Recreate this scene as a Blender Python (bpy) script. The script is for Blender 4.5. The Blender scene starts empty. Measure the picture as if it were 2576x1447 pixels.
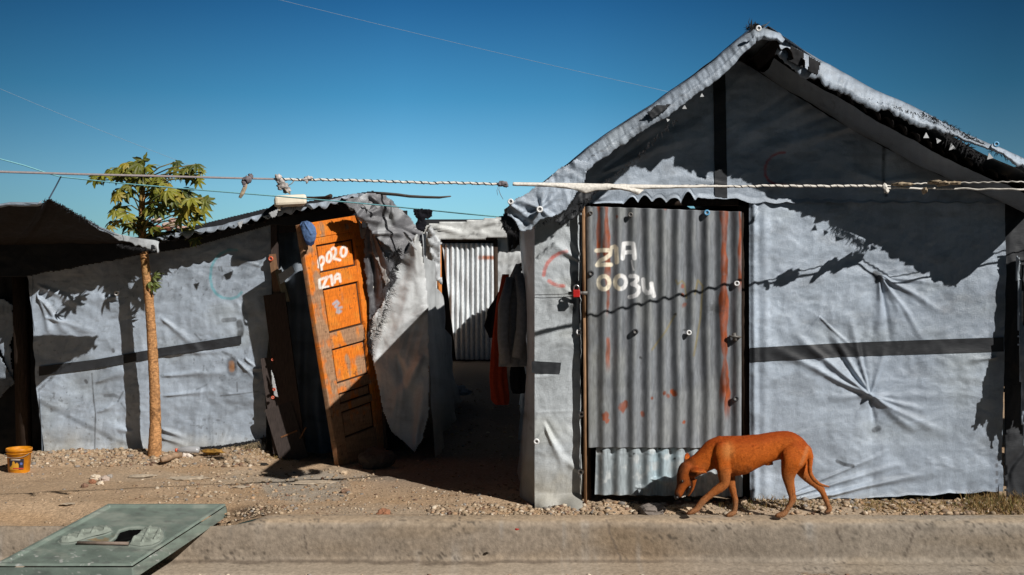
import bpy, bmesh, math, random
import numpy as np
from mathutils import Vector, Matrix, noise as mnoise

random.seed(7)
SC = bpy.context.scene
COL = SC.collection
R = math.radians

# ------------------------------------------------------------------ camera, sky, sun, exposure
F, CX, CY, ZC = 2758.0, 1288.0, 723.5, 1.34        # focal length and centre used for laying out (2576 px wide)
cam = bpy.data.cameras.new('camera')
cam.sensor_width = 36.0
cam.lens = 36.0 * F / 2576.0
cam.clip_end = 500
camo = bpy.data.objects.new('camera', cam)
camo.location = (0, 0, ZC)
camo.rotation_euler = (R(90), 0, 0)
COL.objects.link(camo)
SC.camera = camo

SUN_DIR = Vector((1, -1, 1)).normalized()            # towards the sun
sun = bpy.data.lights.new('sun', 'SUN')
sun.energy = 5.0
sun.angle = R(0.5)
sun.color = (1.0, 0.965, 0.915)
suno = bpy.data.objects.new('sun', sun)
suno.rotation_euler = SUN_DIR.to_track_quat('Z', 'Y').to_euler()
suno.location = (6, -6, 9)
COL.objects.link(suno)

world = bpy.data.worlds.new('World')
SC.world = world
world.use_nodes = True
wn = world.node_tree
for n in list(wn.nodes):
    wn.nodes.remove(n)
wout = wn.nodes.new('ShaderNodeOutputWorld')
wbg = wn.nodes.new('ShaderNodeBackground')
sky = wn.nodes.new('ShaderNodeTexSky')
sky.sky_type = 'NISHITA'
sky.sun_disc = False
sky.sun_elevation = math.asin(SUN_DIR.z)
sky.sun_rotation = R(135)
sky.air_density = 1.0
sky.dust_density = 0.4
sky.ozone_density = 2.0
wbg.inputs['Strength'].default_value = 0.1
tc = wn.nodes.new('ShaderNodeTexCoord')
sep = wn.nodes.new('ShaderNodeSeparateXYZ')
ramp = wn.nodes.new('ShaderNodeValToRGB')            # a clear deep-blue sky: falls off fast with height
mul = wn.nodes.new('ShaderNodeMix')
mul.data_type = 'RGBA'; mul.blend_type = 'MULTIPLY'
mul.inputs['Factor'].default_value = 1.0
wn.links.new(tc.outputs['Generated'], sep.inputs[0])
wn.links.new(sep.outputs['Z'], ramp.inputs['Fac'])
SKY_STOPS = [(0.0, (0.62, 0.92, 1.05)), (0.09, (0.57, 0.93, 1.09)), (0.17, (0.225, 0.63, 0.80)),
             (0.26, (0.085, 0.35, 0.55)), (0.40, (0.030, 0.085, 0.14)), (1.0, (0.018, 0.038, 0.060))]
while len(ramp.color_ramp.elements) < len(SKY_STOPS):
    ramp.color_ramp.elements.new(0.5)
for e, (p, c) in zip(ramp.color_ramp.elements, SKY_STOPS):
    e.position = p
    e.color = (*c, 1)
wn.links.new(sky.outputs[0], mul.inputs['A'])
wn.links.new(ramp.outputs[0], mul.inputs['B'])
side = wn.nodes.new('ShaderNodeValToRGB')            # sky darkened towards both sides, imitating a lens vignette
for k, (p, c) in enumerate([(0.0, 0.35), (0.29, 0.52), (0.45, 1.0), (0.53, 1.0), (0.70, 0.46), (1.0, 0.30)]):
    e = side.color_ramp.elements[k] if k < 2 else side.color_ramp.elements.new(p)
    e.position = p
    e.color = (c * 0.94, c, c * 1.04, 1)
half = wn.nodes.new('ShaderNodeMath'); half.operation = 'MULTIPLY_ADD'
half.inputs[1].default_value = 0.5; half.inputs[2].default_value = 0.5
wn.links.new(sep.outputs['X'], half.inputs[0])
wn.links.new(half.outputs[0], side.inputs['Fac'])
mul2 = wn.nodes.new('ShaderNodeMix')
mul2.data_type = 'RGBA'; mul2.blend_type = 'MULTIPLY'
mul2.inputs['Factor'].default_value = 1.0
wn.links.new(mul.outputs['Result'], mul2.inputs['A'])
wn.links.new(side.outputs[0], mul2.inputs['B'])
back = wn.nodes.new('ShaderNodeMapRange')            # sky dimmed behind the camera to cut its fill light
back.inputs['From Min'].default_value = -0.35; back.inputs['From Max'].default_value = 0.5
back.inputs['To Min'].default_value = 0.30; back.inputs['To Max'].default_value = 1.0
wn.links.new(sep.outputs['Y'], back.inputs['Value'])
mul3 = wn.nodes.new('ShaderNodeMix')
mul3.data_type = 'RGBA'; mul3.blend_type = 'MULTIPLY'
mul3.inputs['Factor'].default_value = 1.0
wn.links.new(mul2.outputs['Result'], mul3.inputs['A'])
wn.links.new(back.outputs['Result'], mul3.inputs['B'])
wn.links.new(mul3.outputs['Result'], wbg.inputs['Color'])
wn.links.new(wbg.outputs[0], wout.inputs[0])

SC.view_settings.view_transform = 'Standard'
SC.view_settings.look = 'None'
SC.view_settings.gamma = 1.0
SC.view_settings.exposure = 0.0
SC.view_settings.use_curve_mapping = False
SC.cycles.max_bounces = 6
SC.cycles.diffuse_bounces = 3

# ------------------------------------------------------------------ small helpers
def P(x, y, Y):
    """the point at depth Y that stands at layout position (x, y)"""
    return Vector(((x - CX) * Y / F, Y, ZC - (y - CY) * Y / F))

def G(x, y, z=0.0):
    """the point at height z that stands at layout position (x, y)"""
    Y = F * (ZC - z) / (y - CY)
    return Vector(((x - CX) * Y / F, Y, z))

def PXA(pos):
    return CX + pos[:, 0] / pos[:, 1] * F, CY - (pos[:, 2] - ZC) / pos[:, 1] * F

def _hash(ix, iy, seed):
    h = (ix * 374761393 + iy * 668265263 + seed * 974711) & 0xffffffff
    h = ((h ^ (h >> 13)) * 1274126177) & 0xffffffff
    return ((h ^ (h >> 16)) & 0xffffffff) / 4294967296.0

def vnoise(x, y, seed=0):
    x = np.asarray(x, float); y = np.asarray(y, float)
    ix = np.floor(x).astype(np.int64); iy = np.floor(y).astype(np.int64)
    fx = x - ix; fy = y - iy
    fx = fx * fx * (3 - 2 * fx); fy = fy * fy * (3 - 2 * fy)
    a = _hash(ix, iy, seed); b = _hash(ix + 1, iy, seed)
    c = _hash(ix, iy + 1, seed); d = _hash(ix + 1, iy + 1, seed)
    return (a + (b - a) * fx) * (1 - fy) + (c + (d - c) * fx) * fy

def fbm(x, y, octaves=4, seed=0):
    """about -1..1"""
    s = 0.0; a = 1.0; t = 0.0
    for k in range(octaves):
        s = s + a * (vnoise(x * 2 ** k, y * 2 ** k, seed + 17 * k) * 2 - 1)
        t += a; a *= 0.5
    return s / t

def ridged(x, y, octaves=3, seed=0):
    s = 0.0; a = 1.0; t = 0.0
    for k in range(octaves):
        s = s + a * (1 - np.abs(vnoise(x * 2 ** k, y * 2 ** k, seed + 31 * k) * 2 - 1) * 2)
        t += a; a *= 0.5
    return s / t

def sstep(a, b, v):
    t = np.clip((v - a) / (b - a), 0, 1)
    return t * t * (3 - 2 * t)

def seg_dist(px, py, x0, y0, x1, y1):
    dx, dy = x1 - x0, y1 - y0
    L = dx * dx + dy * dy + 1e-9
    t = np.clip(((px - x0) * dx + (py - y0) * dy) / L, 0, 1)
    return np.hypot(px - x0 - t * dx, py - y0 - t * dy), t

def stroke_mask(px, py, lines, w, soft=1.5):
    """paint strokes: polylines in layout units, half-width w"""
    m = np.zeros_like(px)
    for ln in lines:
        for (a, b) in zip(ln[:-1], ln[1:]):
            d, _ = seg_dist(px, py, a[0], a[1], b[0], b[1])
            m = np.maximum(m, 1 - sstep(w - soft, w + soft, d))
    return m

def ell(cx, cy, rx, ry, n=14, a0=0, a1=360, rot=0):
    out = []
    for k in range(n + 1):
        a = R(a0 + (a1 - a0) * k / n)
        x, y = rx * math.cos(a), ry * math.sin(a)
        c, s = math.cos(R(rot)), math.sin(R(rot))
        out.append((cx + x * c - y * s, cy + x * s + y * c))
    return out

def in_poly(px, py, poly):
    c = np.zeros(px.shape, bool)
    n = len(poly)
    for i in range(n):
        x0, y0 = poly[i]; x1, y1 = poly[i - 1]
        if y0 == y1:
            continue
        t = ((y0 > py) != (y1 > py)) & (px < (x1 - x0) * (py - y0) / (y1 - y0) + x0)
        c ^= t
    return c

def folds(px, py, cr):
    """creases: (x0,y0,x1,y1,width,amp) strongest at the first end"""
    h = np.zeros_like(px)
    for (x0, y0, x1, y1, w, a) in cr:
        d, t = seg_dist(px, py, x0, y0, x1, y1)
        ww = w * (0.35 + 0.9 * t)
        h += a * np.exp(-(d / ww) ** 2) * (1 - t) ** 0.6 * np.clip(t * 8 + 0.4, 0, 1)
    return h

def mix(a, b, m):
    m = np.asarray(m)[:, None]
    return a * (1 - m) + np.asarray(b) * m

# ------------------------------------------------------------------ object helpers
def tag(o, label, cat, group=None, kind=None):
    if label: o['label'] = label
    if cat: o['category'] = cat
    if group: o['group'] = group
    if kind: o['kind'] = kind
    return o

def thing(name, label, cat, loc=(0, 0, 0), group=None):
    o = bpy.data.objects.new(name, None)
    COL.objects.link(o)
    o.location = loc
    o.empty_display_size = 0.1
    return tag(o, label, cat, group)

def origin(o):
    v = Vector((0, 0, 0))
    while o is not None:
        v = v + o.location
        o = o.parent
    return v

def link(name, me, mat, parent=None, smooth=True):
    for m in (mat if isinstance(mat, (list, tuple)) else [mat]):
        me.materials.append(m)
    if smooth:
        me.polygons.foreach_set('use_smooth', np.ones(len(me.polygons), bool))
    o = bpy.data.objects.new(name, me)
    COL.objects.link(o)
    if parent is not None:
        me.transform(Matrix.Translation(-origin(parent)))
        o.parent = parent
    me.update()
    return o

def np_mesh(name, verts, quads, col=None):
    me = bpy.data.meshes.new(name)
    nv, nf, k = len(verts), len(quads), quads.shape[1]
    me.vertices.add(nv)
    me.vertices.foreach_set('co', np.ascontiguousarray(verts, np.float32).ravel())
    me.loops.add(nf * k)
    me.loops.foreach_set('vertex_index', np.ascontiguousarray(quads, np.int32).ravel())
    me.polygons.add(nf)
    me.polygons.foreach_set('loop_start', np.arange(0, nf * k, k, dtype=np.int32))
    me.update(calc_edges=True)
    me.validate()
    if col is not None:
        set_col(me, col)
    return me

def set_col(me, col):
    at = me.attributes.new('Col', 'FLOAT_COLOR', 'POINT')
    c = np.ones((len(me.vertices), 4), np.float32)
    c[:, :3] = np.clip(col, 0, 1)
    at.data.foreach_set('color', c.ravel())

def grid_faces(nu, nv):
    i = np.arange(nu)[:, None]; j = np.arange(nv)[None, :]
    a = i * (nv + 1) + j
    return np.stack([a, a + nv + 1, a + nv + 2, a + 1], -1).reshape(-1, 4)

def sheet(name, parent, mat, posfn, nu, nv, col=None, mask=None, us=None, vs=None, thick=0.0):
    """a cloth or metal sheet: posfn(U,V) -> (N,3)"""
    us = np.linspace(0, 1, nu + 1) if us is None else us
    vs = np.linspace(0, 1, nv + 1) if vs is None else vs
    nu, nv = len(us) - 1, len(vs) - 1
    U, V = [a.ravel() for a in np.meshgrid(us, vs, indexing='ij')]
    pos = posfn(U, V)
    fc = grid_faces(nu, nv)
    if mask is not None:
        keep = mask(pos[fc].mean(1), U[fc].mean(1), V[fc].mean(1))
        fc = fc[keep]
        used = np.zeros(len(pos), bool); used[fc.ravel()] = True
        idx = np.cumsum(used) - 1
        pos, U, V = pos[used], U[used], V[used]
        fc = idx[fc]
    c = None
    if col is not None:
        px, py = PXA(pos)
        c = col(px, py, pos)
    me = np_mesh(name, pos, fc, c)
    o = link(name, me, mat, parent)
    if thick:
        s = o.modifiers.new('thickness', 'SOLIDIFY')
        s.thickness = thick
        s.offset = 0
    return o

def quad_pos(c, disp=None, post=None):
    """bilinear patch over BL, BR, TR, TL pushed along its normal"""
    BL, BR, TR, TL = [np.array(v) for v in c]
    n = np.cross(BR - BL, TL - BL); n = n / np.linalg.norm(n)
    def f(U, V):
        u, v = U[:, None], V[:, None]
        p = BL * (1 - u) * (1 - v) + BR * u * (1 - v) + TR * u * v + TL * (1 - u) * v
        if disp is not None:
            px, py = PXA(p)
            p = p + n * disp(px, py, p)[:, None]
        if post is not None:
            p = post(p, U, V)
        return p
    return f

class MB:
    """collects boxes, bars and tubes into one mesh"""
    def __init__(s):
        s.v = []; s.f = []; s.c = []
    def add(s, vs, fs, col=None):
        o = len(s.v)
        s.v += [tuple(v) for v in vs]
        s.f += [tuple(i + o for i in f) for f in fs]
        s.c += [col if col is not None else (0.5, 0.5, 0.5)] * len(vs)
    def box(s, a, b, col=None, rot=None, jit=0.0):
        a, b = Vector(a), Vector(b)
        c = (a + b) / 2; h = (b - a) / 2
        vs = []
        for sx in (-1, 1):
            for sy in (-1, 1):
                for sz in (-1, 1):
                    q = Vector((sx * h.x, sy * h.y, sz * h.z))
                    if jit: q += Vector((random.uniform(-jit, jit), random.uniform(-jit, jit), random.uniform(-jit, jit)))
                    vs.append(c + (rot @ q if rot else q))
        s.add(vs, [(0, 1, 3, 2), (4, 6, 7, 5), (0, 4, 5, 1), (2, 3, 7, 6), (0, 2, 6, 4), (1, 5, 7, 3)], col)
    def bar(s, p, q, w, d, col=None, up=Vector((0, -1, 0)), w2=None):
        """a rectangular bar from p to q, w across, d deep"""
        p, q = Vector(p), Vector(q)
        ax = (q - p).normalized()
        side = ax.cross(up).normalized(); dep = side.cross(ax).normalized()
        vs = []
        for (c, ww) in ((p, w), (q, w2 or w)):
            for (i, j) in ((-1, -1), (1, -1), (1, 1), (-1, 1)):
                vs.append(c + side * i * ww / 2 + dep * j * d / 2)
        s.add(vs, [(0, 1, 2, 3), (7, 6, 5, 4), (0, 4, 5, 1), (1, 5, 6, 2), (2, 6, 7, 3), (3, 7, 4, 0)], col)
    def tube(s, pts, rad, n=8, col=None, closed=False, flat=1.0):
        pts = [Vector(p) for p in pts]
        if not hasattr(rad, '__len__'): rad = [rad] * len(pts)
        vs = []; fs = []
        prev = None
        for k, p in enumerate(pts):
            t = (pts[min(k + 1, len(pts) - 1)] - pts[max(k - 1, 0)]).normalized()
            if prev is None:
                up = Vector((0, 0, 1)) if abs(t.z) < 0.9 else Vector((0, 1, 0))
                a = t.cross(up).normalized()
            else:
                a = (prev - t * prev.dot(t)).normalized()
            prev = a
            b = t.cross(a)
            for m in range(n):
                an = 2 * math.pi * m / n
                vs.append(p + a * math.cos(an) * rad[k] + b * math.sin(an) * rad[k] * flat)
        for k in range(len(pts) - 1):
            for m in range(n):
                m2 = (m + 1) % n
                fs.append((k * n + m, k * n + m2, (k + 1) * n + m2, (k + 1) * n + m))
        fs.append(tuple(range(n - 1, -1, -1)))
        fs.append(tuple(range((len(pts) - 1) * n, len(pts) * n)))
        s.add(vs, fs, col)
    def lathe(s, c, prof, n=24, axis='Z', col=None):
        vs = []; fs = []
        for (r, h) in prof:
            for m in range(n):
                a = 2 * math.pi * m / n
                q = Vector((r * math.cos(a), r * math.sin(a), h))
                if axis == 'Y': q = Vector((q.x, -q.z, q.y))
                vs.append(Vector(c) + q)
        for k in range(len(prof) - 1):
            for m in range(n):
                m2 = (m + 1) % n
                fs.append((k * n + m, k * n + m2, (k + 1) * n + m2, (k + 1) * n + m))
        s.add(vs, fs, col)
    def lump(s, c, rad, seed=0, amp=0.25, freq=1.6, sub=3, rot=None, col=None, flat=0.0):
        bm = bmesh.new()
        bmesh.ops.create_icosphere(bm, subdivisions=sub, radius=1)
        off = Vector((seed * 3.17, seed * 1.31, seed * 2.73))
        vs = []
        for v in bm.verts:
            k = 1 + amp * mnoise.noise(v.co * freq + off) + amp * 0.5 * mnoise.noise(v.co * freq * 2.3 + off)
            q = v.co * k
            q = Vector((q.x * rad[0], q.y * rad[1], q.z * rad[2]))
            if rot: q = rot @ q
            vs.append(Vector(c) + q)
        bm.verts.index_update()
        s.add(vs, [[v.index for v in f.verts] for f in bm.faces], col)
        bm.free()
    def build(s, name, mat, parent=None, smooth=True, usecol=False, bevel=0):
        me = bpy.data.meshes.new(name)
        me.from_pydata(s.v, [], s.f)
        if usecol:
            set_col(me, np.array(s.c))
        o = link(name, me, mat, parent, smooth)
        if bevel:
            b = o.modifiers.new('bevel', 'BEVEL')
            b.width = bevel; b.segments = 2; b.limit_method = 'ANGLE'
        return o

# ------------------------------------------------------------------ materials
def nodes_of(name):
    m = bpy.data.materials.new(name)
    m.use_nodes = True
    nt = m.node_tree
    b = nt.nodes['Principled BSDF']
    return m, nt, b

def objco(nt, scale=(1, 1, 1)):
    t = nt.nodes.new('ShaderNodeTexCoord')
    mp = nt.nodes.new('ShaderNodeMapping')
    mp.inputs['Scale'].default_value = scale
    nt.links.new(t.outputs['Object'], mp.inputs[0])
    return mp.outputs[0]

def noise_node(nt, co, scale, detail=4, rough=0.6):
    n = nt.nodes.new('ShaderNodeTexNoise')
    n.inputs['Scale'].default_value = scale
    n.inputs['Detail'].default_value = detail
    n.inputs['Roughness'].default_value = rough
    nt.links.new(co, n.inputs['Vector'])
    return n.outputs['Fac']

def mrange(nt, v, a, b, c, d):
    n = nt.nodes.new('ShaderNodeMapRange')
    nt.links.new(v, n.inputs[0])
    for i, k in enumerate((a, b, c, d)):
        n.inputs[i + 1].default_value = k
    return n.outputs[0]

def mmath(nt, op, a, b):
    n = nt.nodes.new('ShaderNodeMath'); n.operation = op
    for i, k in enumerate((a, b)):
        if isinstance(k, (int, float)): n.inputs[i].default_value = k
        else: nt.links.new(k, n.inputs[i])
    return n.outputs[0]

def bump(nt, b, h, strength=0.5, dist=0.01):
    n = nt.nodes.new('ShaderNodeBump')
    n.inputs['Strength'].default_value = strength
    n.inputs['Distance'].default_value = dist
    nt.links.new(h, n.inputs['Height'])
    nt.links.new(n.outputs[0], b.inputs['Normal'])

def base_color(nt, b, src, fac):
    """src colour (socket or rgb) multiplied by fac socket"""
    m = nt.nodes.new('ShaderNodeMix'); m.data_type = 'RGBA'; m.blend_type = 'MULTIPLY'
    m.inputs['Factor'].default_value = 1
    if isinstance(src, tuple): m.inputs['A'].default_value = (*src, 1)
    else: nt.links.new(src, m.inputs['A'])
    nt.links.new(fac, m.inputs['B'])
    nt.links.new(m.outputs['Result'], b.inputs['Base Color'])

def attr(nt):
    a = nt.nodes.new('ShaderNodeAttribute'); a.attribute_name = 'Col'
    return a.outputs['Color']

def make_mat(name, color=None, rough=0.7, spec=0.3, scale=(1, 1, 1), grain=60, detail=5, lo=0.8, hi=1.15,
             bscale=None, bstr=0.3, bdist=0.01, metallic=0.0):
    """color None reads the painted 'Col' attribute of the mesh"""
    m, nt, b = nodes_of(name)
    co = objco(nt, scale)
    n = noise_node(nt, co, grain, detail)
    base_color(nt, b, color if color is not None else attr(nt), mrange(nt, n, 0.3, 0.7, lo, hi))
    b.inputs['Roughness'].default_value = rough
    b.inputs['Specular IOR Level'].default_value = spec
    b.inputs['Metallic'].default_value = metallic
    if bstr:
        h = noise_node(nt, co, bscale or grain, detail)
        bump(nt, b, h, bstr, bdist)
    return m

def tarp_material(name, rough=0.36, spec=0.5, bstr=0.8):
    m, nt, b = nodes_of(name)
    a = noise_node(nt, objco(nt, (1, 1, 7)), 60, 3)          # weft
    c = noise_node(nt, objco(nt, (7, 7, 1)), 48, 3)          # warp
    n = noise_node(nt, objco(nt), 7, 6)
    s = mmath(nt, 'ADD', a, c)
    base_color(nt, b, attr(nt), mrange(nt, mmath(nt, 'ADD', mmath(nt, 'MULTIPLY', s, 0.5), n), 0.72, 1.28, 0.78, 1.16))
    b.inputs['Roughness'].default_value = rough
    b.inputs['Specular IOR Level'].default_value = spec
    r = nt.nodes.new('ShaderNodeTexNoise')                   # crisp crumples of thin plastic
    r.noise_type = 'RIDGED_MULTIFRACTAL'
    r.inputs['Scale'].default_value = 3.2; r.inputs['Detail'].default_value = 5; r.inputs['Roughness'].default_value = 0.5
    r.inputs['Distortion'].default_value = 0.8
    nt.links.new(objco(nt, (1, 1, 1.5)), r.inputs['Vector'])
    h = mmath(nt, 'ADD', mmath(nt, 'MULTIPLY', s, 0.30), mmath(nt, 'MULTIPLY', r.outputs['Fac'], 1.3))
    bump(nt, b, h, bstr, 0.0085)
    return m

M = {}
M['tarp'] = tarp_material('woven_tarpaulin')
M['black_sheet'] = make_mat('black_plastic_and_shade', (0.02, 0.021, 0.024), 0.6, 0.2, grain=8, bstr=0.3, bdist=0.02)  # also fills gaps and interiors that are only in shade
M['band'] = make_mat('black_tarpaulin_band', (0.028, 0.03, 0.034), 0.55, 0.3, (1, 1, 6), 30, bstr=0.3, bdist=0.004)
M['metal'] = make_mat('galvanised_sheet', None, 0.5, 0.45, (4, 4, 1), 18, 6, 0.72, 1.2, 40, 0.15, 0.003)
M['oldmetal'] = make_mat('rusty_roof_sheet', (0.018, 0.015, 0.014), 0.8, 0.2, (1, 1, 1), 9, 6, 0.5, 1.5, 30, 0.3, 0.004)
M['wood'] = make_mat('weathered_wood', None, 0.7, 0.25, (12, 12, 1), 14, 6, 0.6, 1.3, 30, 0.5, 0.004)
M['darkwood'] = make_mat('dark_wood', (0.045, 0.03, 0.022), 0.8, 0.2, (10, 10, 1), 12, 5, 0.5, 1.5, 30, 0.4, 0.004)
M['palewood'] = make_mat('pale_wood_strip', (0.30, 0.17, 0.09), 0.75, 0.2, (14, 14, 1), 12, 5, 0.5, 1.3, 30, 0.4, 0.003)
M['orangewood'] = make_mat('orange_wood_post', (0.55, 0.2, 0.05), 0.7, 0.2, (14, 14, 1), 12, 5, 0.6, 1.3, 30, 0.4, 0.003)
M['soil'] = make_mat('dry_soil', None, 0.95, 0.1, (1, 1, 1), 55, 8, 0.62, 1.3, 80, 0.9, 0.012)
M['concrete'] = make_mat('rough_concrete', None, 0.92, 0.15, (1, 1, 1), 38, 8, 0.74, 1.18, 60, 0.7, 0.006)
M['stone'] = make_mat('limestone_rubble', None, 0.9, 0.15, (1, 1, 1), 40, 5, 0.7, 1.2, 60, 0.5, 0.004)
M['slab'] = make_mat('green_grey_plastic', None, 0.42, 0.4, (1, 1, 1), 9, 8, 0.78, 1.15, 60, 0.15, 0.002)
M['bark'] = make_mat('papaya_bark', None, 0.85, 0.15, (1, 1, 1.4), 55, 6, 0.45, 1.4, 45, 1.0, 0.012)
M['fur'] = make_mat('short_fur', None, 0.72, 0.12, (5, 5, 12), 30, 6, 0.72, 1.22, 34, 0.55, 0.004)
M['cloth'] = make_mat('worn_cloth', None, 0.9, 0.1, (1, 1, 1), 60, 4, 0.75, 1.2, 120, 0.4, 0.004)
M['rope'] = make_mat('white_rope', (0.72, 0.68, 0.62), 0.85, 0.1, (1, 1, 1), 90, 3, 0.75, 1.15, bstr=0.4, bdist=0.003)
M['greycord'] = make_mat('grey_cord', (0.30, 0.26, 0.26), 0.85, 0.1, grain=90, bstr=0.3, bdist=0.002)
M['darkcord'] = make_mat('dark_cord', (0.025, 0.022, 0.025), 0.85, 0.1, grain=90, bstr=0.3, bdist=0.002)
M['teal'] = make_mat('turquoise_cord', (0.22, 0.50, 0.55), 0.7, 0.2, grain=90, bstr=0.2, bdist=0.002)
M['wire'] = make_mat('overhead_wire_coating', (0.28, 0.36, 0.44), 0.6, 0.2, grain=20, bstr=0.1)
M['bucket'] = make_mat('yellow_plastic', (0.64, 0.235, 0.007), 0.45, 0.4, grain=22, lo=0.62, hi=1.12, bstr=0.12)
M['buckethandle'] = make_mat('wire_handle', (0.25, 0.22, 0.18), 0.5, 0.4, grain=30, bstr=0.1)
M['white_plastic'] = make_mat('cream_plastic', (0.80, 0.72, 0.58), 0.45, 0.4, grain=12, lo=0.85, hi=1.05, bstr=0.1)
M['capwhite'] = make_mat('white_bottle_cap', (0.82, 0.82, 0.82), 0.4, 0.4, grain=30, lo=0.9, hi=1.05, bstr=0.05)
M['capblue'] = make_mat('blue_bottle_cap', (0.12, 0.36, 0.60), 0.4, 0.4, grain=30, lo=0.9, hi=1.05, bstr=0.05)
M['capdark'] = make_mat('dark_rubber_cap', (0.035, 0.036, 0.04), 0.6, 0.3, grain=30, bstr=0.1)
M['capred'] = make_mat('red_bottle_cap', (0.62, 0.12, 0.06), 0.4, 0.4, grain=30, bstr=0.05)
M['nail'] = make_mat('nail_head', (0.12, 0.11, 0.10), 0.5, 0.5, grain=40, bstr=0.1)
M['red'] = make_mat('red_lock_body', (0.45, 0.012, 0.01), 0.4, 0.5, grain=30, bstr=0.1)
M['steel'] = make_mat('lock_shackle_steel', (0.6, 0.6, 0.6), 0.3, 0.5, grain=30, bstr=0.05, metallic=0.9)
M['denim'] = make_mat('blue_cap_fabric', (0.10, 0.17, 0.33), 0.85, 0.1, grain=70, bstr=0.4, bdist=0.003)
M['navy'] = make_mat('navy_cap_lining', (0.02, 0.03, 0.07), 0.9, 0.1, grain=70, bstr=0.3)
M['black_cloth'] = make_mat('black_cloth', (0.012, 0.012, 0.016), 0.9, 0.1, grain=40, bstr=0.4, bdist=0.004)
M['red_cloth'] = make_mat('rust_red_cloth', (0.32, 0.045, 0.02), 0.9, 0.1, grain=40, bstr=0.4, bdist=0.004)
M['grey_cloth'] = make_mat('grey_jacket_cloth', (0.22, 0.22, 0.235), 0.9, 0.1, grain=40, bstr=0.4, bdist=0.004)
M['eye'] = make_mat('dark_eye', (0.012, 0.008, 0.006), 0.15, 0.6, grain=10, bstr=0)
M['nose'] = make_mat('black_nose', (0.015, 0.012, 0.012), 0.4, 0.4, grain=60, bstr=0.3, bdist=0.001)
M['tooth'] = make_mat('teeth', (0.75, 0.68, 0.6), 0.4, 0.4, grain=60, bstr=0.05)
M['frayblack'] = make_mat('frayed_dark_fibre', (0.03, 0.03, 0.032), 0.9, 0.1, grain=40, bstr=0)
M['fraywhite_sunspot'] = make_mat('pale_fibre_sunspot', (0.42, 0.43, 0.44), 0.9, 0.1, grain=40, bstr=0)
M['fraytan'] = make_mat('frayed_tan_fibre', (0.28, 0.22, 0.14), 0.9, 0.1, grain=40, bstr=0)
M['grass'] = make_mat('dry_grass', None, 0.9, 0.1, grain=30, bstr=0)

# leaves: green with light passing through
def leaf_material():
    m, nt, b = nodes_of('papaya_leaf')
    base_color(nt, b, attr(nt), mrange(nt, noise_node(nt, objco(nt), 22, 4), 0.3, 0.7, 0.7, 1.25))
    b.inputs['Roughness'].default_value = 0.5
    tr = nt.nodes.new('ShaderNodeBsdfTranslucent')
    nt.links.new(attr(nt), tr.inputs['Color'])
    mx = nt.nodes.new('ShaderNodeMixShader')
    mx.inputs[0].default_value = 0.25
    out = nt.nodes['Material Output']
    nt.links.new(b.outputs[0], mx.inputs[1])
    nt.links.new(tr.outputs[0], mx.inputs[2])
    nt.links.new(mx.outputs[0], out.inputs[0])
    return m
M['leaf'] = leaf_material()

# ------------------------------------------------------------------ colour and fold recipes
TARP = np.array((0.352, 0.41, 0.485))
def tarp_col(base=TARP, seed=0, dirt=None, marks=(), specks=0.6, streak=0.12):
    """marks: (lines, halfwidth, rgb, opacity) ; dirt: layout height at which the mud splashes begin"""
    def f(px, py, pos):
        n = fbm(px / 160, py / 160, 5, seed)
        st = fbm(px / 9, py / 260, 3, seed + 5) * streak + fbm(px / 300, py / 12, 3, seed + 6) * streak * 0.7
        c = base[None, :] * (1 + 0.28 * n + st)[:, None]
        gr_ = sstep(0.05, 0.5, fbm(px / 70, py / 30, 5, seed + 14))                # grime settled in the weave
        c = mix(c, c * np.array((0.66, 0.65, 0.64)), gr_ * 0.7)
        warm = sstep(0.1, 0.7, fbm(px / 220, py / 120, 4, seed + 9))
        c = mix(c, c * np.array((1.0, 0.96, 0.86)), warm * 0.7)
        if specks:
            s = sstep(0.50, 0.62, fbm(px / 8, py / 7, 2, seed + 3)) * sstep(-0.2, 0.4, fbm(px / 120, py / 90, 2, seed + 4))
            c = mix(c, (0.07, 0.07, 0.07), s * specks)
            s = sstep(0.42, 0.6, fbm(px / 22, py / 5, 3, seed + 13)) * 0.45
            c = mix(c, (0.16, 0.16, 0.16), s * specks)
        if dirt is not None:
            d = sstep(dirt, dirt + 110, py + 45 * fbm(px / 60, py / 60, 4, seed + 7))
            c = mix(c, np.array((0.34, 0.30, 0.22)) * (1 + 0.3 * fbm(px / 30, py / 25, 3, seed + 2))[:, None], d * 0.62)
        for (lines, w, rgb, op) in marks:
            k = stroke_mask(px, py, lines, w, max(1.2, w * 0.35))
            k = k * (0.75 + 0.35 * fbm(px / 12, py / 12, 3, seed + 21))
            c = mix(c, rgb, np.clip(k * op, 0, 1))
        return c
    return f

def wrinkle(seed=0, amp=0.006, sx=110, sy=70, cr=(), big=0.012):
    def f(px, py, pos):
        wx = px + 40 * fbm(px / 150, py / 150, 2, seed + 40)
        wy = py + 40 * fbm(px / 150, py / 150, 2, seed + 41)
        h = big * fbm(px / 420, py / 420, 2, seed + 1)
        h = h + amp * fbm(wx / sx, wy / sy, 4, seed + 2)
        h = h + amp * 0.75 * ridged(wx / sx / 0.7 + wy / 400, wy / sy / 1.6, 3, seed + 3)
        k = sstep(-0.1, 0.45, fbm(px / 130, py / 110, 3, seed + 8))                 # patches where the plastic is crumpled
        h = h + k * amp * 0.42 * ridged((wx + 0.6 * wy) / 34, (wy - 0.4 * wx) / 60, 2, seed + 9)
        h = h + amp * 0.16 * fbm(px / 14, py / 14, 2, seed + 4)
        if len(cr):
            h = h + folds(wx * 0.25 + px * 0.75, wy * 0.25 + py * 0.75, cr)
        return h
    return f

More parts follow.
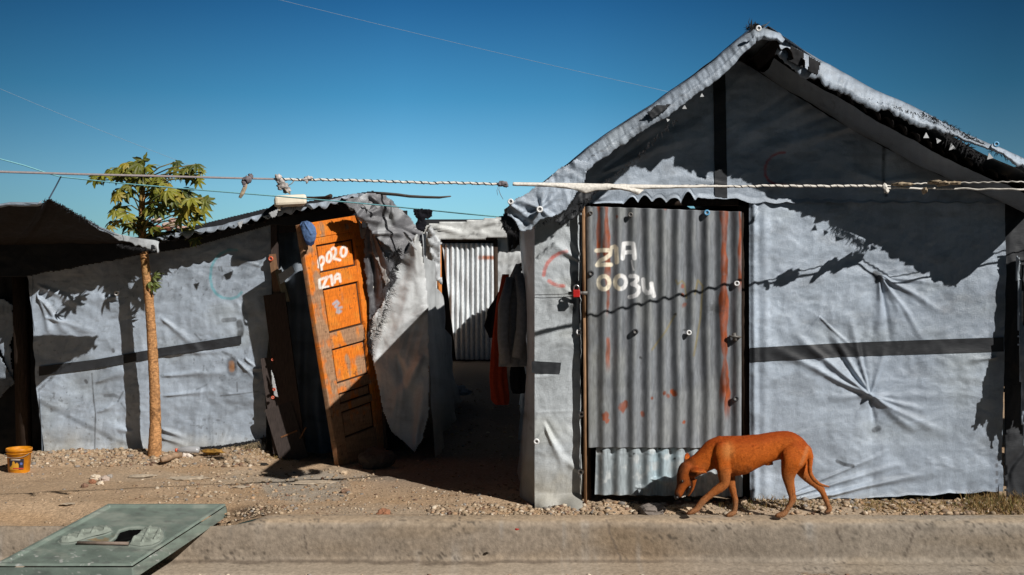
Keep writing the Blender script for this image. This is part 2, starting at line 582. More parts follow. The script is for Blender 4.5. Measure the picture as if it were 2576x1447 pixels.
def fringe(mb, pts, n, length, jitter=0.5, width=0.004, down=Vector((0, -0.2, -1)), col=(0.05, 0.05, 0.05)):
    """frayed threads along a polyline of points"""
    pts = [Vector(p) for p in pts]
    L = [0]
    for a, b in zip(pts[:-1], pts[1:]): L.append(L[-1] + (b - a).length)
    for _ in range(n):
        s = random.uniform(0, L[-1])
        k = max(i for i in range(len(pts) - 1) if L[i] <= s)
        t = (s - L[k]) / max(1e-6, L[k + 1] - L[k])
        p = pts[k].lerp(pts[k + 1], t) + Vector((random.gauss(0, .004), random.gauss(0, .006), random.gauss(0, .004)))
        d = (down + Vector((random.gauss(0, jitter), random.gauss(0, jitter * 0.5), random.gauss(0, jitter)))).normalized()
        l = length * random.uniform(0.3, 1.2)
        m = p + d * l * 0.5 + Vector((random.gauss(0, .1), 0, random.gauss(0, .1))) * l
        e = p + d * l + Vector((random.gauss(0, .2), 0, random.gauss(0, .2) - 0.1)) * l
        w = Vector((d.z, 0.3, -d.x)).normalized() * width * random.uniform(0.5, 1.3)
        mb.add([p - w, p + w, m + w * 0.7, m - w * 0.7, e], [(0, 1, 2, 3), (3, 2, 4)], col)

def polysheet(name, parent, mat, poly, Y, res=0.008, disp=None, col=None, depth=None, thick=0.004, rag=0.0, seed=0):
    """a cloth piece with the given outline (layout units) hanging at depth Y (number or f(px,py))"""
    xs = [p[0] for p in poly]; ys = [p[1] for p in poly]
    x0, x1, y0, y1 = min(xs), max(xs), min(ys), max(ys)
    Ym = Y if not callable(Y) else float(np.mean(Y(np.array(xs, float), np.array(ys, float))))
    r = res * F / Ym
    nu, nv = max(2, int((x1 - x0) / r)), max(2, int((y1 - y0) / r))
    def pf(U, V):
        px = x0 + (x1 - x0) * U; py = y1 + (y0 - y1) * V
        yy = Y(px, py) if callable(Y) else np.full_like(px, Y)
        if disp is not None: yy = yy - disp(px, py, None)
        return np.stack([(px - CX) * yy / F, yy, ZC - (py - CY) * yy / F], 1)
    def mk(c, U, V):
        px = x0 + (x1 - x0) * U; py = y1 + (y0 - y1) * V
        if rag:
            px = px + rag * fbm(px / 14, py / 14, 3, seed + 77)
            py = py + rag * fbm(px / 14, py / 14, 3, seed + 78)
        return in_poly(px, py, poly)
    return sheet(name, parent, mat, pf, nu, nv, col, mk, thick=thick)

# bottle caps and washers that hold the tarpaulins: one mesh per kind, copied
def cap_mesh(name, mats):
    mb = MB()
    mb.lathe((0, 0, 0), [(0.017, 0.0), (0.0185, 0.003), (0.0185, 0.011), (0.016, 0.014), (0.009, 0.014), (0.0085, 0.009), (0.0, 0.009)], 20, 'Y')
    me = bpy.data.meshes.new(name)
    me.from_pydata(mb.v, [], mb.f)
    n = 20
    me.materials.append(mats[0]); me.materials.append(mats[1])
    for i, p in enumerate(me.polygons):
        p.use_smooth = True
        p.material_index = 1 if i >= 5 * n else 0
    return me
CAPS = {'white': cap_mesh('bottle_cap_white', (M['capwhite'], M['nail'])),
        'blue': cap_mesh('bottle_cap_blue', (M['capblue'], M['nail'])),
        'dark': cap_mesh('bottle_cap_dark', (M['capdark'], M['nail'])),
        'red': cap_mesh('bottle_cap_red', (M['capred'], M['nail'])),
        'grey': cap_mesh('bottle_cap_grey', (M['nail'], M['capdark']))}
CAPLABEL = {'white': 'white bottle cap nailed through', 'blue': 'blue bottle cap nailed through', 'dark': 'dark rubber cap',
            'red': 'red bottle cap nailed through', 'grey': 'dull metal nail washer'}
def cap(x, y, Y, kind, parent, s=1.0):
    o = bpy.data.objects.new('bottle_cap', CAPS[kind])
    COL.objects.link(o)
    o.parent = parent
    o.location = P(x, y, Y) - origin(parent)
    o.scale = (s, s, s)
    o.rotation_euler = (R(random.uniform(-8, 8)), 0, R(random.uniform(-10, 10)))
    o['label'] = CAPLABEL[kind]
    return o

# ================================================================== the setting
def ground_h(x, y):
    x = np.asarray(x, float); y = np.asarray(y, float)
    near = sstep(60, 15, np.abs(x)) * sstep(60, 20, y)
    h = 0.022 * fbm(x / 0.9, y / 0.7, 4, 3) * near + 0.009 * fbm(x / 0.16, y / 0.14, 4, 4) * near
    h = h - 0.006
    # rubble bank along the foot of the left shack
    h = h + 0.05 * sstep(7.7, 8.6, y) * sstep(-1.75, -2.1, x) * sstep(-4.2, -3.9, x) * (1 + 0.5 * fbm(x / 0.3, y / 0.3, 2, 8))
    h = h - 0.05 * sstep(-3.6, -4.0, x) * sstep(7.2, 7.8, y)
    # bank at the foot of the right shack
    h = h + 0.035 * sstep(6.45, 6.7, y) * sstep(0.1, 0.5, x)
    # broken ledge under the slab
    h = h - 0.075 * sstep(-1.45, -1.75, x) * sstep(-3.4, -2.9, x) * sstep(6.95, 6.62, y)
    # step down to the concrete edge
    h = h - 0.004 * sstep(6.55, 6.4, y)
    # back of the lane rises a little
    h = h + 0.05 * sstep(10, 19, y)
    return h

def soil_col(px, py, pos):
    x, y = pos[:, 0], pos[:, 1]
    c = np.array((0.46, 0.325, 0.21))[None, :] * (1 + 0.22 * fbm(x / 0.5, y / 0.5, 5, 31))[:, None]
    g = sstep(0.0, 0.5, fbm(x / 0.9, y / 0.6, 4, 33))
    c = mix(c, np.array((0.41, 0.33, 0.245)), g * 0.7)
    o = sstep(0.1, 0.6, fbm(x / 0.6, y / 0.35, 4, 35))
    c = mix(c, np.array((0.42, 0.27, 0.15)), o * 0.6)
    # damp patch behind the slab, grey cement skim by the left door, lane floor painted dark for its shade
    w = sstep(62, 20, np.hypot((px - 635) * 0.75, (py - 1289) * 3.0) + 16 * fbm(px / 25, py / 12, 3, 36))
    c = mix(c, (0.085, 0.055, 0.035), w * 0.85)
    s = sstep(150, 100, np.hypot((px - 760) * 1.0, (py - 1222) * 3.4) + 45 * fbm(px / 50, py / 30, 3, 38)) * (px > 560)
    c = mix(c, (0.36, 0.33, 0.28), s * 0.7)
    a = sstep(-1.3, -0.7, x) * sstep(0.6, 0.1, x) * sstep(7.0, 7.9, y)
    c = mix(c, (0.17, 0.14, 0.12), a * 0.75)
    return c

EDGE_Y = 6.44
gx = np.unique(np.round(np.concatenate([-np.geomspace(5.0, 170, 28), np.arange(-5.0, 4.6, 0.022), np.geomspace(4.6, 170, 28)]), 4))
gy = np.unique(np.round(np.concatenate([np.arange(EDGE_Y, 9.2, 0.02), np.arange(9.2, 13, 0.08), np.geomspace(13, 320, 40)]), 4))
def gpos(U, V):
    return np.stack([U, V, ground_h(U, V)], 1)
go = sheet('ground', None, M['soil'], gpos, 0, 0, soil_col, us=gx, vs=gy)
tag(go, 'dry sandy ground strewn with gravel in front of the shacks', 'ground', kind='structure')

# concrete kerb: top, sloping face and the lower ledge, one run of concrete along the road
KPROF = [(6.56, -0.06), (6.52, -0.012), (6.46, 0.0), (6.40, 0.001), (6.362, -0.003), (6.335, -0.012), (6.314, -0.030), (6.300, -0.058), (6.290, -0.095),
         (6.282, -0.14), (6.276, -0.19), (6.268, -0.222), (6.24, -0.232), (6.18, -0.236), (6.10, -0.24), (6.05, -0.244), (6.03, -0.256), (6.02, -0.31)]
def resample(pr, n):
    L = [0]
    for a, b in zip(pr[:-1], pr[1:]): L.append(L[-1] + math.hypot(a[0] - b[0], a[1] - b[1]))
    t = np.linspace(0, L[-1], n)
    return np.interp(t, L, [p[0] for p in pr]), np.interp(t, L, [p[1] for p in pr])
kY, kZ = resample(KPROF, 56)
def kpos(U, V):
    i = np.clip((V * 55).round().astype(int), 0, 55)
    y, z = kY[i].copy(), kZ[i].copy()
    x = U
    n = 0.008 * fbm(x / 0.8, V * 3, 4, 51) + 0.0035 * fbm(x / 0.06, V * 18, 3, 52)
    ledge = sstep(0.70, 0.78, V) * sstep(0.2, 1.9, x)             # towards the right the ledge melts into the face
    z = z - ledge * 0.02
    z = z - 0.085 * sstep(-1.40, -1.70, x) * sstep(-3.4, -2.9, x) * sstep(0.40, 0.2, V) * sstep(0.0, 0.08, V + 0.05)
    y = y - n * 0.8 + 0.02 * fbm(x / 2.2, x * 0 + 3.3, 2, 55)
    z = z + n * 0.5
    chip = sstep(0.25, 0.5, fbm(x / 0.16, V * 2, 3, 58)) * sstep(-0.005, -0.015, z) * sstep(-0.07, -0.045, z)
    y = y + 0.018 * chip; z = z - 0.010 * chip
    pit = sstep(0.45, 0.55, fbm(x / 0.04, V * 26, 2, 57))
    y = y + pit * 0.006
    return np.stack([x, y, z], 1)
def kcol(px, py, pos):
    x, z = pos[:, 0], pos[:, 2]
    c = np.array((0.325, 0.268, 0.21))[None, :] * (1 + 0.22 * fbm(x / 0.7, z / 0.2, 5, 61) + 0.05 * fbm(x / 0.05, z / 0.4, 3, 62))[:, None]
    b = sstep(0.9, 0.2, np.abs(x - 0.72) / 0.42 + 0.4 * fbm(x / 0.3, z / 0.2, 3, 63)) * sstep(0.0, -0.06, z)
    c = mix(c, (0.26, 0.19, 0.125), b * 0.75)
    w = sstep(0.25, 0.6, fbm(x / 0.06, z / 0.5, 3, 64)) * sstep(0.1, 0.5, fbm(x / 0.7, z / 0.5, 2, 65))
    c = mix(c, (0.43, 0.41, 0.38), w * 0.5)
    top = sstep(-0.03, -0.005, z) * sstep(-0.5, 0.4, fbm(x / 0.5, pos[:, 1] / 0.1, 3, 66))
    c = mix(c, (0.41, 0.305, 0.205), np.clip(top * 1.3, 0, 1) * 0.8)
    ch = sstep(0.2, 0.45, fbm(x / 0.16, z / .06, 3, 59)) * sstep(-0.005, -0.015, z) * sstep(-0.08, -0.05, z)
    c = mix(c, (0.20, 0.165, 0.13), ch * 0.5)
    fade = sstep(-.1, .5, fbm(x / 0.5, z / 0.12, 4, 94))
    c = mix(c, (0.30, 0.225, 0.15), fade * 0.45)
    p = sstep(0.42, 0.52, fbm(x / 0.022, z / 0.018 + pos[:, 1] / 0.02, 2, 67)) * sstep(-0.2, 0.4, fbm(x / 0.3, z / 0.1, 2, 68))
    c = mix(c, (0.09, 0.075, 0.06), p * 0.8)
    c = c * (1 + 0.16 * fbm(x / 0.02, z / 0.02 + pos[:, 1] / 0.02, 3, 96))[:, None]
    g = sstep(0.5, 2.4, x)
    c = mix(c, c * np.array((0.90, 0.94, 0.98)), g)
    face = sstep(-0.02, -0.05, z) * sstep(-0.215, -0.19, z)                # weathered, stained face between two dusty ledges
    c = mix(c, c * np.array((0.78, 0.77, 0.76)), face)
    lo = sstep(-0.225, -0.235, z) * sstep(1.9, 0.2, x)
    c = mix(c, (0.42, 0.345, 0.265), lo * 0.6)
    ln_ = sstep(.008, .003, np.abs(z + 0.226 + 0.004 * fbm(x / .15, x * 0, 3, 97))) * sstep(1.6, 0.6, x)
    c = mix(c, (0.13, 0.10, 0.075), ln_ * .75)            # thin dark line along the foot of the face
    jl_ = sstep(0.012, 0.004, np.abs(((x + 0.35 + 0.02 * fbm(z / 0.05, z * 0, 2, 69)) % 1.9) - 0.95)) * 0.0
    for (x0, z0, x1, z1) in ((-1.2, -.02, -1.16, -.22), (0.55, -.01, 0.62, -.21), (1.86, -.03, 1.9, -.12), (2.34, -.02, 2.25, -.2)):
        d_, _ = seg_dist(x + 0.015 * fbm(z / .04, x * 0, 3, 70), z, x0, z0, x1, z1)
        c = mix(c, (0.10, 0.08, 0.065), sstep(.006, .002, d_) * .8)
    return c
kx = np.unique(np.round(np.concatenate([np.linspace(-60, -4, 60), np.arange(-4, 4, 0.012), np.linspace(4, 60, 60)]), 4))
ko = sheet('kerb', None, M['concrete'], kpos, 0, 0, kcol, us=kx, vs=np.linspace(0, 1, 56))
tag(ko, 'rough grey concrete kerb and drain edge along the road', 'kerb', kind='structure')

# dirt road at the near side
def rpos(U, V):
    near = sstep(14, 5, np.abs(U)) * sstep(-3, 3, V)
    return np.stack([U, V, -0.268 + near * (0.014 * fbm(U / 0.25, V / 0.25, 4, 71) + 0.012 * fbm(U / 0.9, V / 0.5, 3, 72))], 1)
def rcol(px, py, pos):
    x, y = pos[:, 0], pos[:, 1]
    c = np.array((0.34, 0.26, 0.19))[None, :] * (1 + 0.25 * fbm(x / 0.25, y / 0.2, 5, 73))[:, None]
    c = mix(c, (0.14, 0.10, 0.07), sstep(0.0, 0.5, fbm(x / 0.35, y / 0.2, 4, 74)) * 0.7)
    return mix(c, np.array((0.045, 0.044, 0.043)), sstep(5.75, 5.45, y + 0.1 * fbm(x / 0.4, y / 0.4, 3, 76)))      # road out of view coloured dark to cut bounced light
rx = np.unique(np.round(np.concatenate([np.linspace(-170, -4, 40), np.arange(-4, 4, 0.025), np.linspace(4, 170, 40)]), 4))
ry = np.unique(np.round(np.concatenate([np.linspace(-120, 4, 40), np.arange(4.0, 6.2, 0.025)]), 4))
ro = sheet('road', None, M['soil'], rpos, 0, 0, rcol, us=rx, vs=ry)
tag(ro, 'dusty road, darkened out of view, with a pebbly edge below the concrete kerb', 'road', kind='structure')

# ================================================================== the right-hand shack
WY = 6.75
def W(x, y, Y=WY): return P(x, y, Y)
RXZ = (1.455, 2.81); REZ = (3.20, 1.81); LEZ = (-0.03, 1.76)
RDROP = 0.075                                        # the right-hand sheets lie lower than the ridge cover
def roof_z(x):
    x = np.asarray(x, float)
    r = RXZ[1] - RDROP + (x - RXZ[0]) * (REZ[1] - RXZ[1] + RDROP) / (REZ[0] - RXZ[0]) - 0.06 * np.sin(np.clip((x - RXZ[0]) / (REZ[0] - RXZ[0]), 0, 1) * math.pi)
    l = RXZ[1] + (x - RXZ[0]) * (LEZ[1] - RXZ[1]) / (LEZ[0] - RXZ[0])
    return np.minimum(r, l)

shack = thing('tarp_shack', 'large gabled grey tarpaulin shack with a corrugated metal door marked Z1A 0034', 'shack', (1.5, 6.75, 0))

# -- front wall, left of the door
RED = (0.60, 0.085, 0.05)
arc_left = [[(1425, 633), (1408, 637), (1392, 646), (1378, 661), (1370, 678), (1368, 692)], [(1381, 707), (1388, 712), (1396, 716), (1405, 719), (1418, 720)]]
cr_l = [(1461, 655, 1385, 600, 9, 0.016), (1461, 655, 1378, 630, 12, -0.008), (1461, 640, 1420, 570, 8, 0.01), (1462, 752, 1385, 700, 10, 0.010),
        (1462, 752, 1380, 800, 12, 0.008), (1375, 1075, 1420, 1180, 9, 0.018), (1375, 1060, 1440, 1170, 12, -0.010), (1452, 1185, 1380, 1120, 14, 0.010),
        (1462, 840, 1400, 870, 9, 0.007), (1350, 1110, 1400, 1050, 8, 0.008), (1352, 950, 1440, 945, 5, 0.004), (1350, 1040, 1460, 1028, 4, 0.004)]
def left_post(p, U, V):
    p = p.copy()
    p[:, 1] -= 0.012 * np.exp(-((U - 0.0) / 0.1) ** 2) * 0
    fl = sstep(0.055, 0.0, V)                                   # the foot of the sheet folds out over the ground
    p[:, 1] -= fl * (0.05 + 0.10 * U) * (1 + 0.4 * np.sin(U * 9))
    p[:, 2] -= fl * 0.004 * np.sin(U * 7)
    p[:, 0] += 0.006 * fbm(V * 9, U * 0 + 1, 3, 5) * sstep(0.75, 1, U)
    return p
soot = ([[(1447, 690), (1446, 720), (1442, 760), (1440, 782)]], 9, (0.03, 0.03, 0.03), 0.85)
lp = sheet('wall_tarp', shack, M['tarp'], quad_pos((P(1345, 1278, WY), P(1463, 1284, WY - .02), P(1463, 500, WY), P(1345, 500, WY)),
           wrinkle(11, 0.0085, 80, 60, cr_l, 0.010), left_post), 60, 260,
           tarp_col(np.array((0.47, 0.505, 0.53)), 11, 1130, [(arc_left, 4.5, RED, 0.85), soot], 0.2, 0.10))
lp['label'] = 'narrow tarpaulin panel with a red painted arc'

# side wall down the lane, round the corner from that panel
def side_pos(U, V):
    y = WY + 0.0 + U * 6.2
    z = 1.86 * V - 0.01
    x = np.full_like(U, P(1345, 1000, WY).x) - 0.055 * np.exp(-(U / 0.06) ** 2) * 0 - 0.10 * sstep(0.0, 0.05, U) * (0.35 + 0.65 * (2 * V - 1) ** 2) + 0.06 * U
    x = x + 0.03 * fbm(y / 0.5, z / 0.6, 3, 15) * sstep(0, 0.03, U)
    return np.stack([x, y, z], 1)
sheet('side_wall_tarp', shack, M['tarp'], side_pos, 150, 80, tarp_col(TARP, 16, 1120))

# -- front wall, right of the door
cr_r = []
for (x, y, w, a) in ((1925, 868, 13, .016), (1985, 838, 13, .02), (2060, 822, 16, -.015), (2085, 835, 12, .022), (2135, 790, 14, .018), (2160, 850, 9, -.014),
                     (2310, 1088, 14, .024), (2265, 1055, 10, -.018), (2390, 1105, 14, .014), (2330, 1035, 10, .012), (2215, 1110, 12, -.010), (2230, 870, 12, .010),
                     (1960, 1000, 20, .006), (2100, 1150, 22, .006), (2420, 1000, 20, .006)):
    cr_r.append((2189, 996, x, y, w, a))
for (x, y, w, a) in ((2270, 800, 12, .014), (2310, 840, 12, -.011), (2330, 862, 11, .016), (2395, 800, 12, .010), (2300, 740, 10, .008), (2215, 860, 14, .012), (2420, 720, 12, .006),
                     (2245, 880, 10, -.010)):
    cr_r.append((2208, 700, x, y, w, a))
cr_r += [(1965, 1268, 2330, 1198, 9, .022), (1965, 1255, 2280, 1170, 9, .015), (1975, 1245, 2250, 1135, 7, .010), (2000, 1275, 2480, 1240, 7, .014),
         (1888, 560, 1925, 500, 10, .01), (2060, 800, 2160, 890, 6, .006), (2060, 800, 2020, 850, 6, .006), (2500, 900, 2420, 905, 10, .008)]
hole1 = ([[(2203, 690), (2212, 697), (2208, 704)]], 9, (0.012, 0.012, 0.014), 1.0)
holes = [hole1, ([[(2200, 1082), (2210, 1078)]], 7, (0.015, 0.015, 0.017), 1.0), ([[(2106, 1160), (2122, 1168), (2146, 1173)]], 4.5, (0.015, 0.015, 0.017), 1.0),
         
         ([[(2548, 620), (2549, 632)]], 5, (0.03, 0.03, 0.03), 1.0)]
def right_post(p, U, V):
    p = p.copy()
    p[:, 0] += 0.010 * fbm(V * 8, U * 0, 3, 6) * sstep(0.8, 1, U)
    # rolled hem by the door jamb
    p[:, 1] -= 0.018 * np.exp(-((U - 0.018) / 0.012) ** 2) + 0.010 * np.exp(-((U - 0.06) / 0.02) ** 2)
    p[:, 2] += sstep(0.03, 0.0, V) * 0.012 * fbm(U * 14, U * 0, 3, 7)
    return p
cr_r = [(a_, b_, c_, d_, w_ * 0.75, h_ * 1.5) for (a_, b_, c_, d_, w_, h_) in cr_r]
disp_r = wrinkle(21, 0.0082, 120, 60, cr_r, 0.014)
def weave_rows(d, seed, rows=13.0):
    def f(px, py, pos):
        # fine regular puckers where the sheet is stretched
        k = np.sin(px / 6.5 + 2.2 * fbm(px / 70, py / 30, 2, seed + 1)) * sstep(0.0, 0.5, np.sin(py / rows + 2 * fbm(px / 160, py / 120, 2, seed)))
        return d(px, py, pos) + 0.0018 * k * sstep(-0.3, 0.3, fbm(px / 170, py / 150, 2, seed + 2))
    return f
disp_r = weave_rows(disp_r, 91)
CR = (P(1886, 1262, WY), P(2522, 1238, WY), P(2530, 478, WY), P(1884, 478, WY))
rt_base = tarp_col(TARP * 1.06, 21, 1230, holes, 0.10, 0.08)
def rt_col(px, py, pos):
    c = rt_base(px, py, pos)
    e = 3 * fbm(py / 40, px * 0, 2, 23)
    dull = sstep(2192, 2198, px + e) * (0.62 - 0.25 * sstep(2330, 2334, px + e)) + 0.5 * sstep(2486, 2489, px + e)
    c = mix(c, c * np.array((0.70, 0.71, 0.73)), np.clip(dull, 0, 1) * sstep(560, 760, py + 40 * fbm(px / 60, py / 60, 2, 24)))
    st_ = sstep(5, 1.5, np.abs(px - 2508 + 2 * fbm(py / 20, px * 0, 2, 25))) * sstep(1140, 1160, py) * (np.sin(py / 3.2) > -0.2)
    c = mix(c, (0.10, 0.10, 0.11), st_ * .7)
    pale = sstep(70, 10, np.abs(px - 1960 + 40 * fbm(py / 120, px * 0, 2, 26))) * sstep(-.2, .4, fbm(px / 40, py / 40, 3, 27))
    return mix(c, c * 1.18, pale * .5)
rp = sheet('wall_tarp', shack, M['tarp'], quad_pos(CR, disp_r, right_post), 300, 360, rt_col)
rp['label'] = 'wide creased tarpaulin panel with a black band across it'
# its return at the right end of the house
def rside_pos(U, V):
    y = WY + U * 6.2
    x = P(2522, 1000, WY).x - 0.02 + 0.02 * fbm(y / 0.5, V * 3, 3, 18)
    return np.stack([x + 0 * U, y, 2.03 * V], 1)
sheet('side_wall_tarp', shack, M['tarp'], rside_pos, 60, 40, tarp_col(TARP, 19))
def back_pos(U, V):
    x = 0.17 + U * 2.8
    return np.stack([x, 12.93 + 0 * U, (roof_z(x) - 0.06) * V], 1)
sheet('back_wall_tarp', shack, M['tarp'], back_pos, 60, 40, tarp_col(TARP, 20))

# -- gable above the door and the panels
def gz0(x):
    # lower edge: loose scallops where the sheet hangs over the door
    px = CX + x / WY * F
    z = ZC - (500 - CY) * WY / F + 0 * x
    door = sstep(1470, 1500, px) * sstep(1880, 1850, px)
    sc = np.abs(np.sin((px - 1495) / 36.0 * math.pi)) ** 0.8
    zone = sstep(1545, 1600, px) * sstep(1765, 1735, px)
    z = z - 0.012 + door * (-0.020 + 0.062 * sc * zone * (0.55 + 0.8 * vnoise(px / 36, px * 0, 4)) + 0.030 * sstep(1735, 1765, px) + 0.006 * fbm(px / 20, px * 0, 2, 9))
    z = z - (1 - door) * (0.008 + 0.012 * np.abs(np.sin(px / 17.0)))
    return z
cr_g = [(1915, 160, 1640, 420, 26, .02), (1915, 160, 1700, 380, 22, -.016), (2200, 300, 1880, 400, 16, .016), (2150, 260, 1850, 390, 14, -.014), (2090, 230, 1840, 360, 14, .014),
        (2030, 205, 1830, 340, 12, -.012), (2225, 460, 2100, 420, 16, .012), (2225, 455, 2400, 440, 14, .010), (2225, 300, 2420, 400, 18, .014), (1815, 470, 1640, 440, 16, .008),
        (1500, 500, 1560, 470, 10, .014), (1490, 470, 1700, 350, 14, .012), (1520, 430, 1800, 330, 12, .012), (1520, 420, 1790, 270, 12, -.012), (1905, 480, 2100, 445, 12, .010)]
disp_g = wrinkle(31, 0.009, 150, 60, cr_g, 0.018)
GX0, GX1 = P(1345, 500, WY).x, P(2528, 500, WY).x
def gable_base(U, V):
    x = GX0 + (GX1 - GX0) * U
    z0 = gz0(x); z1 = np.maximum(roof_z(x) - 0.035, z0 + 0.01)
    return x, z0 + (z1 - z0) * V
def gable_pos(U, V, off=0.012):
    x, z = gable_base(U, V)
    y = np.full_like(x, WY - off)
    px, py = CX + x / WY * F, CY - (z - ZC) / WY * F
    y = y - disp_g(px, py, None) * sstep(0, 0.06, V) - 0.016 * sstep(0.05, 0.0, V)
    return np.stack([x, y, z], 1)
arc_g = [[(1973, 384), (1958, 385), (1942, 393), (1930, 407), (1924, 424), (1925, 441), (1934, 455), (1948, 463), (1975, 466)]]
seam = ([[(2224, 285), (2224, 380), (2222, 470), (2228, 492)]], 4, (0.03, 0.03, 0.032), 0.9)
gb = sheet('gable_tarp', shack, M['tarp'], gable_pos, 320, 200, tarp_col(TARP * 1.08, 31, None, [(arc_g, 3.2, (0.45, 0.05, 0.06), 0.9), seam], 0.15, 0.08))

# black bands sewn on the sheets
def band_on(cpx, disp, name, off, Y0=WY, nu=120, nv=8):
    c = [P(x, y, Y0) for (x, y) in cpx]
    return sheet(name, shack, M['band'], quad_pos(c, lambda px, py, p: disp(px, py, p) + off), nu, nv)
def right_band_pos(U, V):
    # follows the sheet it is sewn to
    px = 1886 + (2522 - 1886) * U
    py = np.interp(px, [1886, 2140, 2522], [911, 897, 884]) - np.interp(px, [1886, 2140, 2522], [36, 35, 36]) * V
    a = np.array(CR[0]); p = np.stack([(px - CX) * WY / F, np.full_like(px, WY), ZC - (py - CY) * WY / F], 1)
    h = disp_r(px, py, None)
    u = (px - 1886) / (2522 - 1886)
    p[:, 1] -= h + 0.004 + 0.018 * np.exp(-((u - 0.018) / 0.012) ** 2) + 0.010 * np.exp(-((u - 0.06) / 0.02) ** 2)
    return p
sheet('black_band', shack, M['band'], right_band_pos, 200, 8)
def left_band_pos(U, V):
    px = 1338 + (1462 - 1338) * U
    py = np.interp(px, [1338, 1462], [938, 945]) - 30 * V
    h = wrinkle(11, 0.0085, 80, 60, cr_l, 0.010)(px, py, None)
    return np.stack([(px - CX) * WY / F, WY - h - 0.006 - 0 * px, ZC - (py - CY) * WY / F], 1)
sheet('black_band', shack, M['band'], left_band_pos, 60, 8)
def gband_pos(U, V):
    xc = np.interp(V, [0, 1], [1812, 1807]); px = xc + (U - 0.5) * 31
    py = 500 - (500 - 170) * V
    h = disp_g(px, py, None)
    return np.stack([(px - CX) * WY / F, WY - 0.018 - h, ZC - (py - CY) * WY / F], 1)
sheet('black_band', shack, M['band'], gband_pos, 6, 120)

# -- roof sheets: corrugations run from front to back, so the front edge is a row of teeth
def roof_fn(e, yf0, yf1, seed, amp=0.016, lam=0.088):
    def f(U, V):
        x = RXZ[0] + (e[0] - RXZ[0]) * U
        z0 = RXZ[1] - (RDROP if e[0] > 2 else 0.0)
        z = z0 + (e[1] - z0) * U
        L = math.hypot(e[0] - RXZ[0], e[1] - RXZ[1])
        s = U * L
        w = np.sin(s / lam * 2 * math.pi)
        tooth = np.abs((s / lam) % 1.0 - 0.5) * 2                  # the sheet ends are cut ragged, a tooth to each wave
        yf = yf0 + (yf1 - yf0) * U - (0.15 * sstep(0.17, 0.05, U) if e[0] > 2 else 0.0) + 0.05 - 0.085 * (1 - tooth) * (0.45 + 0.8 * vnoise(np.floor(s / lam), s * 0, seed)) + 0.02 * fbm(s / 0.4, s * 0, 2, seed + 1)
        y = yf + (13.1 - yf) * V ** 1.6
        z = z + amp * w + 0.02 * fbm(s / 0.5, y / 1.2, 2, seed + 2) * (U > 0.03) - (0.06 if e[0] > 2 else 0.0) * np.sin(U * math.pi)
        return np.stack([x, y, z], 1)
    return f
sheet('roof_sheet', shack, M['oldmetal'], roof_fn(REZ, 6.29, 6.33, 41), 330, 26, thick=0.004)
sheet('roof_sheet', shack, M['oldmetal'], roof_fn(LEZ, 6.15, 6.22, 44, 0.010), 300, 26, thick=0.004)
# tarpaulin laid over the roof
def rooftarp_fn(e, yf, seed, lift=0.03):
    def f(U, V):
        x = RXZ[0] + (e[0] - RXZ[0]) * U * 1.01
        z = RXZ[1] + (e[1] - RXZ[1]) * U * 1.01 + lift + 0.025 * fbm(U * 5, V * 7, 3, seed) * (U > 0.02) - (0.06 if e[0] > 2 else 0.0) * np.sin(U * math.pi)
        y0 = yf - (0.14 * sstep(0.16, 0.04, U) if e[0] > 2 else 0.0)
        z = z - (0.030 * sstep(0.16, 0.05, U) if e[0] > 2 else 0.0)
        return np.stack([x, y0 + (13.2 - y0) * V, z], 1)
    return f
sheet('roof_tarp', shack, M['tarp'], rooftarp_fn((3.24, 1.86), 6.32, 45), 60, 50, tarp_col(TARP, 45))
sheet('roof_tarp', shack, M['tarp'], rooftarp_fn(LEZ, 6.16, 46), 60, 50, tarp_col(TARP, 46))

def soffit_pos(U, V):
    x = RXZ[0] + 0.06 + (REZ[0] - RXZ[0] - 0.12) * U
    z = roof_z(x) - 0.028 - 0.05 * np.sin(V * math.pi) * (0.4 + 0.5 * vnoise(U * 9, U * 0, 48)) + 0.012 * fbm(U * 12, V * 3, 3, 47)
    return np.stack([x, 6.34 + 0.07 * U * 0 + 0.40 * V, z], 1)
sheet('soffit_tarp', shack, M['tarp'], soffit_pos, 160, 14, tarp_col(TARP * 0.55, 47))
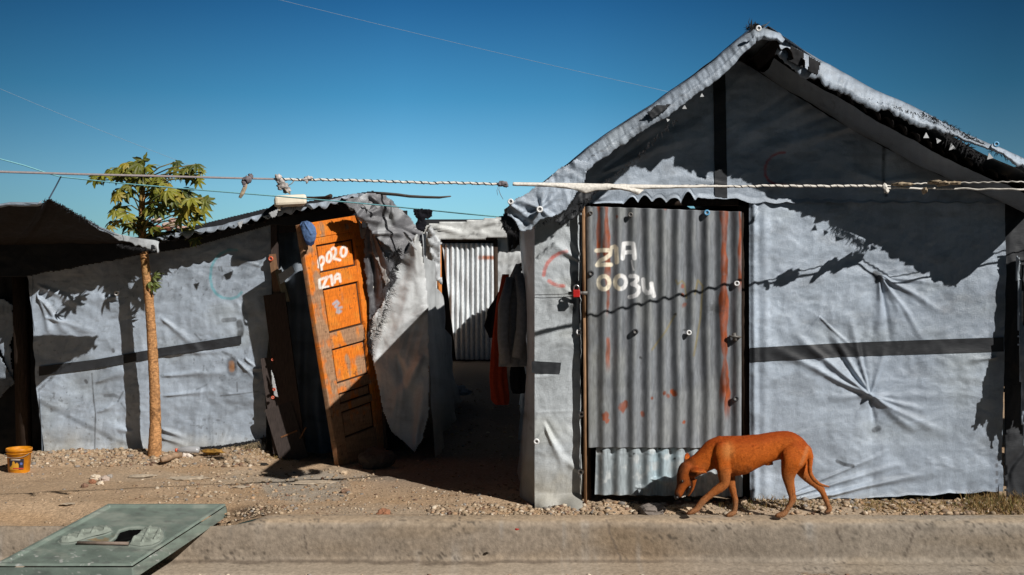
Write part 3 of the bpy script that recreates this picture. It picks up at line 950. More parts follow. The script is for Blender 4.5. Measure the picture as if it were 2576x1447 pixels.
# -- the strip of tarpaulin turned down over the front edge of the roof
def edge_strip(pts, wid, Y, name, seed, label=None, tear=0.0, nu=260, nv=16, colr=TARP, lump=0.012):
    pts = np.array(pts, float)
    L = np.concatenate([[0], np.cumsum(np.hypot(*(pts[1:] - pts[:-1]).T))])
    wid = np.array(wid, float)
    tt = np.linspace(0, 1, len(wid))
    def f(U, V):
        s = U * L[-1]
        x = np.interp(s, L, pts[:, 0]) + 1.2 * fbm(s / 60, s * 0, 3, seed)
        y = np.interp(s, L, pts[:, 1]) + 2.0 * fbm(s / 70, s * 0 + 5, 3, seed + 1)
        w = np.interp(U, tt, wid) * (1 + tear * fbm(s / 18, s * 0, 4, seed + 2) + 0.12 * fbm(s / 90, s * 0, 2, seed + 3))
        dx = np.interp(s + 20, L, pts[:, 0]) - np.interp(s - 20, L, pts[:, 0])
        dy = np.interp(s + 20, L, pts[:, 1]) - np.interp(s - 20, L, pts[:, 1])
        n = np.hypot(dx, dy) + 1e-6
        nx, ny = -dy / n, dx / n                                    # to the lower side of the line
        nx, ny = nx * 0.75, ny * 0.75 + 0.3
        X, Yp = x + nx * w * V, y + ny * w * V
        yy = (Y(U) if callable(Y) else Y) - 0.05 * np.sin(V * 2.2) - lump * fbm(s / 40, V * 2.2, 3, seed + 4) - lump * 1.3 * fbm(s / 8, V * 1.0, 2, seed + 5) - 0.012 * sstep(0.56, 0.62, V) + 0.10 * sstep(0.14, 0.0, V)
        return np.stack([(X - CX) * yy / F, yy, ZC - (Yp - CY) * yy / F], 1)
    def c(px, py, pos):
        k = tarp_col(colr, seed, None, (), 0.8, 0.25)(px, py, pos)
        return k
    o = sheet(name, shack, M['tarp'], f, nu, nv, c, thick=0.004)
    if label: o['label'] = label
    return o
edge_strip([(1283, 527), (1340, 488), (1400, 436), (1480, 368), (1560, 312), (1640, 262), (1680, 232), (1740, 190), (1800, 145), (1850, 102), (1893, 68), (1925, 70), (1962, 84), (1975, 100)],
           [52, 64, 60, 54, 50, 48, 48, 50, 46, 42, 40, 30, 14], lambda U: 6.16 - 0.02 * U, 'roof_edge_strip', 51, 'pale tarpaulin strip folded over the left roof edge', 0.10, 300, 18, TARP, 0.004)
edge_strip([(1968, 92), (2000, 112), (2060, 148), (2130, 186), (2200, 226), (2260, 252), (2322, 280), (2370, 306), (2430, 336), (2490, 362), (2520, 374)],
           [56, 52, 48, 45, 42, 38, 32, 24, 16, 14], lambda U: 6.26 + 0.06 * sstep(0.0, 0.3, U), 'roof_edge_strip', 53, 'pale torn tarpaulin strip on the right roof edge', 0.30, 240, 14, TARP * 1.0, 0.005)
edge_strip([(2495, 362), (2530, 378), (2570, 396), (2640, 432), (2728, 478)], [10, 22, 18, 26, 22], 6.29, 'roof_edge_strip', 54, None, 0.5, 80, 8)
# dark patches on the strips
polysheet('edge_patch', shack, M['band'], [(1628, 284), (1650, 266), (1690, 262), (1672, 278), (1640, 300)], 6.075, 0.006, lambda a, b, c: 0.01 * fbm(a / 20, b / 20, 2, 5), thick=0.003)
polysheet('edge_patch', shack, M['frayblack'], [(1990, 116), (2022, 132), (2018, 172), (1980, 152)], 6.19, 0.006, lambda a, b, c: 0.008 * fbm(a / 20, b / 20, 2, 6), thick=0.003)
polysheet('edge_patch', shack, M['frayblack'], [(2036, 142), (2064, 158), (2056, 190), (2032, 180)], 6.19, 0.006, lambda a, b, c: 0.008 * fbm(a / 20, b / 20, 2, 7), thick=0.003)
ridge_line = [P(x, y, 6.27) for (x, y) in ((2080, 210), (2150, 240), (2240, 268), (2330, 290), (2400, 318), (2450, 350), (2500, 378), (2540, 400))]
def fray(parent, mat, pts, n, length, *a):
    m_ = MB(); fringe(m_, pts, n, length, *a)
    return m_.build('frayed_edge', mat, parent, False)
fray(shack, M['frayblack'], ridge_line, 240, 0.03, 0.9, 0.0022)
fray(shack, M['frayblack'], [P(x, y, 6.27) for (x, y) in ((2320, 284), (2380, 312), (2440, 346), (2470, 362))], 130, 0.025, 1.3, 0.0028, Vector((0, -0.2, 0.1)))
fray(shack, M['frayblack'], [P(x, y, 6.26) for (x, y) in ((2380, 335), (2440, 375), (2470, 400))], 240, 0.05, 0.8, 0.004)
fray(shack, M['frayblack'], [P(x, y, 6.12) for (x, y) in ((1880, 72), (1905, 66))], 70, 0.035, 1.5, 0.004, Vector((0, 0, 0.3)))
fray(shack, M['frayblack'], [P(x, y, 6.10) for (x, y) in ((1420, 545), (1500, 480), (1600, 395), (1700, 300))], 130, 0.035, 0.6, 0.003)
for (x, y, r) in ((1766, 240, 6), (1722, 270, 7), (1680, 302, 5), (1605, 352, 4), (1465, 452, 4), (2330, 342, 9), (2360, 354, 8), (2395, 370, 11), (2490, 394, 10)):
    sc_ = MB()
    Y = 6.12 if x < 2000 else 6.25
    a = random.uniform(-0.5, 0.5)
    q = [P(x + r * math.cos(a + k), y + r * math.sin(a + k), Y + random.uniform(-.01, .01)) for k in (0.3, 2.2, 4.4)]
    q2 = [v + Vector((0, 0.004, 0)) for v in q]
    sc_.add(q + q2, [(0, 1, 2), (5, 4, 3), (0, 3, 4, 1), (1, 4, 5, 2), (2, 5, 3, 0)])
    sc_.build('tarp_scrap_sunspot', M['fraywhite_sunspot'], shack, False)  # pale triangles stand in for sun leaking under the eave

# -- the gathered bunch of cloth at the left eave
cr_b = [(1357, 527, 1300, 505, 8, .03), (1357, 527, 1330, 560, 8, .03), (1357, 527, 1420, 470, 10, .03), (1357, 527, 1395, 560, 9, .025), (1357, 527, 1290, 545, 8, -.02),
        (1357, 527, 1370, 470, 8, .02), (1357, 527, 1340, 480, 7, -.02), (1284, 512, 1340, 560, 8, .025), (1290, 540, 1335, 575, 7, -.02), (1284, 510, 1320, 500, 6, .02)]
polysheet('eave_cloth', shack, M['tarp'], [(1280, 515), (1300, 500), (1345, 474), (1400, 432), (1450, 400), (1478, 410), (1470, 455), (1440, 500), (1425, 528), (1385, 545), (1355, 555), (1335, 580), (1312, 582), (1290, 552), (1276, 540)],
          6.09, 0.006, wrinkle(61, 0.012, 40, 30, cr_b, 0.03), tarp_col(TARP * 1.02, 61, None, (), 0.8), rag=4)
for poly in ([(1258, 552), (1276, 530), (1290, 545), (1302, 572), (1296, 592), (1282, 582), (1274, 590), (1266, 574)], [(1392, 556), (1430, 528), (1462, 478), (1486, 462), (1494, 480), (1472, 524), (1440, 552), (1410, 566)]):
    polysheet('eave_cloth', shack, M['band'], poly, 6.16, 0.006, wrinkle(62, 0.012, 40, 30, (), 0.03), rag=6, seed=3)
fray(shack, M['frayblack'], [P(x, y, 6.1) for (x, y) in ((1340, 575), (1370, 556), (1400, 548), (1430, 528))], 40, 0.022, 0.9, 0.002)
fray(shack, M['frayblack'], [P(x, y, 6.1) for (x, y) in ((1262, 555), (1280, 575), (1300, 590))], 45, 0.035, 1.0, 0.003)
cap(1357, 527, 6.03, 'white', shack, 1.0)
cap(1285, 508, 6.05, 'white', shack, 0.9)
cap(1907, 72, 6.03, 'white', shack, 0.9)
cap(2505, 364, 6.16, 'blue', shack, 0.9)

# -- torn strips hanging from the right eave
polysheet('torn_tarp', shack, M['tarp'], [(2656, 540), (2760, 540), (2760, 1000), (2722, 940), (2700, 1010), (2680, 950), (2656, 1040), (2636, 960), (2622, 985), (2612, 970), (2592, 1005), (2602, 930), (2624, 840), (2648, 680)],
          6.50, 0.01, wrinkle(64, 0.02, 30, 200, (), 0.03), tarp_col(TARP * 0.55, 64), rag=5, seed=5)
polysheet('torn_tarp', shack, M['tarp'], [(2556, 640), (2566, 655), (2580, 900), (2592, 1100), (2600, 1180), (2584, 1190), (2570, 1050), (2562, 850)],
          6.66, 0.01, wrinkle(65, 0.02, 16, 200, (), 0.02), tarp_col(TARP * 0.9, 65), rag=3, seed=6)
polysheet('torn_tarp', shack, M['band'], [(2524, 470), (2600, 470), (2600, 1255), (2530, 1250), (2522, 900)], 6.80, 0.012, wrinkle(66, 0.015, 30, 200, (), 0.02), rag=3, seed=8)

# -- the metal door with its frame
DY = 6.705
LAM = 37.2
def corr(px, py, amp=0.0115):
    d = 3.0 * fbm(px / 90, py / 200, 2, 71)
    return amp * np.cos((px - 1484 + d) / LAM * 2 * math.pi) + 0.004 * fbm(px / 60, py / 110, 3, 72)
def z_paint():
    s, ox, oy = 2.893, 1650, 550
    q = lambda pts: [((ox + x / s) / 1.1603, (oy + y / s) / 1.1603) for (x, y) in pts]
    L = [q([(262, 526), (320, 522), (382, 524), (378, 560), (340, 590), (300, 608), (272, 642)]), q([(268, 648), (320, 645), (386, 645)]),
         q([(392, 500), (420, 492), (430, 505), (433, 560), (436, 624)]),
         q([(484, 592), (488, 540), (492, 468), (540, 464), (572, 468), (580, 520), (584, 590)]), q([(490, 545), (540, 538), (580, 540)]),
         q(ell(326, 797, 46, 56)), q(ell(466, 793, 46, 56)),
         q([(552, 742), (585, 740), (606, 752), (606, 775), (588, 797), (566, 808), (596, 818), (618, 838), (620, 872), (600, 900), (568, 914), (545, 918)]),
         q([(658, 770), (660, 815), (668, 858), (690, 884), (716, 880), (730, 850)]), q([(726, 805), (732, 850), (748, 908)])]
    thin = [q([(560, 610), (566, 650), (578, 690)])]
    return L, thin
ZL, ZT = z_paint()
def vstreak(px, py, x0, w, y0, y1, seed):
    x = x0 + 3.5 * fbm(py / 45, py * 0, 3, seed)
    ww = w * (0.75 + 0.5 * fbm(py / 60, py * 0 + 3, 3, seed + 1))
    return sstep(ww + 2.0, ww - 2.0, np.abs(px - x)) * sstep(y0 - 5, y0 + 5, py) * sstep(y1 + 25, y1 - 25, py)
def door_col(px, py, pos):
    c = np.array((0.178, 0.192, 0.21))[None, :] * (1 + 0.40 * fbm(px / 45, py / 170, 5, 73) + 0.30 * fbm(px / 9, py / 70, 3, 74))[:, None]
    c = mix(c, (0.26, 0.27, 0.26), sstep(0.0, 0.6, fbm(px / 60, py / 130, 4, 75)) * 0.6)
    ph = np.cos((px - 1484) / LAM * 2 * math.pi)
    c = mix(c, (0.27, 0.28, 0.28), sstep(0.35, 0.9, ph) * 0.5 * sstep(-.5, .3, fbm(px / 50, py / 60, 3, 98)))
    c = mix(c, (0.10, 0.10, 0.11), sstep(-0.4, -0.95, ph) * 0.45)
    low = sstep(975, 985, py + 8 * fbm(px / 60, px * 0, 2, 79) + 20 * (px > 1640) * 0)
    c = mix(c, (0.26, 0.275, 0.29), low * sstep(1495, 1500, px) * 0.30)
    dirt = sstep(90, 10, np.abs(px - 1478)) * sstep(500, 800, py) * sstep(1250, 1000, py) * (0.6 + 0.5 * fbm(px / 20, py / 20, 3, 76))
    c = mix(c, (0.10, 0.095, 0.08), dirt * 0.6)
    rust = np.zeros_like(px)
    for a in ((1505, 7, 515, 640, 1), (1526, 10, 515, 690, 2), (1529, 7, 690, 780, 3), (1528, 6.5, 850, 920, 4), (1820, 11, 515, 700, 5), (1822, 13, 690, 1000, 6), (1829, 7, 930, 1040, 7), (1862, 6, 520, 720, 8)):
        rust = np.maximum(rust, vstreak(px, py, *a))
    for (x, y, r) in ((1565, 1026, 9), (1572, 1018, 8), (1523, 1047, 9), (1527, 1058, 6), (1617, 1042, 6), (1690, 985, 5), (1697, 990, 7), (1680, 995, 4), (1720, 1062, 3), (1672, 988, 4),
                      (1716, 722, 5), (1716, 742, 4), (1722, 768, 5), (1640, 1002, 2), (1675, 522, 5), (1552, 545, 3)):
        rust = np.maximum(rust, sstep(r + 2, r - 2, np.hypot(px - x, (py - y) * 0.8) + 3 * fbm(px / 7, py / 7, 2, 77)))
    rust = np.clip(rust * (0.85 + 0.5 * fbm(px / 14, py / 30, 4, 78)), 0, 1)
    rc = np.array((0.25, 0.056, 0.016))[None, :] * (1 + 0.75 * fbm(px / 8, py / 40, 4, 80))[:, None]
    c = c * (1 - rust[:, None]) + rc * rust[:, None]
    gr = stroke_mask(px, py, [[(1700, 835 - 130), (1705, 715 - 0), (1715, 707), (1722, 715), (1727, 750)], [(1700, 790), (1670, 840), (1640, 880)], [(1768, 720), (1755, 700 + 5), (1748, 740)], [(1768, 720), (1762, 800), (1745, 895)]], 2.2, 2)
    c = mix(c, (0.26, 0.20, 0.05), gr * 0.55)
    for (x, y) in ((1593, 725), (1608, 765), (1700, 790), (1722, 832), (1735, 905), (1612, 900)):
        k = sstep(5, 1, np.hypot(px - x, py - y) + 5 * fbm(px / 6, py / 6, 2, 81))
        c = mix(c, (0.03, 0.03, 0.03), k * 0.9)
    sm = sstep(40, 6, np.hypot((px - 1800) * 1.0, (py - 778) * 1.5) + 30 * np.abs(fbm(px / 9, py / 7, 3, 83)))
    c = mix(c, (0.04, 0.04, 0.04), sm * 0.7)
    pm = np.maximum(stroke_mask(px, py, ZL, 5.2, 1.6), stroke_mask(px, py, ZT, 1.6, 1))
    pm = np.clip(pm * (0.86 + 0.3 * fbm(px / 10, py / 10, 3, 84)), 0, 1)
    wc = np.where((px < 1560)[:, None], np.array((0.82, 0.74, 0.58)), np.array((0.82, 0.82, 0.82)))
    return c * (1 - pm[:, None]) + wc * pm[:, None]
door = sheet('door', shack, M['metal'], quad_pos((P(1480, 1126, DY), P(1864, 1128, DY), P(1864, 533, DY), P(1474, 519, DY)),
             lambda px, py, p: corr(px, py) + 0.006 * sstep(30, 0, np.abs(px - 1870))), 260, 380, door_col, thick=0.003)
door['label'] = 'grey corrugated metal door streaked with orange rust'
def kick_col(px, py, pos):
    c = np.array((0.30, 0.34, 0.36))[None, :] * (1 + 0.25 * fbm(px / 50, py / 60, 4, 85) + 0.12 * fbm(px / 8, py / 60, 3, 86))[:, None]
    c = mix(c, (0.36, 0.47, 0.52), sstep(60, 10, np.abs(px - 1660) + 30 * fbm(px / 30, py / 30, 3, 87)) * 0.8)
    c = mix(c, (0.52, 0.54, 0.54), sstep(0.15, 0.5, fbm(px / 18, py / 24, 4, 88)) * 0.6)
    for (x, y) in ((1513, 1138), (1632, 1125), (1700, 1122), (1660, 1128), (1698, 1155), (1595, 1142)):
        k = sstep(4, 1, np.hypot(px - x, py - y) + 4 * fbm(px / 6, py / 6, 2, 89))
        c = mix(c, (0.02, 0.02, 0.02), k)
    return c
def kick_disp(px, py, p):
    h = corr(px, py, 0.013) + 0.012 * fbm(px / 25, py / 20, 3, 90) * sstep(1180, 1120, py)
    h = h + folds(px, py, [(1640, 1205, 1700, 1215, 8, .02), (1600, 1225, 1650, 1232, 8, .015)])
    return h
kp = sheet('kick_plate', door, M['metal'], quad_pos((P(1496, 1245, DY + .01), P(1868, 1250, DY + .01), P(1868, 1112, DY + .016), P(1500, 1114, DY + .016)), kick_disp), 220, 90, kick_col, thick=0.003)
kp['label'] = 'newer blue-grey metal strip across the foot of the door'
for (x, y, k, s) in ((1853, 713, 'white', .95), (1733, 837, 'white', .9), (1598, 835, 'dark', 1.0), (1486, 688, 'dark', 1.0), (1778, 536, 'blue', 1.0), (1850, 1003, 'dark', 1.0), (1586, 541, 'grey', .85), (1486, 536, 'grey', .7)):
    cap(x, y, DY - 0.012, k, door, s)
jl = MB()
jl.bar(P(1467.5, 520, 6.69), P(1470, 800, 6.69), 0.018, 0.03); jl.bar(P(1470, 800, 6.69), P(1473, 1285, 6.68), 0.016, 0.03)
jl.build('door_frame', M['palewood'], shack)['label'] = 'pale splintered wood strip at the left jamb'
jd = MB()
jd.bar(P(1472, 500, 6.80), P(1474, 1290, 6.80), 0.06, 0.05); jd.bar(P(1874, 500, 6.80), P(1876, 1262, 6.80), 0.09, 0.05)
jd.bar(P(1460, 508, 6.80), P(1890, 508, 6.80), 0.05, 0.05, up=Vector((0, -1, 0)))
jd.build('door_frame', M['darkwood'], shack)
for nm, bars in (('latch', ((P(1834, 846, 6.675), P(1864, 848, 6.675), 0.012, 0.02), (P(1846, 838, 6.68), P(1850, 858, 6.68), 0.02, 0.02))), ('hasp', ((P(1430, 738, 6.71), P(1478, 737, 6.67), 0.02, 0.008),))):
    lt = MB()
    for b_ in bars: lt.bar(*b_)
    lt.build(nm, M['nail'], door)
for (x, y) in ((1456, 835), (1463, 1042), (1350, 1110), (1461, 1186)):
    cap(x, y, WY - 0.03, 'white', shack, 1.0)
wr = MB()
wr.tube([P(1345, 742, WY - .02), P(1400, 741, WY - .025), P(1450, 738, WY - .03)], 0.0018, 5)
wr.tube([P(1461, 560, WY - .03), P(1457, 700, WY - .03), P(1458, 835, WY - .03), P(1463, 1042, WY - .03), P(1460, 1190, WY - .03), P(1464, 1270, WY - .03)], 0.0022, 5)
wr.build('tie_wire', M['darkcord'], shack)

# black sheet standing in for the dark interior behind the door gaps
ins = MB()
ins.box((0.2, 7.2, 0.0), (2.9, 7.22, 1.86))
ins.build('dark_backing', M['black_sheet'], shack, False)

# padlock on the hasp
lock = thing('padlock', 'small red padlock hanging at the left edge of the grey metal door', 'padlock', P(1450, 748, 6.66))
lm = MB()
lm.box(P(1441, 748, 6.672), P(1459, 729, 6.645))
lm.build('lock_body', M['red'], lock, False, bevel=0.004)
ls = MB()
c0 = P(1450, 729, 6.658)
ls.tube([c0 + Vector((0.015 * math.cos(a), 0, 0.016 * math.sin(a) + (0.012 if 0.2 < a < 3 else 0))) for a in np.linspace(0, math.pi, 12)], 0.0042, 8)
ls.build('shackle', M['steel'], lock)

# ================================================================== the left-hand shack
LY = 8.75
hut = thing('tarp_shack', 'low leaning grey tarpaulin shack with an orange panelled door marked 0020 Z1A', 'shack', (-2.4, 8.75, 0))
TEAL = (0.10, 0.36, 0.42)
def zq(pts, s=2.893, ox=0, oy=400):
    return [((ox + x / s) / 1.1603, (oy + y / s) / 1.1603) for (x, y) in pts]
arc_t = [zq([(2000, 955), (1930, 955), (1865, 985), (1815, 1035), (1785, 1100), (1776, 1190), (1790, 1270), (1825, 1325), (1880, 1358), (1950, 1366), (2005, 1350), (2040, 1312)])]
cr_w = [(85, 745, 180, 850, 12, .02), (85, 745, 130, 850, 10, .016), (90, 720, 260, 800, 16, .012), (110, 800, 240, 830, 10, .012), (405, 805, 520, 905, 14, .012), (405, 950, 600, 935, 12, .014), (405, 900, 590, 880, 9, .010),
        (410, 1000, 560, 985, 9, .012), (405, 1085, 470, 1110, 9, .02), (405, 1105, 470, 1122, 8, .018), (240, 960, 330, 930, 14, .014), (250, 1040, 330, 1010, 12, .010), (590, 905, 655, 960, 7, .014), (610, 900, 650, 930, 6, .012),
        (655, 670, 560, 640, 12, .008), (660, 660, 600, 760, 12, .008), (290, 740, 200, 760, 14, .010), (690, 930, 590, 925, 7, .012), (330, 1090, 260, 1075, 14, .014)]
ln_dark = lambda pts, w, o: ([pts], w, (0.05, 0.05, 0.05), o)
wall_marks = [(arc_t, 3.4, TEAL, 0.8), ln_dark([(231, 940), (236, 1010), (240, 1040), (238, 1140)], 1.6, .9),
              ln_dark([(596, 962), (597, 985)], 1.6, .8), ln_dark([(555, 996), (600, 992), (650, 985)], 1.6, .8), ln_dark([(562, 806), (590, 804)], 5.5, .9), ln_dark([(602, 812), (606, 830), (604, 842)], 8, .95),
              ln_dark([(550, 672), (552, 680)], 2.2, .9), ln_dark([(556, 672), (559, 682)], 2.2, .9), ln_dark([(284, 880), (285, 884)], 4, .9), ln_dark([(215, 958), (218, 962)], 4, .9),
              ln_dark([(264, 996), (285, 994), (300, 1000)], 4, .7), ln_dark([(297, 1010), (310, 985)], 2, .7), ln_dark([(305, 1015), (326, 1045)], 2, .6), ln_dark([(490, 840), (505, 856)], 2, .8), ln_dark([(495, 980), (520, 968)], 2, .5),
              ln_dark([(560, 885), (575, 892), (590, 905)], 3, .7), ([[(583, 912), (584, 932)]], 13, (0.035, 0.03, 0.03), 0.95), ([[(582, 914), (583, 930)]], 7, (0.33, 0.16, 0.07), 0.95)]
cr_w = [(a_, b_, c_, d_, w_ * 0.8, h_ * 1.4) for (a_, b_, c_, d_, w_, h_) in cr_w]
def wall_l_pos(U, V):
    # leaning quadrilateral: its left end slopes, the right end leans with the door post
    c = [P(112, 1150, LY), P(668, 1128, LY), P(688, 540, LY), P(66, 672, LY)]
    disp = weave_rows(wrinkle(101, 0.0115, 90, 50, cr_w, 0.02), 95)
    def post(p, U, V):
        p = p.copy()
        p[:, 0] += 0.02 * fbm(V * 7, U * 0, 3, 9) * (sstep(0.1, 0, U) + sstep(0.95, 1, U))
        p[:, 2] += sstep(0.06, 0, V) * 0.02 * fbm(U * 12, U * 0, 3, 10)
        p[:, 1] -= 0.03 * sstep(0.08, 0, V)
        return p
    return quad_pos(c, disp, post)(U, V)
wl = sheet('wall_tarp', hut, M['tarp'], wall_l_pos, 360, 300, tarp_col(TARP * 0.98, 101, 1060, wall_marks, 0.5, 0.10))
wdisp = weave_rows(wrinkle(101, 0.0115, 90, 50, cr_w, 0.02), 95)
def lband_pos(U, V):
    px = 98 + (607 - 98) * U
    py = np.interp(px, [98, 240, 405, 607], [946, 928, 898, 866]) - np.interp(px, [98, 607], [24, 22]) * V
    yy = LY - wdisp(px, py, None) - 0.008 - 0.004
    return np.stack([(px - CX) * yy / F, yy, ZC - (py - CY) * yy / F], 1)
sheet('black_band', hut, M['band'], lband_pos, 200, 8)
cap(294, 738, LY - .04, 'white', hut, 1.1)
cap(682, 651, LY - .05, 'red', hut, 1.1)
def ledge_pts(y0, pts): return [P(x, y, y0) for (x, y) in pts]
for (m_, y_, pts, n_, l_, jt, w_) in (('frayblack', .05, [(480, 1128), (560, 1122), (620, 1112), (668, 1102)], 700, .06, .35, .0035), ('fraytan', .07, [(560, 1128), (610, 1122), (650, 1112)], 160, .05, .4, .004), ('fraytan', .06, [(140, 1142), (300, 1134)], 200, .03, .7, .003)):
    fm = MB(); fringe(fm, ledge_pts(LY - y_, pts), n_, l_, jt, w_); fm.build('frayed_hem', M[m_], hut, False)
# fascia: dark sheet under the roof, also standing in for the shade there
polysheet('fascia_and_shade', hut, M['black_sheet'], [(-200, 600), (300, 605), (480, 570), (690, 520), (940, 480), (940, 575), (680, 566), (480, 622), (300, 650), (150, 676), (60, 694), (-200, 700)], 8.70, 0.006, wrinkle(103, .01), thick=0.01)

# -- roof: corrugated sheets with the teeth towards the front
ROOFL = [(-4.3, 8.47, 1.515), (-3.4, 8.46, 1.595), (-3.0, 8.47, 1.655), (-2.45, 8.53, 1.752), (-1.9, 8.53, 1.889), (-1.55, 8.53, 1.957), (-1.15, 8.50, 2.029)]
def lroof(x):
    a = np.array(ROOFL)
    return np.interp(x, a[:, 0], a[:, 1]), np.interp(x, a[:, 0], a[:, 2])
def lroof_pos(U, V):
    x = -4.3 + 3.15 * U
    yf, zf = lroof(x)
    w = np.sin(x / 0.088 * 2 * math.pi)
    tooth = np.abs((x / 0.088) % 1.0 - 0.5) * 2
    yf = yf + 0.05 - 0.085 * (1 - tooth) * (0.4 + 0.8 * vnoise(np.floor(x / 0.088), x * 0, 111))
    y = yf + (12.6 - yf) * V ** 1.5
    z = zf + 0.013 * w + 0.03 * V + 0.015 * fbm(x / 0.4, y, 2, 112)
    return np.stack([x, y, z], 1)
sheet('roof_sheet', hut, M['oldmetal'], lroof_pos, 380, 14, thick=0.004)
def ltarp_pos(U, V):
    x = -3.2 + 2.05 * U
    yf, zf = lroof(x)
    z = zf + 0.035 + 0.02 * fbm(x / 0.25, V * 4, 3, 113) - 0.03 * sstep(0.05, 0, V) * (0.7 + 0.8 * fbm(x / 0.09, x * 0, 3, 114)) - 0.03 * np.abs(np.sin(x / 0.088 * math.pi)) * sstep(0.06, 0, V)
    y = yf - 0.03 + (12.5 - yf) * V ** 1.8
    return np.stack([x, y, z], 1)
sheet('roof_tarp', hut, M['tarp'], ltarp_pos, 240, 40, tarp_col(TARP * 0.9, 113, None, (), 1.0, 0.25), thick=0.004)
for k, poly in enumerate(([(868, 509), (904, 512), (893, 527), (884, 530), (876, 522)], [(912, 514), (934, 516), (927, 531), (921, 526)], [(940, 515), (960, 517), (950, 528)], [(596, 560), (612, 556), (606, 575), (601, 570)],
                       [(676, 536), (700, 526), (694, 545), (684, 549)])):
    polysheet('tarp_scrap_sunspot', hut, M['fraywhite_sunspot'], poly, 8.30, 0.006, thick=0.003)
# dark crumpled sheet wrapped over the right corner of the roof
cr_c = [(900, 545, 960, 490, 10, .05), (900, 545, 1000, 520, 12, .05), (900, 545, 1010, 575, 12, .04), (940, 590, 1050, 590, 10, .04), (1050, 598, 960, 560, 10, -.03), (930, 490, 1010, 560, 10, .04), (985, 510, 1000, 600, 9, .04)]
def corner_col(px, py, pos):
    c = np.array((0.16, 0.16, 0.17))[None, :] * (1 + 0.4 * fbm(px / 40, py / 40, 4, 121))[:, None]
    c = mix(c, np.array((0.36, 0.37, 0.38)), sstep(14, 6, np.abs((px - 985) * 0.6 + (py - 550) * 0.55 + 8 * fbm(px / 20, py / 20, 2, 122))) * (px > 950) * 0.8)
    c = mix(c, np.array((0.48, 0.50, 0.52)), sstep(14, 6, np.hypot(px - 915, py - 494)) * 0.9)
    return c
polysheet('roof_corner_tarp', hut, M['tarp'], [(862, 512), (880, 500), (905, 494), (930, 486), (962, 489), (985, 504), (1008, 528), (1030, 548), (1048, 572), (1066, 588), (1052, 604), (1034, 612), (1022, 650), (1008, 655), (985, 630), (960, 608), (935, 585), (920, 560), (902, 556), (893, 530)],
          lambda px, py: 8.30 + 0.0022 * (px - 900), 0.008, wrinkle(121, 0.02, 50, 40, cr_c, 0.06), corner_col, rag=5, thick=0.004)
polysheet('tarp_scrap_sunspot', hut, M['fraywhite_sunspot'], [(1020, 584), (1038, 606), (1050, 628), (1046, 630), (1026, 606), (1014, 584)], 8.42, 0.006, thick=0.003)

# -- doorway: dark curtain, leaning boards, posts
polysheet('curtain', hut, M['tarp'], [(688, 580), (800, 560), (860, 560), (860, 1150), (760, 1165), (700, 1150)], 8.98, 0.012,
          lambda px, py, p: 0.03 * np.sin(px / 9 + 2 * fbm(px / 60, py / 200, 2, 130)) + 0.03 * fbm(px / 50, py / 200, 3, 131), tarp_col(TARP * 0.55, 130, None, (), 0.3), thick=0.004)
back = MB(); back.box((-2.0, 9.4, -0.1), (-0.9, 9.44, 2.0)); back.build('dark_backing', M['black_sheet'], hut, False)  # black sheet stands in for the dark inside the doorway
bd = MB()
bd.bar(P(686, 640, 8.72), P(700, 760, 8.70), 0.055, 0.03, (0.20, 0.11, 0.06)); bd.bar(P(700, 680, 8.70), P(722, 760, 8.68), 0.05, 0.02, (0.22, 0.19, 0.13))
bd.bar(P(690, 740, 8.68), P(742, 1135, 8.60), 0.17, 0.025, (0.07, 0.045, 0.035)); bd.bar(P(672, 900, 8.67), P(705, 1140, 8.60), 0.10, 0.02, (0.06, 0.045, 0.04))
bd.bar(P(745, 1120, 8.58), P(770, 1075, 8.57), 0.012, 0.012, (0.20, 0.09, 0.04)); bd.bar(P(707, 1100, 8.58), P(748, 1083, 8.57), 0.012, 0.012, (0.20, 0.09, 0.04))
bd.bar(P(700, 1020, 8.62), P(742, 1160, 8.56), 0.22, 0.02, (0.05, 0.038, 0.034))
bd.build('leaning_boards', M['wood'], hut, False, True)
polysheet('tarp_scrap_sunspot', hut, M['fraywhite_sunspot'], [(700, 690), (735, 668), (742, 684), (722, 702), (706, 716)], 8.64, 0.005, thick=0.003)
polysheet('tarp_scrap_sunspot', hut, M['fraywhite_sunspot'], [(682, 930), (688, 945), (697, 985), (700, 1000), (690, 996), (684, 965)], 8.60, 0.005, thick=0.003)
cap(690, 980, 8.58, 'red', hut, .7); cap(686, 1000, 8.58, 'red', hut, .7); cap(686, 905, 8.6, 'red', hut, .6)
dp = MB()
dp.bar(P(922, 548, 8.74), P(962, 1128, 8.66), 0.085, 0.06, (0.10, 0.055, 0.035)); dp.bar(P(925, 640, 8.70), P(934, 830, 8.68), 0.028, 0.02, (0.13, 0.07, 0.05))
dp.bar(P(897, 555, 8.64), P(905, 598, 8.64), 0.055, 0.03, (0.28, 0.25, 0.22)); dp.bar(P(914, 575, 8.63), P(918, 600, 8.63), 0.05, 0.03, (0.30, 0.27, 0.24))
dp.bar(P(690, 560, 8.74), P(700, 1140, 8.72), 0.05, 0.05, (0.05, 0.035, 0.03))
dp.bar(P(690, 575, 8.76), P(925, 545, 8.76), 0.09, 0.05, (0.03, 0.022, 0.02))
dp.build('door_frame', M['wood'], hut, False, True)
cap(924, 646, 8.64, 'red', hut, .8)
wt = MB(); wt.bar(P(926, 650, 8.63), P(931, 715, 8.63), 0.022, 0.012); wt.lathe(P(936, 722, 8.62), [(0, 0), (.016, .002), (.016, .012), (0, .014)], 14, 'Y'); wt.build('rag_ribbon', M['rope'], hut)

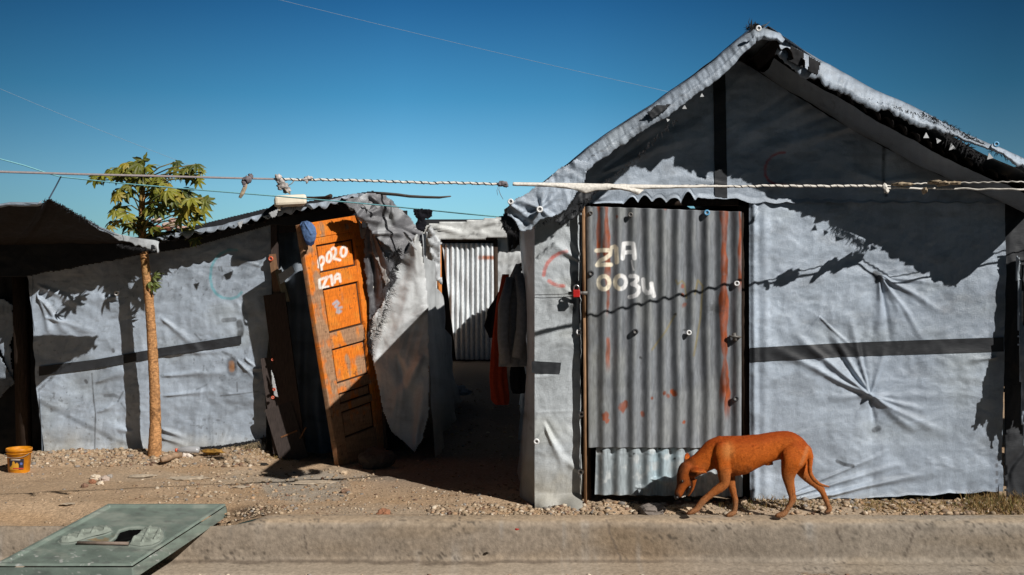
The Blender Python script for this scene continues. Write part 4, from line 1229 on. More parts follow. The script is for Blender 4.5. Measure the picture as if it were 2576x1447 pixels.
# -- the leaning orange door
DC = [np.array(P(848, 1178, 8.22)), np.array(P(966, 1128, 8.66)), np.array(P(903, 541, 8.66)), np.array(P(748, 566, 8.22))]
dn = np.cross(DC[1] - DC[0], DC[3] - DC[0]); dn = dn / np.linalg.norm(dn)
def dpos(u, v, d):
    u = np.asarray(u, float)[:, None]; v = np.asarray(v, float)[:, None]; d = np.asarray(d, float)[:, None]
    return DC[0] * (1 - u) * (1 - v) + DC[1] * u * (1 - v) + DC[2] * u * v + DC[3] * (1 - u) * v + dn * d
def door_marks():
    s, ox, oy = 3.215, 650, 450
    q = lambda pts: [((ox + x / s) / 1.1603, (oy + y / s) / 1.1603) for (x, y) in pts]
    L = [q(ell(924, 1005, 24, 42, rot=12)), q([(905, 1040), (900, 1060)]), q([(924, 1050), (928, 1085)]), q(ell(998, 965, 22, 48, rot=8)), q([(1022, 895), (1040, 878), (1062, 895), (1062, 930), (1040, 980), (1070, 985), (1100, 995)]),
         q(ell(1134, 915, 26, 46, rot=6)),
         q([(906, 1190), (912, 1255)]), q([(906, 1182), (950, 1165), (985, 1152), (965, 1190), (935, 1255), (990, 1245)]), q([(1005, 1150), (1020, 1140), (1030, 1228)]), q([(1050, 1205), (1055, 1150), (1075, 1125), (1095, 1130), (1105, 1195)]), q([(1055, 1170), (1100, 1165)])]
    s2, ox2, oy2 = 2.538, 650, 850
    q2 = lambda pts: [((ox2 + x / s2) / 1.1603, (oy2 + y / s2) / 1.1603) for (x, y) in pts]
    B = [q2([(820, 95), (845, 75), (860, 90), (835, 115), (860, 125), (880, 120)]), q2([(850, 140), (875, 150), (860, 160), (848, 155)])]
    return L, B
DL, DB = door_marks()
def paint_col(worn, seed):
    def f(px, py, pos):
        if worn is None:
            return np.array((0.05, 0.025, 0.012))[None, :] * np.ones((len(px), 1))
        gx = (px - CX + (py - 566) * -0.16) ; gy = py + 0.2 * px
        c = np.array((0.66, 0.165, 0.010))[None, :] * (1 + 0.14 * fbm(px / 60, py / 60, 4, seed) + 0.12 * fbm(gx / 60, gy / 4, 3, seed + 1))[:, None]
        c = mix(c, np.array((0.62, 0.22, 0.026)), sstep(0, 0.5, fbm(px / 30, py / 24, 4, seed + 2)) * 0.6)
        wmask = 0.9 * sstep(0.62 - worn * 1.0, 1.0 - worn * 1.0, 0.5 * (fbm(px / 26, py / 26, 5, seed + 3) + fbm(gx / 12, py / 60, 3, seed + 4)) + 0.25)
        wmask = np.clip(wmask + sstep(940, 1120, py + 40 * fbm(px / 30, py / 40, 3, seed + 8)) * (0.75 if worn > 0 else 0.4), 0, 0.92)
        wood = np.array((0.30, 0.19, 0.115))[None, :] * (1 + 0.35 * fbm(gx / 50, gy / 4, 4, seed + 5))[:, None]
        c = c * (1 - wmask[:, None]) + wood * wmask[:, None]
        d = sstep(0.55, 0.68, fbm(px / 5, py / 5, 2, seed + 6)) * 0.7
        c = mix(c, (0.08, 0.04, 0.02), d)
        pm = stroke_mask(px, py, DL, 3.2, 1.3) * (0.85 + 0.3 * fbm(px / 7, py / 7, 2, seed + 7))
        c = mix(c, (0.78, 0.76, 0.72), np.clip(pm, 0, 1))
        bm = stroke_mask(px, py, DB, 3.0, 2) * 0.75
        c = mix(c, (0.30, 0.42, 0.50), bm)
        return c
    return f
def door_board(name, u0, u1, v0, v1, d0, d1, worn, seed, parent, label=None):
    nu = max(3, int((u1 - u0) * 0.6 / 0.006)); nv = max(3, int((v1 - v0) * 1.87 / 0.006))
    us = np.concatenate([[0, 0], np.linspace(0, 1, nu + 1), [1, 1]]); vs = np.concatenate([[0, 0], np.linspace(0, 1, nv + 1), [1, 1]])
    U, V = [a.ravel() for a in np.meshgrid(us, vs, indexing='ij')]
    nU, nV = len(us), len(vs)
    I, J = [a.ravel() for a in np.meshgrid(np.arange(nU), np.arange(nV), indexing='ij')]
    d = np.full(len(U), d1)
    edge1 = (I == 1) | (I == nU - 2) | (J == 1) | (J == nV - 2)
    edge0 = (I == 0) | (I == nU - 1) | (J == 0) | (J == nV - 1)
    d[edge1] = d1 - 0.003
    d[edge0] = d0
    ins = 0.004
    uu = u0 + (u1 - u0) * U; vv = v0 + (v1 - v0) * V
    inner = ~(edge0 | edge1)
    uu = np.where(inner, np.clip(uu, u0 + ins, u1 - ins), uu); vv = np.where(inner, np.clip(vv, v0 + ins / 3, v1 - ins / 3), vv)
    p = dpos(uu, vv, d)
    px, py = PXA(p)
    p = p + dn * (0.0018 * fbm(px / 20, py / 90, 3, seed + 9) * inner)[:, None]
    me = np_mesh(name, p, grid_faces(nU - 1, nV - 1), paint_col(worn, seed)(px, py, p))
    o = link(name, me, M['wood'], parent)
    if label: o['label'] = label
    return o
odoor = door_board('door', 0.02, 0.98, 0.01, 0.992, -0.012, 0.0, None, 140, hut, 'worn orange wooden door hanging ajar and leaning')
door_board('stile', 0.0, 0.205, 0.0, 1.0, -0.02, 0.022, 0.66, 141, odoor)
door_board('stile', 0.835, 1.0, 0.0, 1.0, -0.02, 0.022, 0.15, 142, odoor)
for (a, b, w, s) in ((0.935, 1.0, 0.30, 143), (0.905, 0.934, 0.05, 148), (0.724, 0.790, 0.05, 144), (0.474, 0.540, 0.75, 145), (0.290, 0.330, 0.7, 146), (0.215, 0.245, 0.8, 149), (0.0, 0.105, 1.0, 147)):
    door_board('rail', 0.207, 0.833, a, b, -0.02, 0.021 if b < .93 or b > .95 else 0.018, w, s, odoor)
for (a, b, w, s) in ((0.797, 0.898, -0.05, 151), (0.548, 0.716, 0.12, 152), (0.337, 0.467, 0.40, 153), (0.252, 0.283, 0.7, 154), (0.113, 0.208, 0.75, 155)):
    door_board('panel', 0.24, 0.80, a, b, 0.0, 0.010, w, s, odoor)

# -- right of the door: the white sheet pulled across the corner, torn and hairy along its edge
cr_d = [(1050, 592, 1015, 660, 12, .08), (1050, 592, 1045, 800, 14, .06), (1050, 592, 990, 900, 20, .05), (935, 565, 1005, 650, 10, .06), (935, 565, 960, 700, 12, -.05), (1072, 780, 960, 850, 18, .05), (1060, 900, 980, 1050, 20, .05), (1000, 900, 1050, 1120, 22, -.04),
        (1040, 1130, 1070, 950, 14, .05)]
drape_disp = wrinkle(161, 0.016, 60, 90, cr_d, 0.04)
polysheet('drape', hut, M['tarp'], [(922, 556), (938, 560), (966, 588), (990, 622), (1008, 640), (1024, 634), (1036, 606), (1050, 588), (1060, 622), (1070, 690), (1077, 780), (1080, 900), (1078, 1040), (1062, 1105), (1044, 1140), (1015, 1110), (985, 1085), (966, 1040), (950, 960), (938, 900), (930, 840), (936, 800), (960, 770), (975, 730), (985, 690), (975, 660), (955, 630), (935, 600)],
          lambda px, py: 8.62 - 0.0004 * (py - 560) * (py > 560) * 0.5, 0.008, drape_disp, tarp_col(np.array((0.60, 0.62, 0.63)), 161, 1090, (), 0.1, 0.06), rag=2, seed=9, thick=0.004)
polysheet('torn_flap', hut, M['tarp'], [(922, 560), (936, 572), (950, 610), (974, 650), (990, 628), (998, 640), (988, 680), (1000, 700), (972, 740), (958, 790), (940, 830), (930, 900), (925, 870), (930, 800), (920, 700), (915, 620)],
          8.56, 0.008, wrinkle(163, 0.02, 40, 70, [(935, 580, 985, 700, 14, .06), (930, 640, 950, 820, 12, -.05)], 0.04), tarp_col(np.array((0.10, 0.10, 0.11)), 163, None, (), 0.3), rag=5, seed=12, thick=0.004)
polysheet('torn_flap', hut, M['tarp'], [(932, 575), (950, 600), (975, 655), (985, 700), (972, 720), (950, 660), (935, 625)], 8.53, 0.006, wrinkle(164, 0.02, 30, 60, (), 0.03), tarp_col(np.array((0.30, 0.28, 0.27)), 164, None, (), 0.3), rag=3, seed=13, thick=0.004)
fray(hut, M['frayblack'], ledge_pts(8.50, [(1002, 625), (1004, 650), (985, 690), (975, 740), (960, 800), (940, 850)]), 190, 0.075, 0.6, 0.0022, Vector((0.9, -0.3, -0.5)))
fray(hut, M['frayblack'], ledge_pts(8.52, [(935, 790), (932, 850), (938, 900)]), 140, 0.04, 1.0, 0.0025, Vector((0.4, -0.3, -0.6)))
fray(hut, M['frayblack'], ledge_pts(8.50, [(985, 640), (1003, 628)]), 90, 0.05, 0.8, 0.0025, Vector((0.2, -0.3, -0.6)))
# right side wall of the shack running back along the lane, belling out at the foot
def lside_pos(U, V):
    y = 8.63 + U * 4.2
    x = -0.60 - 0.11 * V - 0.02 * U + 0.035 * fbm(y / 0.35, V * 3, 3, 171) + 0.05 * np.sin(V * 3 + U * 14) * sstep(0, .05, U) * 0.4
    z = (np.interp(y, [8.63, 8.9, 10.0, 11.2, 12.5, 13], [1.78, 1.68, 1.46, 1.12, 0.58, 0.4]) + 0.03 * fbm(y / 0.3, y * 0, 2, 172)) * V - 0.01
    x = x - 0.05 * sstep(0.5, 1.0, V) * np.sin(U * 22) * sstep(0, .05, U)
    return np.stack([x, y, z], 1)
sheet('side_wall_tarp', hut, M['tarp'], lside_pos, 160, 80, tarp_col(np.array((0.50, 0.52, 0.53)), 171, 940))
inn = MB(); inn.box((-1.03, 8.95, -0.05), (-1.0, 12.75, 1.95)); inn.build('dark_backing', M['black_sheet'], hut, False)
def lback_pos(U, V):
    return np.stack([-4.2 + 3.18 * U, 12.8 + 0 * U, 1.75 * V], 1)
sheet('back_wall_tarp', hut, M['tarp'], lback_pos, 30, 20, tarp_col(TARP, 174))
def lleft_pos(U, V):
    return np.stack([-3.74 - 0.10 * V + 0 * U + 0.02 * fbm(U * 8, V * 4, 2, 175), 8.75 + 4.0 * U, 1.55 * V], 1)
sheet('side_wall_tarp', hut, M['tarp'], lleft_pos, 40, 30, tarp_col(TARP * .6, 175))

# ================================================================== far-left shack and its awning
dark = thing('tarp_shack', 'neighbouring shack at the left edge, its shaded gap filled with black sheet, behind the yellow bucket', 'shack', (-4.6, 9.1, 0))
polysheet('wall_or_shade_sheet', dark, M['black_sheet'], [(-420, 600), (110, 650), (75, 720), (100, 900), (114, 1160), (-420, 1160)], 9.25, 0.02, wrinkle(181, 0.03, 60, 160, (), 0.05), thick=0.006)  # black wall sheet stands in for the deep shade here
polysheet('wall_tarp', dark, M['tarp'], [(-120, 740), (12, 752), (30, 770), (36, 830), (26, 860), (34, 960), (10, 900), (-10, 868), (-120, 860)], 9.15, 0.01, wrinkle(182, 0.015, 40, 40, (), 0.03), tarp_col(TARP * .8, 182), rag=4)
polysheet('wall_tarp', dark, M['tarp'], [(-160, 890), (-10, 880), (20, 930), (34, 955), (36, 965), (0, 1000), (-160, 1010)], 9.12, 0.01, wrinkle(183, 0.015, 40, 40, (), 0.03), tarp_col(TARP * .5, 183), rag=4)
pd = MB()
pd.bar(P(50, 640, 9.05), P(62, 1160, 9.0), 0.10, 0.08); pd.bar(P(-200, 640, 9.05), P(-200, 1160, 9.0), 0.10, 0.08)
pd.build('post', M['darkwood'], dark)
rfd = MB(); rfd.box((-7.2, 9.0, 1.50), (-3.8, 12.0, 1.54)); rfd.build('roof_sheet', M['oldmetal'], dark, False)
sd = MB(); sd.box((-3.86, 9.3, 0), (-3.82, 12.0, 1.5)); sd.box((-7.2, 11.96, 0), (-3.87, 12.0, 1.5)); sd.box((-7.2, 9.3, 0), (-7.16, 11.95, 1.5)); sd.build('side_wall', M['black_sheet'], dark, False)

awn = thing('awning', 'dark tarpaulin awning with a pale lower corner, hung from a cord at upper left', 'awning', (-3.3, 7.6, 1.6))
near = [(-5.2, 6.9, 1.60), (-3.95, 6.62, 1.66), (-3.55, 6.5, 1.70), (-3.15, 6.4, 1.78), (-2.9, 6.34, 1.82), tuple(P(100, 516, 6.3)), tuple(P(124, 500, 6.3)), tuple(P(150, 516, 6.34)), tuple(P(200, 545, 6.6)), tuple(P(250, 574, 7.0)), tuple(P(300, 594, 7.5)), tuple(P(350, 604, 7.85)), tuple(P(392, 609, 8.02)), tuple(P(402, 613, 8.04))]
far = [(-5.4, 7.9, 1.62), (-4.5, 7.95, 1.64), (-4.2, 7.97, 1.645), (-3.95, 7.98, 1.65), (-3.8, 8.0, 1.65), (-3.66, 8.02, 1.65), (-3.58, 8.02, 1.65), (-3.48, 8.03, 1.652), (-3.34, 8.03, 1.654), (-3.18, 8.04, 1.656), (-3.02, 8.05, 1.658), (-2.86, 8.05, 1.658), (-2.70, 8.05, 1.658), (-2.62, 8.05, 1.655)]
near, far = np.array(near), np.array(far)
def awn_pos(U, V):
    t = np.linspace(0, 1, len(near))
    a = np.stack([np.interp(U, t, near[:, k]) for k in range(3)], 1)
    b = np.stack([np.interp(U, t, far[:, k]) for k in range(3)], 1)
    v = V[:, None]
    p = a * (1 - v) + b * v
    p[:, 2] -= 0.10 * np.sin(V * math.pi) * (1 - U) * 0.4
    p[:, 2] += 0.02 * fbm(U * 14, V * 5, 3, 191) * np.sin(V * math.pi) + 0.006 * fbm(U * 40, V * 0, 3, 192)
    return p
polysheet('added_shade_sheet', awn, M['black_sheet'], [(-300, 612), (330, 611), (388, 617), (392, 626), (300, 652), (150, 680), (60, 696), (-300, 704)], 7.96, 0.007, wrinkle(190, .01), rag=3, thick=0.004)  # added black sheet stands in for the shade below the canopy
M['awn'] = make_mat('brown_black_mesh', (0.02, 0.016, 0.014), 0.9, 0.1, (1, 1, 1), 40, 4, 0.7, 1.3, bstr=0.4, bdist=0.004)
sheet('canopy', awn, M['awn'], awn_pos, 200, 60, thick=0.004)
def awn_edge(i0, i1, w0, w1, name, mat, col, seed):
    def f(U, V):
        t = np.linspace(0, 1, len(near))
        u = (i0 + (i1 - i0) * U) / (len(near) - 1)
        p = np.stack([np.interp(u, t, near[:, k]) for k in range(3)], 1)
        w = (w0 + (w1 - w0) * U) * (0.8 + 0.5 * fbm(U * 6, U * 0, 3, seed))
        p[:, 2] += 0.012 - w * V
        p[:, 1] -= 0.012 + 0.02 * np.sin(V * 3) + 0.01 * fbm(U * 12, V * 2, 2, seed + 1)
        return p
    return sheet(name, awn, mat, f, 90, 8, col, thick=0.004)
awn_edge(1.0, 5.4, 0.05, 0.02, 'edge_strip', M['tarp'], tarp_col(TARP * .95, 193), 193)
awn_edge(8.4, 9.8, 0.015, 0.03, 'edge_strip', M['tarp'], tarp_col(TARP * .95, 194), 194)
awn_edge(9.8, 12.95, 0.05, 0.09, 'edge_strip', M['tarp'], tarp_col(np.array((.52, .55, .57)), 195), 195)['label'] = 'pale folded corner of the awning'
fa = MB()
fringe(fa, [Vector(near[k]) for k in (5, 6, 7, 8, 9)], 260, 0.02, 1.2, 0.003, Vector((0, 0, 0.5)))
fringe(fa, [Vector(near[k]) + Vector((0, -.02, -.06)) for k in (10, 11, 12)], 160, 0.02, 0.6, 0.003)
fa.build('frayed_edge', M['frayblack'], awn, False)

# ================================================================== shacks beyond the lane
FY = 19.5
fhut = thing('tarp_shack', 'distant white tarpaulin shack with a bright corrugated door at the end of the lane', 'shack', (-0.7, 19.5, 0.05))
polysheet('wall_tarp', fhut, M['tarp'], [(760, 590), (1070, 590), (1112, 596), (1112, 910), (760, 910)], FY, 0.03, wrinkle(201, 0.03, 20, 30, (), 0.03), tarp_col(np.array((.56, .58, .59)), 201), thick=0.01)
polysheet('wall_tarp', fhut, M['tarp'], [(1250, 590), (1420, 570), (1420, 910), (1250, 906)], FY, 0.03, wrinkle(202, 0.03, 20, 30, (), 0.03), tarp_col(np.array((.56, .58, .59)), 202), thick=0.01)
polysheet('roof_tarp', fhut, M['tarp'], [(760, 560), (1075, 566), (1085, 562), (1110, 560), (1160, 557), (1230, 550), (1260, 545), (1330, 540), (1420, 548), (1420, 590), (1255, 598), (1180, 604), (1112, 602), (1090, 612), (1070, 600), (760, 600)], FY - .25, 0.03,
          wrinkle(203, 0.022, 60, 14, [(1090, 575, 1180, 590, 6, .06), (1250, 555, 1180, 570, 6, .06)], 0.05), tarp_col(np.array((.62, .63, .62)), 203), thick=0.02)
polysheet('wall_tarp', fhut, M['tarp'], [(1072, 590), (1082, 566), (1096, 590), (1110, 610), (1106, 660), (1112, 720), (1096, 700), (1084, 640)], FY - .3, 0.03, wrinkle(204, 0.08, 12, 20, (), 0.05), tarp_col(np.array((.5, .52, .54)), 204), thick=0.02)
rb = MB(); rb.box((-3.8, FY - .1, 2.3), (1.2, FY + 3, 2.36)); rb.build('roof_sheet', M['oldmetal'], fhut, False)
def fcol(px, py, pos):
    c = np.array((0.72, 0.75, 0.77))[None, :] * (1 + 0.15 * fbm(px / 20, py / 60, 4, 205))[:, None]
    c = mix(c, np.array((0.30, 0.36, 0.40)), sstep(0.1, -0.8, np.cos((px - 1112) / 12.6 * 2 * math.pi)) * 0.5)
    r = sstep(6, 3, np.abs(py - 647 + 2 * fbm(px / 8, px * 0, 2, 206))) * sstep(1195, 1210, px) * sstep(-0.4, 0.3, fbm(px / 8, py / 30, 2, 207))
    return mix(c, (0.42, 0.12, 0.04), r * 0.9)
polysheet('wall_or_shade_sheet', fhut, M['black_sheet'], [(740, 565), (1440, 552), (1440, 912), (740, 912)], FY + .12, 0.1, thick=0.01)
fd_ = sheet('door', fhut, M['metal'], quad_pos((P(1148, 905, FY - .12), P(1246, 905, FY - .12), P(1240, 612, FY - .12), P(1112, 612, FY - .12)),
            lambda px, py, p: 0.022 * np.cos((px - 1112) / 12.6 * 2 * math.pi) + 0.03 * fbm(px / 30, py / 50, 2, 208)), 150, 60, fcol, thick=0.01)
fd_['label'] = 'bright corrugated metal door at the end of the lane'
fp = MB()
fp.bar(P(1104, 606, FY - .15), P(1108, 910, FY - .15), 0.08, 0.06)
fp.build('door_frame', M['orangewood'], fhut)
fp = MB(); fp.bar(P(1247, 604, FY - .10), P(1249, 906, FY - .10), 0.07, 0.05); fp.bar(P(1112, 606, FY - .11), P(1247, 602, FY - .11), 0.05, 0.05); fp.bar(P(1112, 908, FY - .05), P(1247, 908, FY - .05), 0.1, 0.05); fp.build('door_frame', M['darkwood'], fhut)

mid = thing('tarp_shack', 'unseen shack added behind the large gabled one to shade the far door', 'shack', (1.8, 16.0, 0))  # hidden hut added to cast the shade on the far door
def bx_sheet(name, parent, p0, p1, z0, z1, seed, colr):
    def f(U, V):
        return np.stack([p0[0] + (p1[0] - p0[0]) * U, p0[1] + (p1[1] - p0[1]) * U, z0 + (z1 - z0) * V], 1) + 0.02 * np.stack([fbm(U * 9, V * 5, 3, seed), fbm(U * 9, V * 5, 3, seed + 1), 0 * U], 1)
    sheet(name, parent, M['tarp'], f, 60, 30, tarp_col(colr, seed))
for k, (a, b) in enumerate((((0.22, 13.6), (0.22, 18.4)), ((0.22, 13.6), (3.0, 13.6)), ((3.0, 13.6), (3.0, 18.4)), ((0.22, 18.4), (3.0, 18.4)))):
    bx_sheet('wall_tarp', mid, a, b, 0, 1.62, 211 + k * 3, TARP)  # walls of the added unseen shack
mr = MB(); mr.add([(0.05, 13.4, 1.62), (1.6, 13.4, 2.2), (3.2, 13.4, 1.62), (0.05, 18.6, 1.62), (1.6, 18.6, 2.2), (3.2, 18.6, 1.62)], [(0, 1, 4, 3), (1, 2, 5, 4), (0, 2, 1), (3, 4, 5)]); mr.build('roof_sheet', M['oldmetal'], mid, False)  # roof of the added unseen shack

nb = thing('tarp_shack', 'black shadowy shack wall at the right edge beyond the hanging torn strips', 'shack', (4.2, 7.6, 0))
polysheet('wall_or_shade_sheet', nb, M['black_sheet'], [(2528, 440), (3300, 440), (3300, 1250), (2528, 1250)], 7.3, 0.03, wrinkle(221, 0.03, 60, 160, (), 0.05), thick=0.01)
nr = MB(); nr.box((3.33, 6.9, 2.10), (7.0, 10.5, 2.14)); nr.build('roof_sheet', M['oldmetal'], nb, False)

# ================================================================== papaya tree in front of the left shack
TY = 8.5
tree = thing('papaya_tree', 'slender papaya tree with yellow-green lobed leaves in front of the low left shack', 'tree', G(388, 1148, 0.045))
tp = [(388, 1156, .062), (390, 1120, .055), (391, 1060, .049), (389, 980, .046), (385, 900, .044), (380, 820, .041), (374, 740, .039), (367, 680, .037), (361, 620, .034), (358, 575, .031), (357, 530, .028), (358, 480, .024), (356, 450, .018), (355, 430, .010)]
tpt, trd = [], []
for (a, b) in zip(tp[:-1], tp[1:]):
    n = max(2, int(abs(a[1] - b[1]) / 5))
    for k in range(n):
        t = k / n
        y = a[1] + (b[1] - a[1]) * t
        tpt.append(P(a[0] + (b[0] - a[0]) * t, y, TY))
        trd.append((a[2] + (b[2] - a[2]) * t) * (0.84 + 0.07 * float(vnoise(np.array([y / 9.0]), np.array([1.0]), 5)[0]) ** 2 + 0.05 * random.random()))
tm = MB(); tm.tube(tpt, trd, 14)
me = bpy.data.meshes.new('trunk'); me.from_pydata(tm.v, [], tm.f)
tv = np.array(tm.v); px, py = PXA(tv)
tc_ = np.array((0.46, 0.235, 0.10))[None, :] * (1 + 0.25 * fbm(px / 12, py / 10, 4, 231))[:, None]
tc_ = mix(tc_, (0.15, 0.08, 0.045), sstep(0.3, 0.6, fbm(px / 16, (py + 0.25 * px) / 4.5, 3, 233)) * 0.7)
tc_ = mix(tc_, (0.30, 0.24, 0.06), sstep(760, 560, py) * sstep(0, 0.5, fbm(px / 10, py / 20, 3, 232)) * 0.6)
set_col(me, tc_); link('trunk', me, M['bark'], tree)
# leaves: deeply lobed blades on long stalks
def leaf(mb, c, size, out, up, col, lobes=7):
    """blade centred at c, pointing along out, its face towards up"""
    out = out.normalized(); up = (up - out * up.dot(out)).normalized(); side = out.cross(up)
    n = lobes * 8
    vs = [c]; droop = random.uniform(0.3, 1.1); tw = random.uniform(-.6, .6)
    for ring, rr in ((0, 0.5), (1, 1.0)):
        for k in range(n):
            a = -2.7 + 5.4 * k / (n - 1)
            lob = 0.5 + 0.5 * math.cos((a / 5.4 * lobes) * 2 * math.pi)
            tooth = 0.5 + 0.5 * math.cos((a / 5.4 * lobes) * 6 * math.pi + 1.0)
            r = (0.46 + 0.40 * lob ** 0.9 + 0.20 * tooth * lob ** 0.6) * (1.0 - 0.16 * abs(a) / 2.7)
            if ring == 0: r = 0.32
            r *= size
            q = out * math.cos(a) * r + side * math.sin(a) * r
            h = -droop * r * r / size + 0.12 * size * lob * (1 if ring else .3) * math.cos(a * 2) * .4 + tw * r * math.sin(a) * 0.4
            h += 0.05 * size * math.sin(a * lobes + ring)
            vs.append(c + q + up * h)
    fs = [(0, 1 + k, 2 + k) for k in range(n - 1)]
    fs += [(1 + k, 1 + n + k, 2 + n + k, 2 + k) for k in range(n - 1)]
    mb.add(vs, fs, col)
lv = MB(); pt = MB()
LEAVES = [(240, 446, .07), (262, 440, .09), (285, 428, .10), (300, 424, .10), (318, 410, .10), (335, 416, .11), (350, 412, .10), (366, 420, .10), (382, 432, .09), (300, 444, .08), (330, 434, .12), (350, 444, .11), (366, 448, .09),
          (440, 420, .07), (455, 428, .08), (470, 420, .08), (492, 414, .08), (500, 424, .06), (478, 440, .08), (496, 452, .07), (416, 440, .07), (402, 452, .08), (425, 462, .08), (392, 462, .08),
          (286, 482, .08), (300, 476, .08), (310, 488, .07), (330, 474, .07), (400, 478, .09), (420, 480, .10), (440, 488, .10), (462, 494, .11), (480, 500, .10), (500, 498, .09), (514, 506, .09), (470, 514, .11), (490, 522, .10), (508, 524, .08), (440, 512, .09), (425, 500, .08),
          (392, 512, .11), (404, 528, .09), (378, 524, .08), (290, 530, .08), (305, 520, .08), (318, 540, .09), (300, 556, .07), (282, 556, .06), (330, 562, .09), (345, 572, .07), (340, 548, .08),
          (372, 556, .08), (384, 572, .08), (452, 548, .08), (468, 560, .09), (490, 556, .08), (478, 578, .08), (486, 596, .07), (452, 532, .07)]
rng = random.Random(5)
LEAVES += [(x + rng.uniform(-16, 16), y + rng.uniform(-13, 13), sz * rng.uniform(.6, .95)) for (x, y, sz) in LEAVES if rng.random() < .75]
for (x, y, sz) in LEAVES:
    Y = TY + rng.uniform(-0.42, 0.12)
    c = P(x, y, Y)
    base = P(357 + rng.uniform(-2, 2), min(600, max(455, y + rng.uniform(10, 60))), TY)
    d = c - base; d.y = Y - TY
    out = Vector((d.x, d.y, 0)).normalized() + Vector((0, 0, rng.uniform(-1.3, 0.25)))
    up = Vector((rng.uniform(-.3, .5), rng.uniform(-1.1, -0.1), rng.uniform(0.5, 1.1)))
    g = rng.random() ** 0.8
    col = tuple(np.array((0.04, 0.065, 0.010)) * (1 - g) + np.array((0.27, 0.26, 0.028)) * g)
    if rng.random() < 0.12: col = (0.33, 0.26, 0.03)
    leaf(lv, c, sz * 1.02, out, up, col, rng.choice((5, 7, 7)))
    if rng.random() < 0.6:
        mid_ = base.lerp(c, 0.5) + Vector((0, 0, 0.03))
        pt.tube([base, mid_, c], [.006, .005, .004], 5)
for k in range(5):
    c = P(378 + rng.uniform(-6, 14), 705 + rng.uniform(-16, 20), TY - .05)
    leaf(lv, c, .05, Vector((rng.uniform(.2, 1), -.3, rng.uniform(-.6, .4))), Vector((.2, -1, .5)), (0.12, 0.15, 0.03), 5)
pt.tube([P(357, 560, TY), P(330, 578, TY - .1), P(306, 590, TY - .1)], [.006, .005, .003], 5)
lv.build('crown', M['leaf'], tree, False, True)
M['stalk'] = make_mat('leaf_stalk', (0.22, 0.18, 0.06), 0.6, 0.2, grain=30, bstr=0.1)
pt.build('leaf_stalks', M['stalk'], tree)

# ================================================================== lines across the picture
def ropeY(X): return 5.92 + 0.26 * (X - 0.98)
def RP(x, y, dy=0.0):
    # the rope runs back towards the shack: X/Y fixed by x
    k = (x - CX) / F
    Y = (5.92 - 0.26 * 0.98) / (1 - 0.26 * k) + dy
    return P(x, y, Y)
line = thing('clothesline', 'long washing line of twisted white and black rope stretched in front of the shacks', 'clothesline', RP(1290, 462))
gm = MB()
gm.tube([RP(x, y) for (x, y) in ((-300, 430), (0, 433), (200, 439), (400, 444), (560, 448), (700, 451))], .0042, 7)
gm.tube([RP(x, y, .01) for (x, y) in ((-300, 426), (0, 431), (210, 437.5), (400, 442), (560, 446.5), (700, 450))], .0032, 7)
gm.build('cord', M['greycord'], line)
def helix(mb, pts, r, off, pitch, phase=0, n=6):
    pts = [Vector(p) for p in pts]
    L = [0]
    for a, b in zip(pts[:-1], pts[1:]): L.append(L[-1] + (b - a).length)
    out = []; s = 0
    while s < L[-1]:
        k = max(i for i in range(len(pts) - 1) if L[i] <= s)
        t = (s - L[k]) / (L[k + 1] - L[k])
        p = pts[k].lerp(pts[k + 1], t); ax = (pts[k + 1] - pts[k]).normalized()
        a = ax.cross(Vector((0, 0, 1))).normalized(); b = ax.cross(a)
        an = s / pitch * 2 * math.pi + phase
        out.append(p + (a * math.cos(an) + b * math.sin(an)) * off)
        s += pitch / 9
    mb.tube(out, r, n)
w1 = MB(); b1 = MB(); b2 = MB(); w2 = MB(); b3 = MB()
segA = [RP(x, y) for (x, y) in ((700, 451), (775, 452), (900, 455), (1050, 458.5), (1150, 461), (1262, 463.5))]
segB = [RP(x, y) for (x, y) in ((1290, 464), (1400, 465), (1560, 467), (1700, 468), (1850, 469), (2000, 468.5), (2100, 467), (2225, 469))]
segC = [RP(x, y, -.24 * min(1, max(0, (x - 2400) / 160))) for (x, y) in ((2225, 472), (2300, 474), (2400, 475.4), (2480, 476.4), (2560, 477.2), (2900, 480))]
segD = [RP(x, y, .01 - .24 * min(1, max(0, (x - 2400) / 160))) for (x, y) in ((2215, 468), (2290, 462), (2400, 460), (2480, 459.3), (2560, 458.5), (2900, 455))]
def wob(pts, n=40, a=0.004, seed=0):
    """a slack rope is never ruler-straight"""
    out = []
    for k in range(n + 1):
        t = k / n * (len(pts) - 1); i_ = min(int(t), len(pts) - 2)
        p = pts[i_].lerp(pts[i_ + 1], t - i_)
        out.append(p + Vector((0, 0, a * mnoise.noise(Vector((p.x * 3.1, seed, 0))) + a * .5 * mnoise.noise(Vector((p.x * 11, seed, 4))))) * (1 if 0 < k < n else 0))
    return out
segA, segB, segC, segD = wob(segA, 40, .006, 1), wob(segB, 60, .006, 2), wob(segC, 40, .01, 3), wob(segD, 40, .012, 4)
helix(w1, segA, .0066, .0014, .075); helix(b1, segA, .0024, .0064, .036, 1.5)
helix(w2, segB, .0070, .0016, .09); helix(b2, segB[26:], .0022, .0068, .042, 1.0)
helix(w2, segC, .0060, .0015, .11); helix(b3, segD, .0036, .002, .05)
w1.build('twisted_rope', M['rope'], line); w2.build('twisted_rope', M['rope'], line); b1.build('dark_strand', M['darkcord'], line); b2.build('dark_strand', M['darkcord'], line); b3.build('thin_rope', M['rope'], line)
